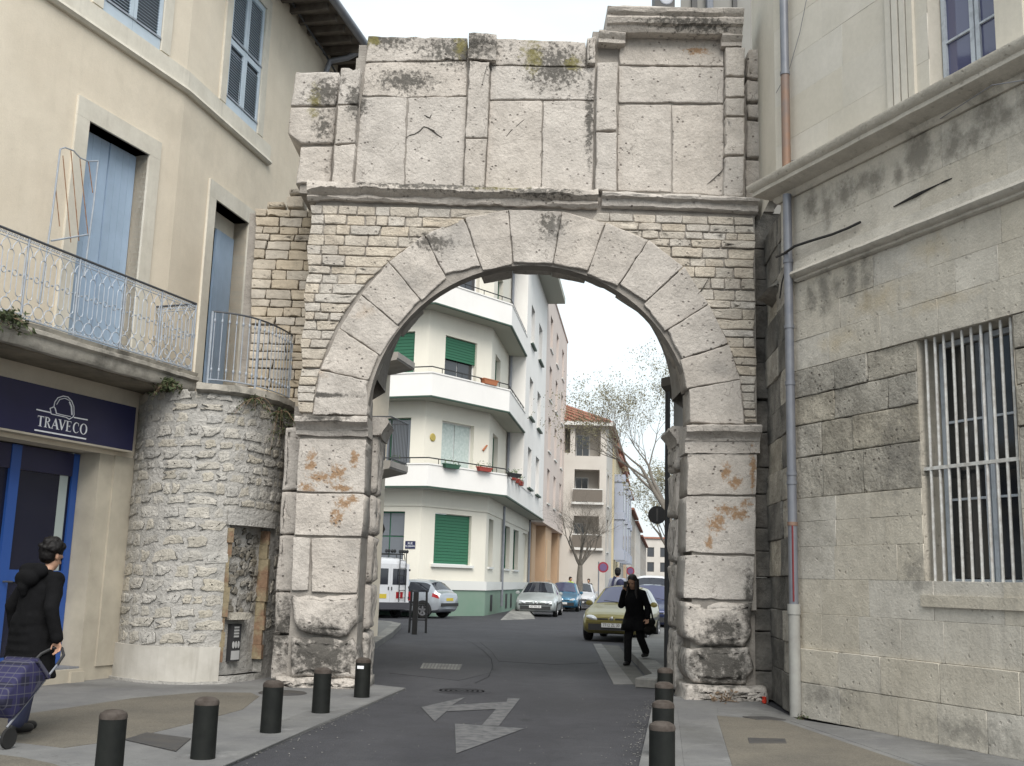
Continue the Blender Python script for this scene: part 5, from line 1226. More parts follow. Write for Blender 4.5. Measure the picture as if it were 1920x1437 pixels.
pot(FC.P(2.9, ZF[1]-.25+.72+.31, .83), yC, .9, 'terracotta_pot', 'terracotta trough on the second floor balcony', False, .22, .26)
pot(FL.P(-2.2, ZF[1]-.25+.72+.31, .83), yL, .8, 'terracotta_pot', 'terracotta bowl at the pier end of the second floor balcony', False, .22, .26)
# wall ornaments between the curtained window and the corner
mb = MB(); p = FC.P(.45, 7.15, .02); mb.lathe((0, 0, 0), [(0, -.03), (.14, -.03), (.17, .0), (.12, .04), (0, .06)], 14, axis='y'); o = mb.build('wall_ornament', mat('brass', (.42, .33, .08), .5), local=True, smooth=True); o.location = p; o.rotation_euler = (0, 0, yC); tag(o, 'round yellow plate hung on the cream wall beside the curtained window', 'ornament')
mb = MB(); mb.tube([FC.P(3.55, 6.95, .04), FC.P(3.8, 7.2, .04)], [.05, .035], 6); tag(mb.build('wall_ornament', MATS['terracotta_pot']), 'slim terracotta ornament slanted on the cream wall', 'ornament')
# street name plate
p = FL.P(-.42, 2.78, 0)
sp = thing('street_sign', 'dark blue enamel street name plate reading RUE', 'sign', tuple(p), math.atan2(FL.u.y, FL.u.x))
mb = MB(); mb.box(-.22, .22, -.025, 0, -.15, .15); mb.build('plate', MATS['enamel_blue'], sp, local=True)
def text(par, s, size, loc, m, rot=(R_(90), 0, 0), nm='lettering', sx=1.0, ext=.001):
    cu = bpy.data.curves.new(nm, 'FONT'); cu.body = s; cu.size = size; cu.align_x = 'CENTER'; cu.align_y = 'CENTER'; cu.extrude = ext; cu.resolution_u = 2
    o = bpy.data.objects.new(nm, cu); col.objects.link(o)
    dg = bpy.context.evaluated_depsgraph_get(); me = bpy.data.meshes.new_from_object(o.evaluated_get(dg)); bpy.data.objects.remove(o)
    me.materials.clear(); me.materials.append(MATS[m])
    o = bpy.data.objects.new(nm, me); col.objects.link(o); o.parent = par; o.location = loc; o.rotation_euler = rot; o.scale = (sx, 1, 1); return o
text(sp, 'RUE', .12, (0, -.027, .055), 'sign_white'); text(sp, 'FLORIAN', .10, (0, -.027, -.055), 'sign_white')

# ---- pink building next along the street
pk_ = thing('apartment_house', 'tall pink rendered apartment house with narrow windows next to the white one', 'building', tuple(FT.P(26, 0, -3)))
PS, PE, PT = SE-.38, 34.6, 19.4
oP = []
for zb in (6.2, 9.4, 12.6, 15.8):
    for u in (19.6, 24.4, 29.6): oP.append((u, u+1.8, zb, zb+2.1))
mb = MB(); wall_open(mb, FT, PS, PE, 4.9, PT, oP, .25, d=.85); mb.quad(FT.P(PE, 4.9, .85), FT.P(PE, PT, .85), FT.P(PE, PT, -8), FT.P(PE, 4.9, -8)); mb.quad(FT.P(PS, 4.9, .85), FT.P(PE, 4.9, .85), FT.P(PE, 4.9, -.2), FT.P(PS, 4.9, -.2)); mb.quad(FT.P(PS, TOP, .85), FT.P(PS, PT, .85), FT.P(PS, PT, -8), FT.P(PS, TOP, -8)); mb.build('wall', MATS['pink_render'], pk_)
mb = MB(); mb.fbox(FT, PS-.05, PE+.05, PT, PT+.14, -8, .92); mb.build('coping', MATS['pink_render'], pk_)
for i, o in enumerate(oP): window(FT, pk_, *o, d=.85, cols=1, gl='far_glass_light' if i % 3 else 'far_glass', frame='pink_render')
for i, (a, b) in enumerate(((18.2, 20.6), (21.6, 26.2), (27.4, 31.0), (31.8, 34.6))):
    mb = MB(); mb.fbox(FT, a, b, 0, 4.9, -.3, .15+.5*(i % 2)); mb.build('ground_pier', MATS['terracotta_render'], pk_)
mb = MB(); mb.fbox(FT, SE, PE, 0, 4.9, -.9, -.5); mb.build('ground_wall', MATS['terracotta_render'], pk_)
mb = MB(); mb.fbox(FT, 22.4, 25.4, 1.6, 4.1, .65, .70); mb.build('blind_panel', MATS['plaster_orange'], pk_)
mb = MB(); mb.fbox(FT, 22.2, 25.6, 1.45, 1.6, .65, .80); mb.build('panel_sill', MATS['terracotta_render'], pk_)

# ---- apartment block with tiled roof, end wall towards the gate
ab = thing('apartment_block', 'pale apartment block with red tiled roof and recessed loggias behind the bare tree', 'building', (7, 84, 0))
FE = Frame((3.2, 80), 90); WE = 3.95
Fs = Frame((3.2+WE, 80), 8.2)
ops = [(1.6, WE-.45, 10.7, 12.9), (.2, 1.25, 10.9, 12.8), (1.6, WE-.5, 7.2, 9.7), (1.6, WE-.5, 3.9, 6.3)]
mb = MB(); wall_open(mb, FE, -6, WE, 0, 13.2, ops, 1.6)
wall_open(mb, Fs, 0, 9, 0, 13.2, [(1.6, 4.0, 7.2, 9.6), (1.6, 4.0, 3.8, 6.2)], .3)
for o in ops: mb.quad(FE.P(o[0], o[2], -1.6), FE.P(o[1], o[2], -1.6), FE.P(o[1], o[3], -1.6), FE.P(o[0], o[3], -1.6))
mb.build('wall', MATS['plaster_pale'], ab)
for o in ops:
    window(FE, ab, o[0]+.15, o[1]-.7, o[2]+.1, o[3]-.45, d=-1.35, cols=2, gl='far_glass', sill=False)
for z in (7.2, 3.9):
    for u, nm in ((1.5, 'rail_panel'),):
        mb = MB(); mb.fbox(FE, 1.5, WE-.3, z+.12, z+1.0, .25, .29); mb.build('rail_panel', MATS['beige_dark'], ab)
        mb = MB(); mb.fbox(FE, 1.4, WE-.2, z-.08, z+.08, 0, .36); mb.build('balcony_slab', MATS['sill_white'], ab)
        mb = MB(); mb.fbox(FE, 1.45, WE-.25, z+1.0, z+1.07, .23, .31); mb.build('top_rail', MATS['sill_white'], ab)
for o in ((1.6, 4.0, 7.2, 9.6), (1.6, 4.0, 3.8, 6.2)): window(Fs, ab, *o, cols=2, gl='far_glass')
mb = MB(); e0 = [FE.P(-6.4, 13.25, .5), FE.P(WE, 13.2, .5)+Fs.n*.5, Fs.P(9, 13.2, .5), FE.P(-6.4, 13.25, -9)]; ri = FE.P(-3.4, 15.0, -4.5); 
rd = [FE.P(-6.4, 13.25, .5), FE.P(WE, 13.2, .5)+Fs.n*.5, Fs.P(40, 13.2, .5), Fs.P(40, 15.6, -4.2), FE.P(-1.0, 15.6, -3.5), FE.P(-6.4, 15.4, -3.5)]
mb.add(rd, [(0, 1, 4, 5), (1, 2, 3, 4)]); mb.v = [tuple(v) for v in mb.v]; rfo = mb.build('roof', MATS['roof_tile'], ab)
n = 17
for i in range(n):
    a = rd[0].lerp(rd[1], (i+.5)/n); b = rd[5].lerp(rd[4], (i+.5)/n); mb = MB(); mb.tube([a+Vector((0, -.05, .03)), b+Vector((0, 0, .03))], .13, 6); mb.build('tile_row', MATS['roof_tile'], rfo)
mb = MB(); mb.add([rd[0]-Vector((0, 0, .3)), rd[1]-Vector((0, 0, .3)), rd[1]-Vector((0, 0, .02)), rd[0]-Vector((0, 0, .02))], [(0, 1, 2, 3)]); mb.build('fascia', MATS['sill_white'], ab)
# ---- row of narrow houses with blue bays further on
spec = [('plaster_yellow', 9, 13, 12.6), ('plaster_orange', 13, 16, 12.2), ('plaster_yellow', 16, 23, 12.4), ('plaster_pale', 23, 33, 12.3), ('plaster_orange', 33, 40, 12.0), ('plaster_pale', 40, 55, 11.6), ('plaster_grey', 55, 78, 10.5), ('plaster_pale', 78, 110, 10.2), ('plaster_grey', 110, 170, 9.6)]
desc = ['narrow yellow terraced house beside the tiled apartment block', 'slim orange strip house between two yellow ones', 'yellow terraced house with a blue window bay', 'pale terraced house with two blue window bays', 'orange terraced house beyond the blue bays', 'pale plain house past the orange one along the street', 'long grey stone house further down the street', 'pale far house near the street end', 'grey terrace closing the far end of the street']
for (m, a, b, h_), ds in zip(spec, desc):
    t = thing('terraced_house', ds, 'house', tuple(Fs.P((a+b)/2, 0, -2)), group='terraced houses down the street')
    op = []
    u = a+1.0
    while u < b-1.6:
        for z in ((.8, 3.2), (4.2, 6.4), (7.3, 9.3)): op.append((u, u+1.3, z[0], z[1]))
        u += 3.0 if b-a < 30 else 4.2
    dd = random.uniform(-.05, .15)
    mb = MB(); wall_open(mb, Fs, a, b, 0, h_, op, .3, d=dd); mb.quad(Fs.P(a, 0, dd), Fs.P(a, h_, dd), Fs.P(a, h_, -6), Fs.P(a, 0, -6)); mb.quad(Fs.P(a, h_, dd), Fs.P(b, h_, dd), Fs.P(b, h_, -6), Fs.P(a, h_, -6)); mb.build('wall', MATS[m], t)
    for o in op: window(Fs, t, *o, d=dd, cols=1, sill=False, gl='far_glass', frame='beige_dark')
    mb = MB(); mb.fbox(Fs, a-.1, b+.1, h_, h_+.25, -6, .5); mb.build('roof', MATS['roof_tile'], t)
    if m in ('plaster_yellow', 'plaster_pale') and 8 < a < 34:
        for q in ([a+1.2] if b-a < 8 else [a+1.5, a+6]):
            w_ = 1.9; c = MB(); c.fbox(Fs, q, q+w_, 3.4, 4.2, dd, 1.0); c.fbox(Fs, q, q+w_, 6.7, 7.3, dd, 1.0); c.fbox(Fs, q, q+w_, 9.8, 10.4, dd, 1.0); c.fbox(Fs, q+.1, q+w_-.1, 4.2, 9.8, dd, .86); bo = c.build('bay', MATS['bay_blue'], t)
            for z0, z1 in ((4.3, 6.6), (7.4, 9.7)):
                for s0, s1 in ((q+.2, q+.9), (q+1.0, q+1.7)): mb = MB(); mb.fbox(Fs, s0, s1, z0, z1, .86, .90); mb.build('pane', MATS['far_glass_light'], bo)
eh = thing('end_house', 'pale house closing the view at the far end of the street', 'house', (36, 256, 0))
FQ = Frame((28, 255), 90); op = [(u, u+1.6, z, z+2.2) for u in (1.5, 4.5, 7.5, 10.5, 13.5) for z in (1, 4.4, 7.8)]
mb = MB(); wall_open(mb, FQ, 0, 18, 0, 12, op, .3); mb.build('wall', MATS['plaster_pale'], eh)
for o in op: window(FQ, eh, *o, cols=1, sill=False, frame='beige_dark')
mb = MB(); mb.fbox(FQ, -.3, 18.3, 12, 12.4, -6, .4); mb.build('roof', MATS['roof_tile'], eh)
# ---- low annex and tall wing behind the right pier
an = thing('annex', 'low grey house with overhanging eave just behind the right gate pier', 'house', (4, 19, 0))
xa = aty(1263, 800, 17.6).x; zea = aty(1250, 728, 17.4).z
FX2 = Frame((xa, 17.6), 17, -1)
mb = MB(); mb.quad((xa, 17.6, 0), (xa+3, 17.6, 0), (xa+3, 17.6, zea), (xa, 17.6, zea)); mb.quad(FX2.P(0, 0), FX2.P(0, zea), FX2.P(8, zea), FX2.P(8, 0)); mb.build('wall', MATS['grey_wall'], an)
mb = MB(); q = [Vector((xa-.25, 17.3, zea)), Vector((xa+3, 17.3, zea+.9)), FX2.P(8, zea+.9, -3), FX2.P(8.1, zea, .3)]; mb.hexa([p for p in q]+[p+Vector((0, 0, .14)) for p in q]); mb.build('eave', MATS['beige_dark'], an)
mb = MB(); p = [aty(1252, 735, 17.4), aty(1246, 1200, 17.4)]; mb.tube([p[0], (p[0].x, 17.4, 1.0), (p[0].x, 17.4, 0.13)], .042, 8); tag(mb.build('drainpipe', MATS['iron_black'], smooth=True), 'slim black drainpipe on the annex corner behind the right pier', 'drainpipe')
tw = thing('rear_wing', 'tall plain grey wing rising behind the top right of the gate', 'building', (4.5, 18, 0))
x1 = aty(1276, 10, 18.2).x
mb = MB(); mb.quad((x1, 18.2, zea+.6), (7, 18.2, zea+.6), (7, 18.2, 15), (x1, 18.2, 15)); mb.quad((x1, 18.2, zea+.6), (x1+1.4, 25, zea+.6), (x1+1.4, 25, 15), (x1, 18.2, 15)); mb.build('wall', MATS['grey_wall'], tw)
mb = MB(); mb.tube([aty(1331, 30, 18.1), aty(1329, -60, 18.1)], .07, 8); mb.build('downpipe', MATS['pipe_grey'], tw, smooth=True)
for xp, w_ in ((1302, .05), (1378, .04)): mb = MB(); a = aty(xp, 20, 18.15); mb.box(a.x-w_, a.x+w_, 18.12, 18.19, a.z-1, a.z+2); mb.build('shadow_gap', MATS['iron_black'], tw)
ac = thing('air_conditioner', 'dark boxed fan unit above the crowning cornice', 'air conditioner', tuple(aty(1245, 20, 18)))
a = aty(1245, 8, 18); mb = MB(); mb.box(a.x-.18, a.x+.18, 17.9, 18.3, a.z-.3, a.z+.45); mb.build('case', MATS['iron_black'], ac); mb = MB(); mb.lathe((a.x+.03, 17.895, a.z+.05), [(.02, 0), (.10, -.004), (.12, 0)], 16, axis='y'); mb.build('fan', MATS['zinc'], ac)
# ---- street furniture beyond the gate
def sign_back(px, py, Y, r, n, label, cat='road sign', lean=0):
    c = aty(px, py, Y); t = thing('road_sign', label, cat, (c.x, c.y, 0))
    xo = lean; mb = MB(); mb.tube([(c.x+xo, c.y+.03, 0), (c.x+xo, c.y+.03, c.z+.1), (c.x, c.y+.03, c.z+.1)], .03, 8); mb.build('post', MATS['iron_black'], t, smooth=True)
    mb = MB(); mb.lathe((c.x, c.y, c.z), [(0, -.012), (r, -.012), (r, .0), (r*.9, .004), (0, .004)], n, axis='y'); mb.build('disc', MATS['iron_black'], t)
    mb = MB(); mb.box(c.x-.02, c.x+.02, c.y-.02, c.y-.013, c.z-r*.7, c.z+r*.7); mb.build('bracket', MATS['cast_iron'], t)
sign_back(1232, 966, 27, .225, 26, 'black back of a round road sign beside the right pier', lean=.26)
sign_back(706, 992, 30, .24, 8, 'black back of an octagonal road sign beside the left pier')
mat('sign_red', (.32, .03, .05), .5); mat('sign_violet', (.16, .10, .22), .5)
for px, py, Y, label in ((1131, 1064, 62, 'no parking sign on a post before the tiled apartment block'), (1182, 1071, 80, 'no parking sign farther along by the terraced houses')):
    c = aty(px, py, Y); t = thing('no_parking_sign', label, 'road sign', (c.x, c.y, 0)); r = .30
    mb = MB(); mb.tube([(c.x-.25, c.y+.03, 0), (c.x-.25, c.y+.03, c.z+.3)], .04, 6); mb.build('post', MATS['zinc'], t)
    mb = MB(); mb.lathe((c.x, c.y, c.z), [(0, -.01), (r, -.01), (r, 0), (0, 0)], 18, axis='y'); mb.build('disc', MATS['sign_red'], t)
    mb = MB(); mb.lathe((c.x, c.y-.012, c.z), [(0, -.01), (r*.7, -.01), (r*.7, 0), (0, 0)], 18, axis='y'); mb.build('face', MATS['sign_violet'], t)
# barrier rack on the left pavement corner
b = gnd(777, 1190); br = thing('metal_barrier', 'dark metal rack with a thick post at the far left kerb corner', 'barrier', (b.x, b.y, 0))
mb = MB(); mb.box(b.x-.07, b.x+.07, b.y-.05, b.y+.05, 0, 1.12); mb.build('post', MATS['iron_black'], br)
for dx, dy in ((-.02, .55),):
    mb = MB(); mb.tube([(b.x-.22, b.y+.9, .0), (b.x-.20, b.y+.9, 1.15), (b.x+.22, b.y+.9, 1.15), (b.x+.24, b.y+.9, 0)], .035, 6); mb.build('hoop', MATS['iron_black'], br, smooth=True)
    for z in (.35, .75): mb = MB(); mb.tube([(b.x-.21, b.y+.9, z), (b.x+.23, b.y+.9, z)], .02, 5); mb.build('bar', MATS['iron_black'], br)
# ================================================================ trees and plants
mat('bark', (.13, .115, .10), .95, c2=(.19, .17, .145), scale=9, bump=.4, bscale=30); mat('bark_pale', (.17, .155, .13), .95, c2=(.10, .09, .075), scale=5, bump=.4, bscale=20)
mat('spring_leaf', (.15, .145, .075), .8, c2=(.18, .155, .095), scale=4); mat('leaf_dark', (.035, .05, .018), .8, c2=(.06, .075, .03), scale=9); mat('dry_stem', (.16, .11, .07), .9)
def grow_tree(name, label, base, height, spread, seed, leafm=None, leaves=0, trunk_r=.2, fork=.35, levels=5, lean=(0, 0), leaf=.07, barkm='bark', twig=1.0):
    rnd = random.Random(seed); t = thing(name, label, 'tree', tuple(base)); wood = MB(); fine = MB(); lf = MB(); tips = []
    def br(p, d, l, r, lv):
        n = 4 if lv < levels-1 else 3; pts = [p]; rs = [r]; q = p.copy(); dd = d.copy()
        for i in range(n):
            dd = (dd + Vector((rnd.uniform(-1, 1), rnd.uniform(-1, 1), rnd.uniform(-.5, .9)))*.16).normalized(); q = q+dd*(l/n); pts.append(q.copy()); rs.append(r*(1-.5*(i+1)/n))
        (wood if lv < 3 else fine).tube(pts, rs, 7 if lv < 2 else (5 if lv < 3 else 3), caps=False)
        if lv >= levels: tips.append(q); return
        k = rnd.choice((2, 3, 3)) if lv else 5
        if lv >= 2: k += 1
        for j in range(k):
            a = rnd.uniform(0, 2*math.pi); sp_ = rnd.uniform(.35, .8)*spread; o = dd.orthogonal().normalized(); o = (o*math.cos(a)+dd.cross(o)*math.sin(a))
            i = n if (j == 0 or lv == 0) else rnd.randint(2, n); src = pts[i]
            nd = (dd+o*sp_).normalized(); nd.z = nd.z+.12; br(src, nd.normalized(), l*rnd.uniform(.58, .82), rs[i]*rnd.uniform(.6, .8), lv+1)
            if lv >= levels-2: tips.append(src.lerp(src+nd*l*.6, rnd.random()))
    br(Vector(base), Vector((lean[0], lean[1], 1)).normalized(), height*fork, trunk_r, 0)
    wood.build('trunk', MATS[barkm], t, smooth='full')
    cr = fine.build('crown', MATS[barkm], t)
    if leaves:
        for i in range(leaves):
            c = rnd.choice(tips)+Vector((rnd.gauss(0, .09), rnd.gauss(0, .09), rnd.gauss(0, .09))); v = Vector((rnd.uniform(-1, 1), rnd.uniform(-1, 1), rnd.uniform(-1, 1))).normalized(); o = v.orthogonal().normalized(); s = leaf*rnd.uniform(.5, 1.2)
            lf.quad(c-v*s, c+o*s*.55, c+v*s, c-o*s*.55)
        tag(lf.build('leaves', MATS[leafm], cr if False else t), kind='stuff')
    return t
pA = aty(1083, 1090, 62); grow_tree('street_tree', 'small bare street tree with spreading branches before the tiled apartment block', (pA.x, 62, 0), 8.2, 1.35, 5, levels=7, trunk_r=.27, fork=.30)
pBt = aty(1268, 1000, 50); grow_tree('plane_tree', 'tall plane tree budding with small olive leaves beyond the right pier', (pBt.x, 50, 0), 19.0, 1.0, 11, 'spring_leaf', 12000, trunk_r=.34, fork=.24, levels=7, lean=(-.04, 0), leaf=.055, barkm='bark')
pC = aty(1240, 1000, 72); grow_tree('plane_tree', 'second budding plane tree farther down the street', (pC.x+1.0, 74, 0), 13.0, 1.0, 23, 'spring_leaf', 7000, trunk_r=.28, fork=.27, levels=6, lean=(-.05, 0), leaf=.07)
def tuft(name, label, c, r, n, up_=.5, droop=0.0, leaf=.035, m='leaf_dark', cat='plant', seed=1, stems=14):
    rnd = random.Random(seed); c = Vector(c); t = thing(name, label, cat, tuple(c)); st = MB(); lf = MB()
    tipsl = []
    for i in range(stems):
        d = Vector((rnd.uniform(-1, 1), rnd.uniform(-1, 1), rnd.uniform(-.2, 1)*up_)).normalized(); l = r*rnd.uniform(.6, 1.2); p = [c+d*l*k/4+Vector((0, 0, -droop*l*(k/4)**2)) for k in range(5)]; st.tube(p, [.005, .004, .004, .003, .002], 3); tipsl.append(p)
    st.build('stems', MATS['dry_stem'], t)
    for i in range(n):
        p = rnd.choice(tipsl); k = rnd.uniform(.8, 4); a = p[int(k)].lerp(p[min(4, int(k)+1)], k-int(k)); v = Vector((rnd.uniform(-1, 1), rnd.uniform(-1, 1), rnd.uniform(-1, 1))).normalized(); o = v.orthogonal().normalized(); s = leaf*rnd.uniform(.5, 1.2)
        b = a+Vector((rnd.gauss(0, .02), rnd.gauss(0, .02), rnd.gauss(0, .02))); lf.quad(b, b+v*s+o*s*.4, b+v*s*2, b+v*s-o*s*.4)
    lf.build('leaves', MATS[m], t)
def at_bal(px, py, d): u, z = FA.px(px, py, d); return FA.P(u, z, d)
tuft('wall_plant', 'bushy weed growing on the balcony edge above the shop sign', at_bal(8, 600, .8), .32, 500, .8, .5, seed=3, stems=34)
tuft('wall_plant', 'green weed sprouting where the balcony meets the tower base', at_bal(318, 718, .85), .20, 340, .6, .9, seed=4, stems=26)
p_, _ = DR(s_at(516, 3.9), 3.86, .10); tuft('hanging_plant', 'dark plant hanging from the terrace edge by the gate', p_, .42, 420, .1, 1.5, seed=6, stems=30, leaf=.03)
p_, _ = DR(s_at(470, 3.9), 3.92, .10); tuft('hanging_plant', 'thin strip of moss and ivy under the terrace railing', p_, .30, 220, .1, .8, seed=7, stems=26, leaf=.025)
q_ = gnd(1362, 1316, PV); tuft('weed', 'dry reddish weed at the foot of the right pier', q_+Vector((0, -.06, .02)), .22, 60, 1.2, .3, m='dry_stem', seed=8)
q_ = gnd(1505, 1345, PV); tuft('weed', 'small green weed behind the drainpipe foot', q_+Vector((.02, .05, 0)), .13, 160, 1.0, .4, seed=9, leaf=.025)
q_ = gnd(1433, 1320, PV); mb = MB(); mb.lathe((q_.x, q_.y, PV+.004), [(.0, 0), (.028, .004), (.032, .03), (.026, .05), (.03, .085), (.0, .09)], 10); mb.v = [(x+.01*nz3(x, y, z, 30), y, z) for x, y, z in mb.v]
tag(mb.build('crushed_can', mat('can_red', (.5, .04, .02), .4), smooth=True), 'small crumpled red can lying by the gate corner', 'litter')
# ================================================================ vehicles
def paint(name, c, metal=.4, rough=.32): return mat(name, c, rough, metal=metal, coat=.5, c2=(c[0]*.92, c[1]*.92, c[2]*.92), scale=1.5)
paint('paint_gold', (.21, .18, .06)); paint('paint_silver', (.40, .43, .47)); paint('paint_silver2', (.40, .43, .43)); paint('paint_blue', (.05, .18, .30)); paint('paint_navy', (.02, .03, .09)); paint('paint_white', (.62, .63, .66), .0, .4)
mat('tyre', (.012, .012, .012), .9); mat('rim', (.38, .38, .40), .35, metal=.7); mat('plastic_dark', (.02, .02, .022), .6); mat('plastic_grey', (.05, .05, .06), .6); mat('lamp_clear', (.55, .57, .60), .12, spec=.8); mat('lamp_red', (.30, .008, .012), .2, spec=.8); mat('lamp_amber', (.45, .12, .02), .3)
mat('chrome', (.6, .6, .6), .15, metal=1.0); mat('plate_white', (.60, .60, .60), .5); mat('plate_yellow', (.55, .42, .04), .5); mat('plate_text', (.01, .01, .012), .6)
glass('car_glass', (.02, .022, .03), .04); glass('car_glass_sky', (.045, .048, .10), .05)
def lerp_tab(tab, x):
    if x <= tab[0][0]: return tab[0][1]
    for (a, va), (b, vb) in zip(tab, tab[1:]):
        if x <= b:
            t = (x-a)/(b-a); return va+(vb-va)*t
    return tab[-1][1]
class CarShape:
    def __init__(s, L, W, H, top, sh, bot, wid, tum=.24):
        s.L, s.W, s.H, s.top, s.sh, s.bot, s.wid, s.tum = L, W/2, H, top, sh, bot, wid, tum
    def sec(s, x):
        w = s.W*lerp_tab(s.wid, x); T = lerp_tab(s.top, x); S = min(lerp_tab(s.sh, x), T-.01); b = lerp_tab(s.bot, x)
        g = max(0.0, min(1.0, (T-S)/.48)); wt = w*(.90-s.tum*g)
        return [(0, b), (w*.82, b), (w*.965, b+.07), (w, b+(S-b)*.45), (w*.985, S-(S-b)*.18), (w*.945, S), (w*.945+(wt-w*.945)*.08, S+(T-S)*.10), (wt+(w*.945-wt)*.10, S+(T-S)*.86), (wt*.93, T-.012-.02*g), (wt*.55, T+.006+.012*g), (0, T+.012+.02*g)]
    def pt(s, x, v, side, off=0.0):
        q = s.sec(x); i = max(0, min(9, int(v))); t = v-i; y = q[i][0]+(q[i+1][0]-q[i][0])*t; z = q[i][1]+(q[i+1][1]-q[i][1])*t
        if off:
            ty, tz = q[i+1][0]-q[i][0], q[i+1][1]-q[i][1]; l = math.hypot(ty, tz) or 1; ny, nz_ = tz/l, -ty/l
            # slope along the car
            qa = s.sec(x-.03); qb = s.sec(x+.03); za = qa[i][1]+(qa[i+1][1]-qa[i][1])*t; zb = qb[i][1]+(qb[i+1][1]-qb[i][1])*t; ya = qa[i][0]+(qa[i+1][0]-qa[i][0])*t; yb = qb[i][0]+(qb[i+1][0]-qb[i][0])*t
            n = Vector((-( (zb-za)/.06*nz_ + (yb-ya)/.06*ny), ny, nz_)).normalized()*off
            return Vector((x+n.x, (y+n.y)*side, z+n.z))
        return Vector((x, y*side, z))
    def body(s):
        xs = sorted({-s.L/2+s.L*i/46 for i in range(47)} | {t[0] for t in s.top} | {t[0] for t in s.wid} | {t[0] for t in s.bot}); mb = MB(); n = 11; m = 2*n-2; vs = []; fs = []
        for x in xs:
            q = s.sec(x); r = [(x, y, z) for y, z in q]+[(x, -y, z) for y, z in q[-2:0:-1]]; vs += r
        for i in range(len(xs)-1):
            for k in range(m): fs.append((i*m+k, i*m+(k+1) % m, (i+1)*m+(k+1) % m, (i+1)*m+k))
        fs.append(tuple(range(m))[::-1]); fs.append(tuple((len(xs)-1)*m+k for k in range(m))); mb.add(vs, fs); return mb
    def patch(s, x0, x1, v0, v1, side, off, nx=6, nv=4, slant=0.0):
        mb = MB(); vs = []; fs = []
        for i in range(nx+1):
            for k in range(nv+1):
                v = v0+(v1-v0)*k/nv; x = x0+(x1-x0)*i/nx+slant*(k/nv)*(1-i/nx); vs.append(s.pt(x, v, side, off))
        for i in range(nx):
            for k in range(nv):
                a = i*(nv+1)+k; f = (a, a+1, a+nv+2, a+nv+1); fs.append(f if side > 0 else f[::-1])
        mb.add(vs, fs); return mb
    def screen(s, x0, x1, off, v0=8.05, nx=5):
        mb = MB(); vs = []; fs = []; vv = [v0, 8.5, 9, 9.5, 10]
        for i in range(nx+1):
            x = x0+(x1-x0)*i/nx
            for v in vv: vs.append(s.pt(x, v, 1, off))
            for v in vv[-2::-1]: vs.append(s.pt(x, v, -1, off))
        m = 9
        for i in range(nx):
            for k in range(m-1): a = i*m+k; fs.append((a, a+1, a+m+1, a+m))
        mb.add(vs, fs); return mb
def wheel(par, x, y, side, r=.30, w_=.19, spokes=5):
    t = MB(); t.lathe((x, y, r), [(r*.66, -w_/2), (r*.94, -w_/2), (r, -w_*.36), (r, w_*.36), (r*.94, w_/2), (r*.66, w_/2), (r*.62, 0)], 24, axis='y'); wh = t.build('wheel', MATS['tyre'], par, smooth=True, local=True)
    m = MB(); o = side*w_*.42; m.lathe((x, y+o, r), [(r*.68, -.02*side), (r*.66, .012*side), (r*.60, .012*side), (r*.58, -.05*side), (r*.02, -.05*side)][:5], 22, axis='y')
    for k in range(spokes):
        a = 2*math.pi*k/spokes+.3; d = Vector((math.cos(a), 0, math.sin(a))); q = Vector((-math.sin(a), 0, math.cos(a))); c = Vector((x, y+o+.008*side, r)); wd = r*.09; yy = Vector((0, .02*side, 0))
        m.hexa([c+q*wd*1.4, c-q*wd*1.4, c+d*r*.62-q*wd, c+d*r*.62+q*wd, c+q*wd*1.4-yy, c-q*wd*1.4-yy, c+d*r*.62-q*wd-yy, c+d*r*.62+q*wd-yy])
    m.build('rim', MATS['rim'], wh, smooth=True, local=True)
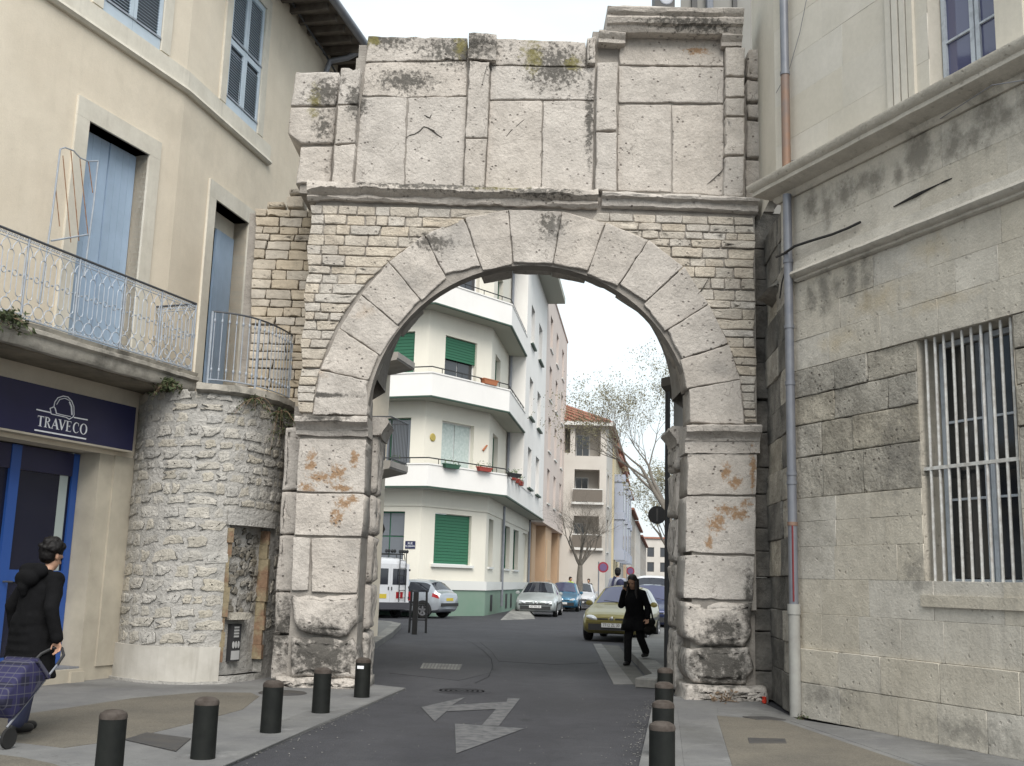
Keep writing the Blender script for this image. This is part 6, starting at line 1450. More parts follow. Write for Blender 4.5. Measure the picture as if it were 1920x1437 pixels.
def car(label, S, pnt, loc, yaw, front=True, plate=None, glassm='car_glass', opts=()):
    """x forward; yaw is the heading (0 = +X)"""
    t = thing('parked_car', label, 'car', loc, yaw); L, W, H = S.L, S.W*2, S.H
    S.body().build('body', MATS[pnt], t, smooth=True, local=True, fix=True)
    cow, rf_, rr, rt = S.keys              # cowl, roof front, roof rear, tail base
    S.screen(rf_+.02, cow-.05, .006).build('windscreen', MATS[glassm], t, local=True, smooth='full'); S.screen(rt+.07, rr-.03, .006).build('rear_window', MATS['car_glass'], t, local=True, smooth='full')
    mid = S.mid
    for s_ in (1, -1):
        S.patch(mid+.05, cow-.22, 6.0, 6.95, s_, .005, slant=-.0).build('side_window', MATS['car_glass'], t, local=True, smooth='full')
        S.patch(rt+.32, mid-.04, 6.0, 6.95, s_, .005).build('side_window', MATS['car_glass'], t, local=True, smooth='full')
        S.patch(-L*.30, L*.30, 3.05, 3.35, s_, .014, nx=10, nv=1).build('side_strip', MATS['plastic_dark'], t, local=True)
        # mirror
        p = S.pt(cow-.42, 5.9, s_, 0); mb = MB(); mb.lathe((0, 0, 0), [(0, -.06), (.05, -.05), (.075, 0), (.07, .05), (0, .06)], 10, axis='x'); o = mb.build('door_mirror', MATS[pnt], t, local=True, smooth=True); o.location = p+Vector((0, s_*.12, .05)); o.scale = (1, 1.35, 1)
        for wx in S.wheels:
            a = MB(); yy = S.W*lerp_tab(S.wid, wx)+.002
            a.lathe((wx, yy*s_, .31), [(0, -.10*s_), (.355, -.10*s_), (.36, .003*s_), (0, .003*s_)], 24, axis='y'); a.v = [(x, y, max(z, .17)) for x, y, z in a.v]; a.build('wheel_arch', MATS['plastic_dark'], t, local=True)
            wheel(t, wx, (yy-.075)*s_, s_)
        S.patch(L/2-.50, L/2-.10, 4.1, 5.3, s_, .008, nx=6, nv=3, slant=-.06).build('headlight', MATS['lamp_clear'], t, local=True, smooth='full')
        S.patch(-L/2+.05, -L/2+.34, 4.0, 5.35, s_, .008, nx=5, nv=3, slant=.1).build('tail_light', MATS['lamp_red'], t, local=True, smooth='full')
        hl = MB(); hl.lathe((0, 0, 0), [(0, -.07), (.6, -.055), (1, 0), (.7, .05), (0, .07)], 16, axis='x'); o = hl.build('headlight_bulb', MATS['lamp_clear'], t, local=True, smooth=True); o.location = (L/2-.045, s_*S.W*.60, .60); o.scale = (1.0, .19, .07); o.rotation_euler = (s_*.22, 0, 0)
    # bumpers, grille, plates
    xf = L/2+.004
    def fb(nm, y0, y1, z0, z1, x, m, th=.02):
        mb = MB(); mb.box(x-th, x, y0, y1, z0, z1); mb.build(nm, MATS[m], t, local=True)
    fw = S.W*lerp_tab(S.wid, L/2)
    fb('air_intake', -fw*.90, fw*.90, .30, .46, xf+.002, 'plastic_dark', .05); fb('grille', -fw*.62, -fw*.14, .565, .605, xf+.003, 'plastic_dark', .05); fb('grille', fw*.14, fw*.62, .565, .605, xf+.003, 'plastic_dark', .05)
    fb('front_bumper_strip', -fw*.98, fw*.98, .49, .55, xf+.02, 'plastic_dark' if 'strip' in opts else pnt, .08)
    mb = MB(); mb.lathe((xf+.008, 0, .59), [(0, -.01), (.06, -.01), (.06, 0), (.03, .012), (0, .012)], 14, axis='x'); mb.build('badge', MATS['chrome'], t, local=True, smooth=True)
    fb('number_plate', -.26, .26, .375, .485, xf+.03, 'plate_white', .012)
    if plate: text(t, plate, .115, (xf+.032, 0, .43), 'plate_text', (R_(90), 0, R_(90)), 'plate_lettering', .82)
    xr = -L/2-.004; bw = S.W*lerp_tab(S.wid, -L/2)
    mb = MB(); mb.box(xr-.03, xr+.05, -bw*1.0, bw*1.0, .46, .58); mb.build('rear_bumper_strip', MATS['plastic_dark'], t, local=True)
    mb = MB(); mb.box(xr-.012, xr+.01, -.26, .26, .66, .77); mb.build('number_plate', MATS['plate_yellow'], t, local=True)
    for s_ in (-1, 1):
        mb = MB(); c = S.pt(cow-.05, 8.5 if s_ > 0 else 9.9, s_, .012); d = S.pt(cow-.13, 9.7 if s_ > 0 else 8.8, s_, .012); mb.tube([c, d], .007, 4); mb.build('wiper', MATS['plastic_dark'], t, local=True)
    return t
def hatch(L=3.83, W=1.65, H=1.43, hood=.93, belt=.90, cow=.62, rf_=-.05, rr=-1.35, rt=-1.72):
    h = L/2
    top = [(-h, .86), (-h+.05, .94), (rt, 1.00), (rr, H-.08), (rr+.25, H-.02), (-.55, H), (rf_, H-.03), (cow+.10, hood+.02), (cow+.35, hood-.03), (h-.55, .83), (h-.22, .75), (h-.06, .69), (h, .62)]
    sh = [(-h, .82), (-h+.3, .93), (-.3, belt), (cow, belt-.03), (h-.5, .79), (h-.2, .71), (h, .58)]
    bot = [(-h, .36), (-h+.12, .26), (-h+.5, .20), (h-.5, .19), (h-.1, .22), (h, .30)]
    wid = [(-h, .80), (-h+.06, .90), (-h+.3, .97), (-h+.9, 1.0), (h-1.0, 1.0), (h-.45, .985), (h-.18, .95), (h-.05, .89), (h, .82)]
    S = CarShape(L, W, H, top, sh, bot, wid); S.keys = (cow+.10, rf_, rr, rt); S.mid = -.45; S.wheels = (h-.78, -h+.70); return S
def heading(d): return math.atan2(d[1], d[0])
tow = Vector((-math.sin(R_(8)), -math.cos(R_(8)), 0))
tog = Vector((-math.sin(R_(15)), -math.cos(R_(15)), 0))
def nose_at(px, py, L, hd): p = gnd(px, py); return (p.x-hd.x*L/2, p.y-hd.y*L/2, 0)
car('golden yellow hatchback parked at the right kerb facing the gate', hatch(), 'paint_gold', nose_at(1146, 1205, 3.83, tog), heading(tog), plate='7712 ZL 30', glassm='car_glass_sky')
tm = Vector((-math.sin(R_(7)), -math.cos(R_(7)), 0))
car('silver hatchback parked nose out beside the white apartment house', hatch(4.2, 1.78, 1.46, .95, .93, .75, .10, -1.5, -1.95), 'paint_silver2', nose_at(1003, 1157, 4.2, tm), heading(tm), plate='427 RN 30', opts=('strip',))
p = FT.P(12.6, 0, 2.55); car('blue hatchback tucked behind the silver one at the left kerb', hatch(3.9, 1.66, 1.48), 'paint_blue', (p.x, p.y, 0), heading(tm), glassm='car_glass_sky')
p = gnd(1097, 1124); car('white hatchback in the street between the blue and the golden cars', hatch(3.9, 1.66, 1.45), 'paint_white', (aty(1094, 1100, 62).x, 63.5, 0), heading(tm), opts=('strip',))
car('dark navy car at the kerb behind the golden hatchback', hatch(4.1, 1.72, 1.48), 'paint_navy', (aty(1236, 1100, 36.5).x, 38.3, 0), heading(tow), glassm='car_glass_sky')
hd = Vector((-.90, .43, 0)).normalized(); re = gnd(846, 1161)
car('silver hatchback seen from its rear corner beside the white van', hatch(), 'paint_silver', (re.x+hd.x*1.8-.2, re.y+hd.y*1.8+.3, 0), heading(hd))
mb = MB(); 
# vans
def van(label, pnt, loc, yaw, L, W, H, name='parked_van', rack=False, wins=False):
    h = L/2; t = thing(name, label, 'van', loc, yaw)
    top = [(-h, H-.16), (-h+.06, H-.05), (-h+.3, H), (h-1.75, H), (h-1.35, H-.06), (h-.72, 1.12), (h-.2, .92), (h-.05, .80), (h, .66)]
    sh = [(-h, 1.05), (h-1.3, 1.05), (h-.5, .9), (h, .6)]
    bot = [(-h, .38), (-h+.2, .30), (h-.3, .26), (h, .34)]; wid = [(-h, .93), (-h+.05, .97), (-h+.3, 1), (h-.8, 1), (h-.2, .93), (h, .8)]
    S = CarShape(L, W, H, top, sh, bot, wid, tum=.06); S.body().build('body', MATS[pnt], t, smooth=True, local=True, fix=True)
    S.screen(h-1.32, h-.76, .006).build('windscreen', MATS['car_glass'], t, local=True, smooth='full')
    for s_ in (1, -1):
        S.patch(h-1.75, h-1.05, 6.0, 6.9, s_, .005).build('side_window', MATS['car_glass'], t, local=True, smooth='full')
        if wins:
            for a, b in ((h-2.75, h-1.85), (h-3.7, h-2.85)): S.patch(a, b, 6.0, 6.9, s_, .005).build('side_window', MATS['car_glass'], t, local=True, smooth='full')
        S.patch(h-.35, h-.06, 4.2, 5.3, s_, .008).build('headlight', MATS['lamp_clear'], t, local=True, smooth='full')
        for wx in (h-.85, -h+.85):
            a = MB(); a.lathe((wx, (W/2+.002)*s_, .32), [(0, -.1*s_), (.36, -.1*s_), (.365, .003*s_), (0, .003*s_)], 22, axis='y'); a.v = [(x, y, max(z, .2)) for x, y, z in a.v]; a.build('wheel_arch', MATS['plastic_dark'], t, local=True); wheel(t, wx, (W/2-.075)*s_, s_, .31, .19)
    xr = -h-.004
    def rb(nm, y0, y1, z0, z1, m, th=.012, par=t, x=xr): mb = MB(); mb.box(x-th, x+.03, y0, y1, z0, z1); return mb.build(nm, MATS[m], par, local=True)
    for s_ in (1, -1):
        d = rb('rear_door', min(s_*.008, s_*W*.44), max(s_*.008, s_*W*.44), .58, H-.2, pnt, .010)
        rb('rear_window', min(s_*.10, s_*W*.38), max(s_*.10, s_*W*.38), 1.22, H-.38, 'car_glass', .018, d)
        rb('door_handle', min(s_*.05, s_*.09), max(s_*.05, s_*.09), 1.02, 1.14, 'plastic_dark', .03, d)
        for z in (.72, 1.1, H-.45): rb('hinge', min(s_*W*.43, s_*W*.465), max(s_*W*.43, s_*W*.465), z, z+.07, 'plastic_dark', .025, d)
        rb('tail_light', min(s_*W*.445, s_*W*.49), max(s_*W*.445, s_*W*.49), .66, .98, 'lamp_red', .02)
    rb('number_plate', .14, .55, .72, .88, 'plate_yellow', .02); rb('rear_bumper', -W*.49, W*.49, .34, .58, 'plastic_grey', .10)
    if rack:
        st = rb('sticker', -.62, -.22, .68, 1.0, 'plate_white', .016)
        rb('sticker_mark', -.57, -.45, .72, .96, 'lamp_red', .019, st); rb('sticker_mark', -.39, -.27, .72, .96, 'lamp_red', .019, st)
        for z in (H+.16,):
            for yy in (-.62, 0, .62): mb = MB(); mb.tube([(-h+.15, yy, z), (h-1.9, yy, z)], .022, 5); mb.build('rack_rail', MATS['iron_black'], t, local=True)
            for k in range(5): x = -h+.2+k*(L-2.2)/4; mb = MB(); mb.tube([(x, -.74, H-.04), (x, -.70, z), (x, .70, z), (x, .74, H-.04)], .02, 5); mb.build('rack_bar', MATS['iron_black'], t, local=True)
        for yy in (-.62, -.35): mb = MB(); mb.tube([(xr-.10, yy, .6), (xr-.06, yy, H+.2)], .018, 5); mb.build('ladder_rail', MATS['iron_black'], t, local=True)
        for k in range(6): mb = MB(); z = .75+k*.27; mb.tube([(xr-.09, -.62, z), (xr-.09, -.35, z)], .013, 5); mb.build('ladder_rung', MATS['iron_black'], t, local=True)
        for k, yy in enumerate((-.7, -.5, -.15, .1)): mb = MB(); mb.lathe((-h+.1, yy, H+.26), [(.0, -.1), (.07, -.09), (.05, 0), (.07, .09), (0, .1)], 8, axis='x'); mb.build('rack_roller', MATS['iron_black'], t, local=True, smooth=True)
    return t
vh = Vector((-.62, .78, 0)).normalized(); vr = gnd(728, 1160)
van('white panel van with roof rack and ladder parked beyond the left pier', 'paint_white', (vr.x+vh.x*2.2, vr.y+vh.y*2.2, 0), heading(vh), 4.4, 1.85, 2.18, rack=True)
van('small white windowed van parked far along the right kerb', 'paint_white', (aty(1236, 1085, 47).x, 49, 0), heading(tow), 4.1, 1.72, 1.86, wins=True)
# ================================================================ bollards and people
mat('bollard_dark', (.007, .008, .0075), .6, spec=.25, c2=(.012, .0135, .012), scale=9, bump=.1, bscale=40); mat('bollard_cap', (.05, .04, .034), .8, spec=.2, c2=(.085, .072, .064), scale=14, bump=.3, bscale=50)
def bollard(px, py, label, h_=.47, r=.098, stk=False):
    p = gnd(px, py, PV); t = thing('bollard', label, 'bollard', (p.x, p.y, PV), group='low dark bollards along the kerbs')
    mb = MB(); mb.lathe((0, 0, 0), [(r*1.02, -.02), (r, .02), (r*.985, h_*.5), (r*.985, h_-.045)], 24); mb.build('post', MATS['bollard_dark'], t, local=True, smooth=True)
    mb = MB(); mb.lathe((0, 0, 0), [(r*1.0, h_-.052), (r*1.01, h_-.035), (r*.94, h_-.014), (r*.6, h_+.006), (0, h_+.012)], 24); mb.build('cap', MATS['bollard_cap'], t, local=True, smooth=True)
    if stk: mb = MB(); mb.box(-.06, .02, -r*1.0-.004, -r*.9, h_-.12, h_-.085); mb.build('sticker', MATS['sign_white'], t, local=True)
bollard(202, 1462, 'bollard on the shop side beside the rectangular utility cover, cut by the picture edge')
bollard(380, 1423, 'bollard touching the dark rectangular utility cover'); bollard(507, 1374, 'bollard between the utility cover and the pier, third from the pier')
bollard(601, 1337, 'bollard second from the left gate pier'); bollard(678, 1308, 'bollard with a small white sticker against the left gate pier', stk=True)
for (x, y), l in zip(((1241, 1480), (1243, 1420), (1245, 1368), (1247, 1328)), ('last bollard of the right row, farthest from the gate', 'third bollard of the right row counting from the gate', 'second bollard of the right row counting from the gate', 'first bollard of the right row, next to the right pier')): bollard(x, y, l)

mat('skin', (.42, .24, .16), .6); mat('skin_fair', (.42, .25, .18), .6); mat('hair_black', (.006, .005, .005), .6, spec=.25); mat('hair_dark', (.012, .008, .007), .5); mat('coat_black', (.005, .005, .0055), .95, spec=.12, bump=.3, bscale=40, bdist=.01, c2=(.008, .008, .009), scale=6); mat('trouser_dark', (.010, .010, .011), .95, spec=.15); mat('trouser_blue', (.04, .045, .09), .9); mat('shoe_black', (.01, .01, .011), .5)
mat('jumper_grey', (.26, .27, .32), .9); mat('strap_navy', (.012, .014, .05), .7); mat('hi_vis', (.45, .62, .02), .7); mat('bag_brown', (.008, .007, .006), .8, spec=.2); mat('white_trim', (.6, .6, .6), .6)
def cap(mb, a, b, ra, rb, n=12, flat=1.0):
    a, b = Vector(a), Vector(b); d = b-a; l = d.length; d = d.normalized() if l > 1e-6 else Vector((0, 0, 1)); pts = []; rs = []
    for k in range(5): 
        t = math.pi/2*k/4; pts.append(a-d*ra*math.cos(t)); rs.append(max(1e-4, ra*math.sin(t)))
    for k in range(4, -1, -1):
        t = math.pi/2*k/4; pts.append(b+d*rb*math.cos(t)); rs.append(max(1e-4, rb*math.sin(t)))
    mb.tube(pts, rs, n, caps=True)
def ell(mb, c, rx, ry, rz, n=14):
    k = len(mb.v); mb.lathe((0, 0, 0), [(1e-4, -1)]+[(math.cos(R_(a)), math.sin(R_(a))) for a in range(-75, 90, 15)]+[(1e-4, 1)], n)
    mb.v[k:] = [(c[0]+x*rx, c[1]+y*ry, c[2]+z*rz) for x, y, z in mb.v[k:]]
def blob(mb, name, m, par, vox=.012, smooth=4, noise_=0.0, seed=0):
    o = mb.build(name, MATS[m], par, local=True)
    r = o.modifiers.new('r', 'REMESH'); r.mode = 'VOXEL'; r.voxel_size = vox; r.use_smooth_shade = True
    s_ = o.modifiers.new('s', 'SMOOTH'); s_.iterations = smooth; s_.factor = .5
    if noise_:
        tx = bpy.data.textures.new(name, 'CLOUDS'); tx.noise_scale = .035 if name == 'hair' else .16; d = o.modifiers.new('d', 'DISPLACE'); d.texture = tx; d.strength = noise_; d.texture_coords = 'LOCAL'
    return o
def head(mb, c, tilt=0.0):
    """skull, jaw, nose, ears, brow; looks along +x, tilt bends it forward"""
    ct, st_ = math.cos(tilt), math.sin(tilt)
    def P(x, y, z): return (c[0]+x*ct+z*st_, c[1]+y, c[2]-x*st_+z*ct)
    ell(mb, P(-.01, 0, .03), .098, .078, .10); ell(mb, P(.03, 0, -.055), .065, .058, .07); cap(mb, P(.085, 0, .005), P(.108, 0, -.025), .010, .015, 8); ell(mb, P(.065, 0, -.095), .03, .03, .025)
    for s_ in (-1, 1): ell(mb, P(-.005, .078*s_, -.01), .02, .012, .032); ell(mb, P(.078, .03*s_, .022), .014, .022, .010)
    ell(mb, P(.086, 0, -.062), .014, .026, .011)
    return P
def hand(mb, w_, d, grip=.5, side=1, up_=Vector((0, 0, 1))):
    """palm and five curled fingers from the wrist along d"""
    d = Vector(d).normalized(); s = d.cross(up_).normalized()*side; nn = s.cross(d).normalized(); w_ = Vector(w_)
    for k in range(4): cap(mb, w_+d*.015+s*(.027-.018*k), w_+d*.085+s*(.03-.02*k), .014, .011, 8)
    for k, l in enumerate((.068, .078, .072, .056)):
        a = w_+d*.088+s*(.031-.0205*k); f1 = (d*math.cos(grip)+nn*math.sin(grip)); f2 = (d*math.cos(grip*2.1)+nn*math.sin(grip*2.1)); b = a+f1*l*.5; cap(mb, a, b, .0095, .009, 8); cap(mb, b, b+f2*l*.5, .009, .0075, 8)
    t0 = w_+d*.03+s*.036; t1 = t0+(d*.6+s*.55+nn*.4).normalized()*.04; cap(mb, t0, t1, .011, .010, 8); cap(mb, t1, t1+(d+nn*.6).normalized()*.03, .010, .008, 8)
def person(label, loc, yaw, top, legs, hair, H=1.7, arms=None, feet=None, hip=None, coat=0.0, hairlen=.0, tilt=.1, vox=.008, skin='skin', curly=False, lean=0.0):
    t = thing('person', label, 'person', loc, yaw); k = H/1.72; t.scale = (k, k, k)
    hp = Vector((0, 0, .92)); ch = Vector((.02+lean*.35, 0, 1.27)); nk = Vector((.02+lean*.52, 0, 1.45)); hd_ = Vector((.05+lean*.62, 0, 1.595))
    feet = feet or [((.0, .10, .48), (-.02, .10, .09)), ((.0, -.10, .48), (-.02, -.10, .09))]     # (knee, ankle) left, right
    arms = arms or [((-.02, .24, 1.13), (.06, .25, .88)), ((-.02, -.24, 1.13), (.06, -.25, .88))]
    bd = MB(); cap(bd, hp, ch, .135, .15); cap(bd, ch, nk, .10, .05); cap(bd, nk, hd_-Vector((0, 0, .08)), .05, .048); head(bd, hd_, tilt)
    for i, s_ in enumerate((1, -1)):
        sh_ = ch+Vector((0, .165*s_, .10)); e, w_ = Vector(arms[i][0]), Vector(arms[i][1]); cap(bd, ch+Vector((0, .08*s_, .08)), sh_, .08, .06); cap(bd, sh_, e, .05, .04); cap(bd, e, w_, .04, .028); dd = (w_-e).normalized(); hand(bd, w_, dd, .6, s_, Vector((1, 0, 0)) if abs(dd.z) > .7 else Vector((0, 0, 1)))
        kn, an = Vector(feet[i][0]), Vector(feet[i][1]); h2 = hp+Vector((0, .085*s_, -.02)); cap(bd, h2, kn, .085, .058); cap(bd, kn, an, .055, .038); cap(bd, an-Vector((0, 0, .03)), an+Vector((.13, 0, -.055)), .04, .035)
    body = blob(bd, 'body', skin, t, vox)
    cl = MB()
    cap(cl, hp, ch, .165, .185); cap(cl, ch, nk-Vector((0, 0, .04)), .13, .075)
    for i, s_ in enumerate((1, -1)):
        sh_ = ch+Vector((0, .175*s_, .10)); e, w_ = Vector(arms[i][0]), Vector(arms[i][1]); cap(cl, ch+Vector((0, .08*s_, .07)), sh_, .11, .082); cap(cl, sh_, e, .078, .066); cap(cl, e, e.lerp(w_, .97), .066, .052)
    if coat:
        mid = Vector((sum(Vector(f[0]).x for f in feet)/2*.6, 0, 0))
        for i in range(7):
            u = i/6; z = .98-(.98-coat)*u; cap(cl, mid*u+Vector((0, .04+.05*u, z)), mid*u+Vector((0, -.04-.05*u, z)), .16+.02*u, .16+.02*u)
        for f in feet: cap(cl, (hp.x, Vector(f[0]).y, .85), Vector(f[0])+Vector((0, 0, max(0, coat-.45))), .14, .13)
    if coat: cl.v = [(x, y*1.03, max(z, coat-.015) if abs(y) < .26 else z) for x, y, z in cl.v]
    blob(cl, 'coat' if coat else 'jacket', top, t, vox*1.4, 3, .018 if coat else .0)
    lg = MB()
    cap(lg, hp+Vector((0, .05, -.02)), hp+Vector((0, -.05, -.02)), .15, .15)
    for i, s_ in enumerate((1, -1)):
        kn, an = Vector(feet[i][0]), Vector(feet[i][1]); cap(lg, hp+Vector((0, .085*s_, -.04)), kn, .105, .08); cap(lg, kn, an+Vector((0, 0, .02)), .078, .075)
    blob(lg, 'trousers', legs, t, vox*1.6, 4)
    for i, s_ in enumerate((1, -1)):
        an = Vector(feet[i][1]); so_ = MB(); cap(so_, an+Vector((-.03, 0, -.035)), an+Vector((.14, 0, -.05)), .05, .04); so_.v = [(x, y, max(z, an.z-.088)) for x, y, z in so_.v]; blob(so_, 'shoe', 'shoe_black', t, .01, 2)
    hr = MB(); ct, st_ = math.cos(tilt), math.sin(tilt)
    def P(x, y, z): return (hd_.x+x*ct+z*st_, hd_.y+y, hd_.z-x*st_+z*ct)
    ell(hr, P(-.03, 0, .055), .105, .095, .095); ell(hr, P(-.055, 0, -.01), .075, .09, .09)
    if curly:
        rnd = random.Random(3)
        for i in range(60):
            a, b = rnd.uniform(0, 6.28), rnd.uniform(-.2, 1.4); v = Vector((math.cos(a)*math.cos(b), math.sin(a)*math.cos(b), math.sin(b)))
            if v.x > .55 and v.z < .7: continue
            ell(hr, P(-.035+v.x*.105, v.y*.10, .04+v.z*.105), .032, .032, .03, 7)
    if hairlen:
        for yy in (-.075, -.04, 0, .04, .075):
            xx = -.06-.03*(1-abs(yy)/.075); p0 = P(xx, yy, .0); cap(hr, p0, (p0[0]-.02-.0, yy*1.25, hd_.z-hairlen), .045, .035, 8)
        for s_ in (-1, 1): p0 = P(.02, .085*s_, .0); cap(hr, p0, (p0[0]+.02, .10*s_, hd_.z-hairlen*.9), .032, .03, 8)
    blob(hr, 'hair', hair, t, .01, 2, .02 if curly else .008)
    for s_ in (-1, 1):
        ey = MB(); q = (hd_.x+.088*ct+.008*st_, .031*s_, hd_.z-.088*st_+.008*ct); ell(ey, q, .009, .013, .007, 8); ey.build('eye', MATS['hair_black'], t, local=True)
    return t
# --- woman with the shopping trolley
wp_ = gnd(38, 1374, PV); wyaw = R_(60)
pw = person('person with short dark curly hair in a long black hooded coat pulling a trolley', (wp_.x, wp_.y, PV), wyaw, 'coat_black', 'trouser_blue', 'hair_black', H=1.70, coat=.50, curly=True, tilt=.42, lean=.16,
            arms=[((-.02, .27, 1.12), (.06, .29, .88)), ((-.03, -.28, 1.12), (.02, -.34, .85))], feet=[((.10, .09, .48), (.06, .10, .09)), ((-.02, -.09, .48), (-.12, -.09, .10))])
hb = MB(); cap(hb, (-.04, -.09, 1.45), (-.04, .09, 1.45), .075, .075); cap(hb, (-.10, -.05, 1.38), (-.10, .05, 1.38), .08, .08); cap(hb, (-.13, 0, 1.30), (-.12, 0, 1.25), .06, .04); blob(hb, 'hood', 'coat_black', pw, .013, 4)
def pl_mat():
    m = bpy.data.materials.new('plaid'); m.use_nodes = True; nt = m.node_tree; N = nt.nodes; Lk = nt.links.new; b = N['Principled BSDF']; b.inputs['Roughness'].default_value = .85
    tc = N.new('ShaderNodeTexCoord'); sp_ = N.new('ShaderNodeSeparateXYZ'); Lk(tc.outputs['Object'], sp_.inputs[0]); cur = None
    def stripes(o, f, lo, ph):
        a = N.new('ShaderNodeMath'); a.operation = 'MULTIPLY_ADD'; Lk(o, a.inputs[0]); a.inputs[1].default_value = f; a.inputs[2].default_value = ph; q = N.new('ShaderNodeMath'); q.operation = 'FRACT'; Lk(a.outputs[0], q.inputs[0]); c = N.new('ShaderNodeMath'); c.operation = 'LESS_THAN'; Lk(q.outputs[0], c.inputs[0]); c.inputs[1].default_value = lo; return c.outputs[0]
    base = N.new('ShaderNodeMixRGB'); base.inputs[1].default_value = (.017, .016, .058, 1); base.inputs[2].default_value = (.008, .008, .026, 1); Lk(stripes(sp_.outputs[2], 6, .45, .1), base.inputs[0]); cur = base.outputs[0]
    for o, f, lo, ph, cc in ((sp_.outputs[0], 6, .45, .3, (.02, .018, .07, 1)), (sp_.outputs[2], 12, .10, 0, (.075, .075, .095, 1)), (sp_.outputs[0], 12, .10, .2, (.075, .075, .095, 1)), (sp_.outputs[1], 12, .10, .2, (.07, .07, .09, 1))):
        mx_ = N.new('ShaderNodeMixRGB'); Lk(cur, mx_.inputs[1]); mx_.inputs[2].default_value = cc; h = N.new('ShaderNodeMath'); h.operation = 'MULTIPLY'; Lk(stripes(o, f, lo, ph), h.inputs[0]); h.inputs[1].default_value = .7; Lk(h.outputs[0], mx_.inputs[0]); cur = mx_.outputs[0]
    Lk(cur, b.inputs['Base Color']); MATS['plaid'] = m
pl_mat()
k_ = 1.70/1.72; cw, sw = math.cos(wyaw), math.sin(wyaw)
def W2(x, y, z): return Vector((wp_.x+(x*cw-y*sw)*k_, wp_.y+(x*sw+y*cw)*k_, PV+z*k_))
tr = thing('shopping_trolley', 'blue plaid wheeled shopping trolley pulled by the woman in the black coat', 'trolley', (0, 0, 0), wyaw+R_(14))
hw_ = W2(.03, -.345, .77); ty_ = wyaw+R_(14); tr.location = (hw_.x-.645*math.cos(ty_), hw_.y-.645*math.sin(ty_), PV)
# local frame: x along the walking direction, z up; handle end in her hand
hx, hz = .66, .775; ax, az = -.05, .16
rail = Vector((hx-ax, 0, hz-az)).normalized(); prp = Vector((-rail.z, 0, rail.x))
for yy in (-.13, .13):
    mb = MB(); mb.tube([(ax, yy, az), (hx-.16, yy, hz-.15)], .010, 8); mb.build('frame_tube', MATS['zinc'], tr, local=True, smooth=True)
mb = MB(); q = Vector((hx-.16, 0, hz-.15)); mb.tube([q+Vector((0, -.13, 0)), q+rail*.12+Vector((0, -.12, 0)), q+rail*.20+Vector((0, -.05, 0)), q+rail*.20+Vector((0, .05, 0)), q+rail*.12+Vector((0, .12, 0)), q+Vector((0, .13, 0))], .014, 8); mb.build('handle', MATS['plastic_dark'], tr, local=True, smooth=True)
bgm = MB(); B0 = Vector((ax, 0, az))+rail*.06; c8 = []
for l_, th, wd in ((0, .20, .15), (.10, .25, .175), (.38, .27, .18), (.50, .22, .165)):
    o0 = B0+rail*l_+prp*.015; c8.append([o0+Vector((0, -wd, 0)), o0+Vector((0, wd, 0)), o0+prp*th+Vector((0, wd*.9, 0)), o0+prp*th+Vector((0, -wd*.9, 0))])
vs_ = [p for r_ in c8 for p in r_]; fs_ = [(0, 3, 2, 1), (12, 13, 14, 15)]+[(i*4+k, i*4+(k+1) % 4, i*4+4+(k+1) % 4, i*4+4+k) for i in range(3) for k in range(4)]
bgm.add(vs_, fs_); bo = bgm.build('bag', MATS['plaid'], tr, local=True, smooth='full', fix=True); sm = bo.modifiers.new('b', 'BEVEL'); sm.width = .035; sm.segments = 3; sm.limit_method = 'ANGLE'
fl = MB(); o0 = B0+rail*.47; fl.hexa([o0+Vector((0, -.19, 0)), o0+Vector((0, .19, 0)), o0+prp*.27+Vector((0, .18, -.03)), o0+prp*.27+Vector((0, -.18, -.03)), o0+rail*.05+Vector((0, -.18, 0)), o0+rail*.05+Vector((0, .18, 0)), o0+rail*.05+prp*.27+Vector((0, .17, -.03)), o0+rail*.05+prp*.27+Vector((0, -.17, -.03))]); f_ = fl.build('bag_flap', MATS['plaid'], tr, local=True); bv = f_.modifiers.new('b', 'BEVEL'); bv.width = .02; bv.segments = 3
for yy in (-.20, .20):
    mb = MB(); mb.lathe((ax-.05, yy, .085), [(.055, -.012), (.083, -.014), (.085, 0), (.083, .014), (.055, .012)], 20, axis='y'); wh = mb.build('wheel', MATS['tyre'], tr, local=True, smooth=True); mb = MB(); mb.lathe((ax-.05, yy, .085), [(.0, -.008), (.056, -.008), (.056, .008), (.0, .008)], 14, axis='y'); mb.build('hub', MATS['zinc'], wh, local=True)
mb = MB(); mb.tube([(ax-.05, -.20, .085), (ax-.05, .20, .085)], .008, 6); mb.tube([(ax-.05, 0, .085), (ax, 0, az)], .010, 6); mb.build('axle', MATS['zinc'], tr, local=True)
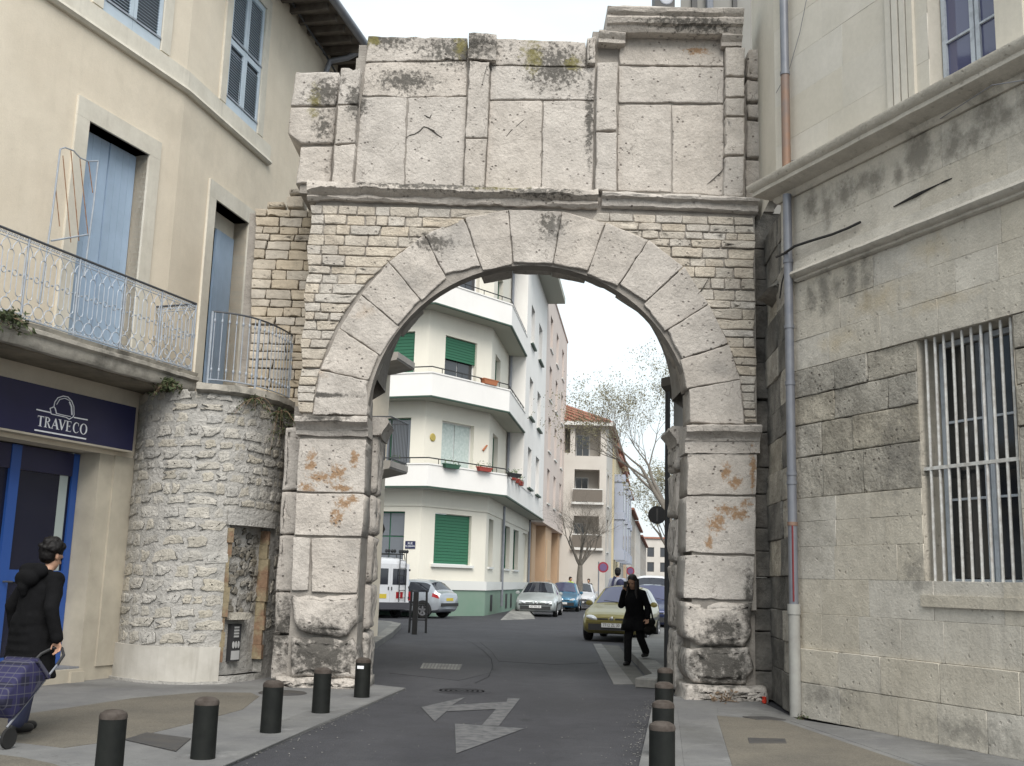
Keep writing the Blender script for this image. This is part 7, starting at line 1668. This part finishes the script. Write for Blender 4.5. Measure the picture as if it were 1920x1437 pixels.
# --- walker in black at the kerb
gp = gnd(1176, 1249); pn2 = person('person with long dark hair in a black coat and shoulder bag at the kerb', (gp.x+.16, gp.y+.15, .0), heading((-.50, -.86)), 'coat_black', 'trouser_dark', 'hair_dark', H=1.66, coat=.68, hairlen=.34, tilt=.5, lean=.18, vox=.009,
       arms=[((.05, .27, 1.14), (.12, .30, .92)), ((.10, -.25, 1.14), (.22, -.14, 1.42))], feet=[((-.06, .09, .52), (-.30, .10, .24)), ((.16, -.08, .50), (.14, -.09, .09))])
bgm = MB(); cap(bgm, (-.08, .31, .84), (.08, .31, .82), .08, .08); cap(bgm, (-.09, .31, .70), (.09, .31, .68), .09, .09); bag = blob(bgm, 'shoulder_bag', 'bag_brown', pn2, .014, 4)
mb = MB(); mb.tube([(-.02, .36, .9), (-.02, .30, 1.15), (0, .18, 1.42), (.05, .10, 1.45)], .018, 6); mb.build('bag_strap', MATS['bag_brown'], pn2, local=True, smooth=True)
ph = MB(); ph.box(.26, .275, -.13, -.07, 1.48, 1.60); ph.build('phone', MATS['plastic_dark'], pn2, local=True)
# --- people farther off
q = aty(1158, 1100, 34.6); pm = person('dark haired person in a grey top with a navy rucksack strap behind the golden car', (q.x, 34.6, .13), heading((.1, 1)), 'jumper_grey', 'trouser_blue', 'hair_black', H=1.84, vox=.016)
mb = MB(); mb.tube([(.17, -.10, 1.05), (.10, .0, 1.40), (-.10, .10, 1.46), (-.20, .14, 1.30), (-.20, .16, 1.0)], .035, 6); mb.build('strap', MATS['strap_navy'], pm, local=True, smooth=True); mb = MB(); cap(mb, (-.20, -.08, 1.30), (-.20, -.08, 1.02), .12, .13); blob(mb, 'rucksack', 'strap_navy', pm, .02, 3)
q = aty(1069, 1090, 70); person('worker in a bright yellow high visibility vest by the terracotta arcade', (q.x, 70, .0), heading((.6, -.8)), 'hi_vis', 'trouser_dark', 'hair_black', H=1.82, vox=.022)
q = aty(1104, 1090, 72); person('dark haired pedestrian beyond the white hatchback', (q.x, 72, 0), heading((-.3, -.9)), 'coat_black', 'trouser_dark', 'hair_black', H=1.74, vox=.022)
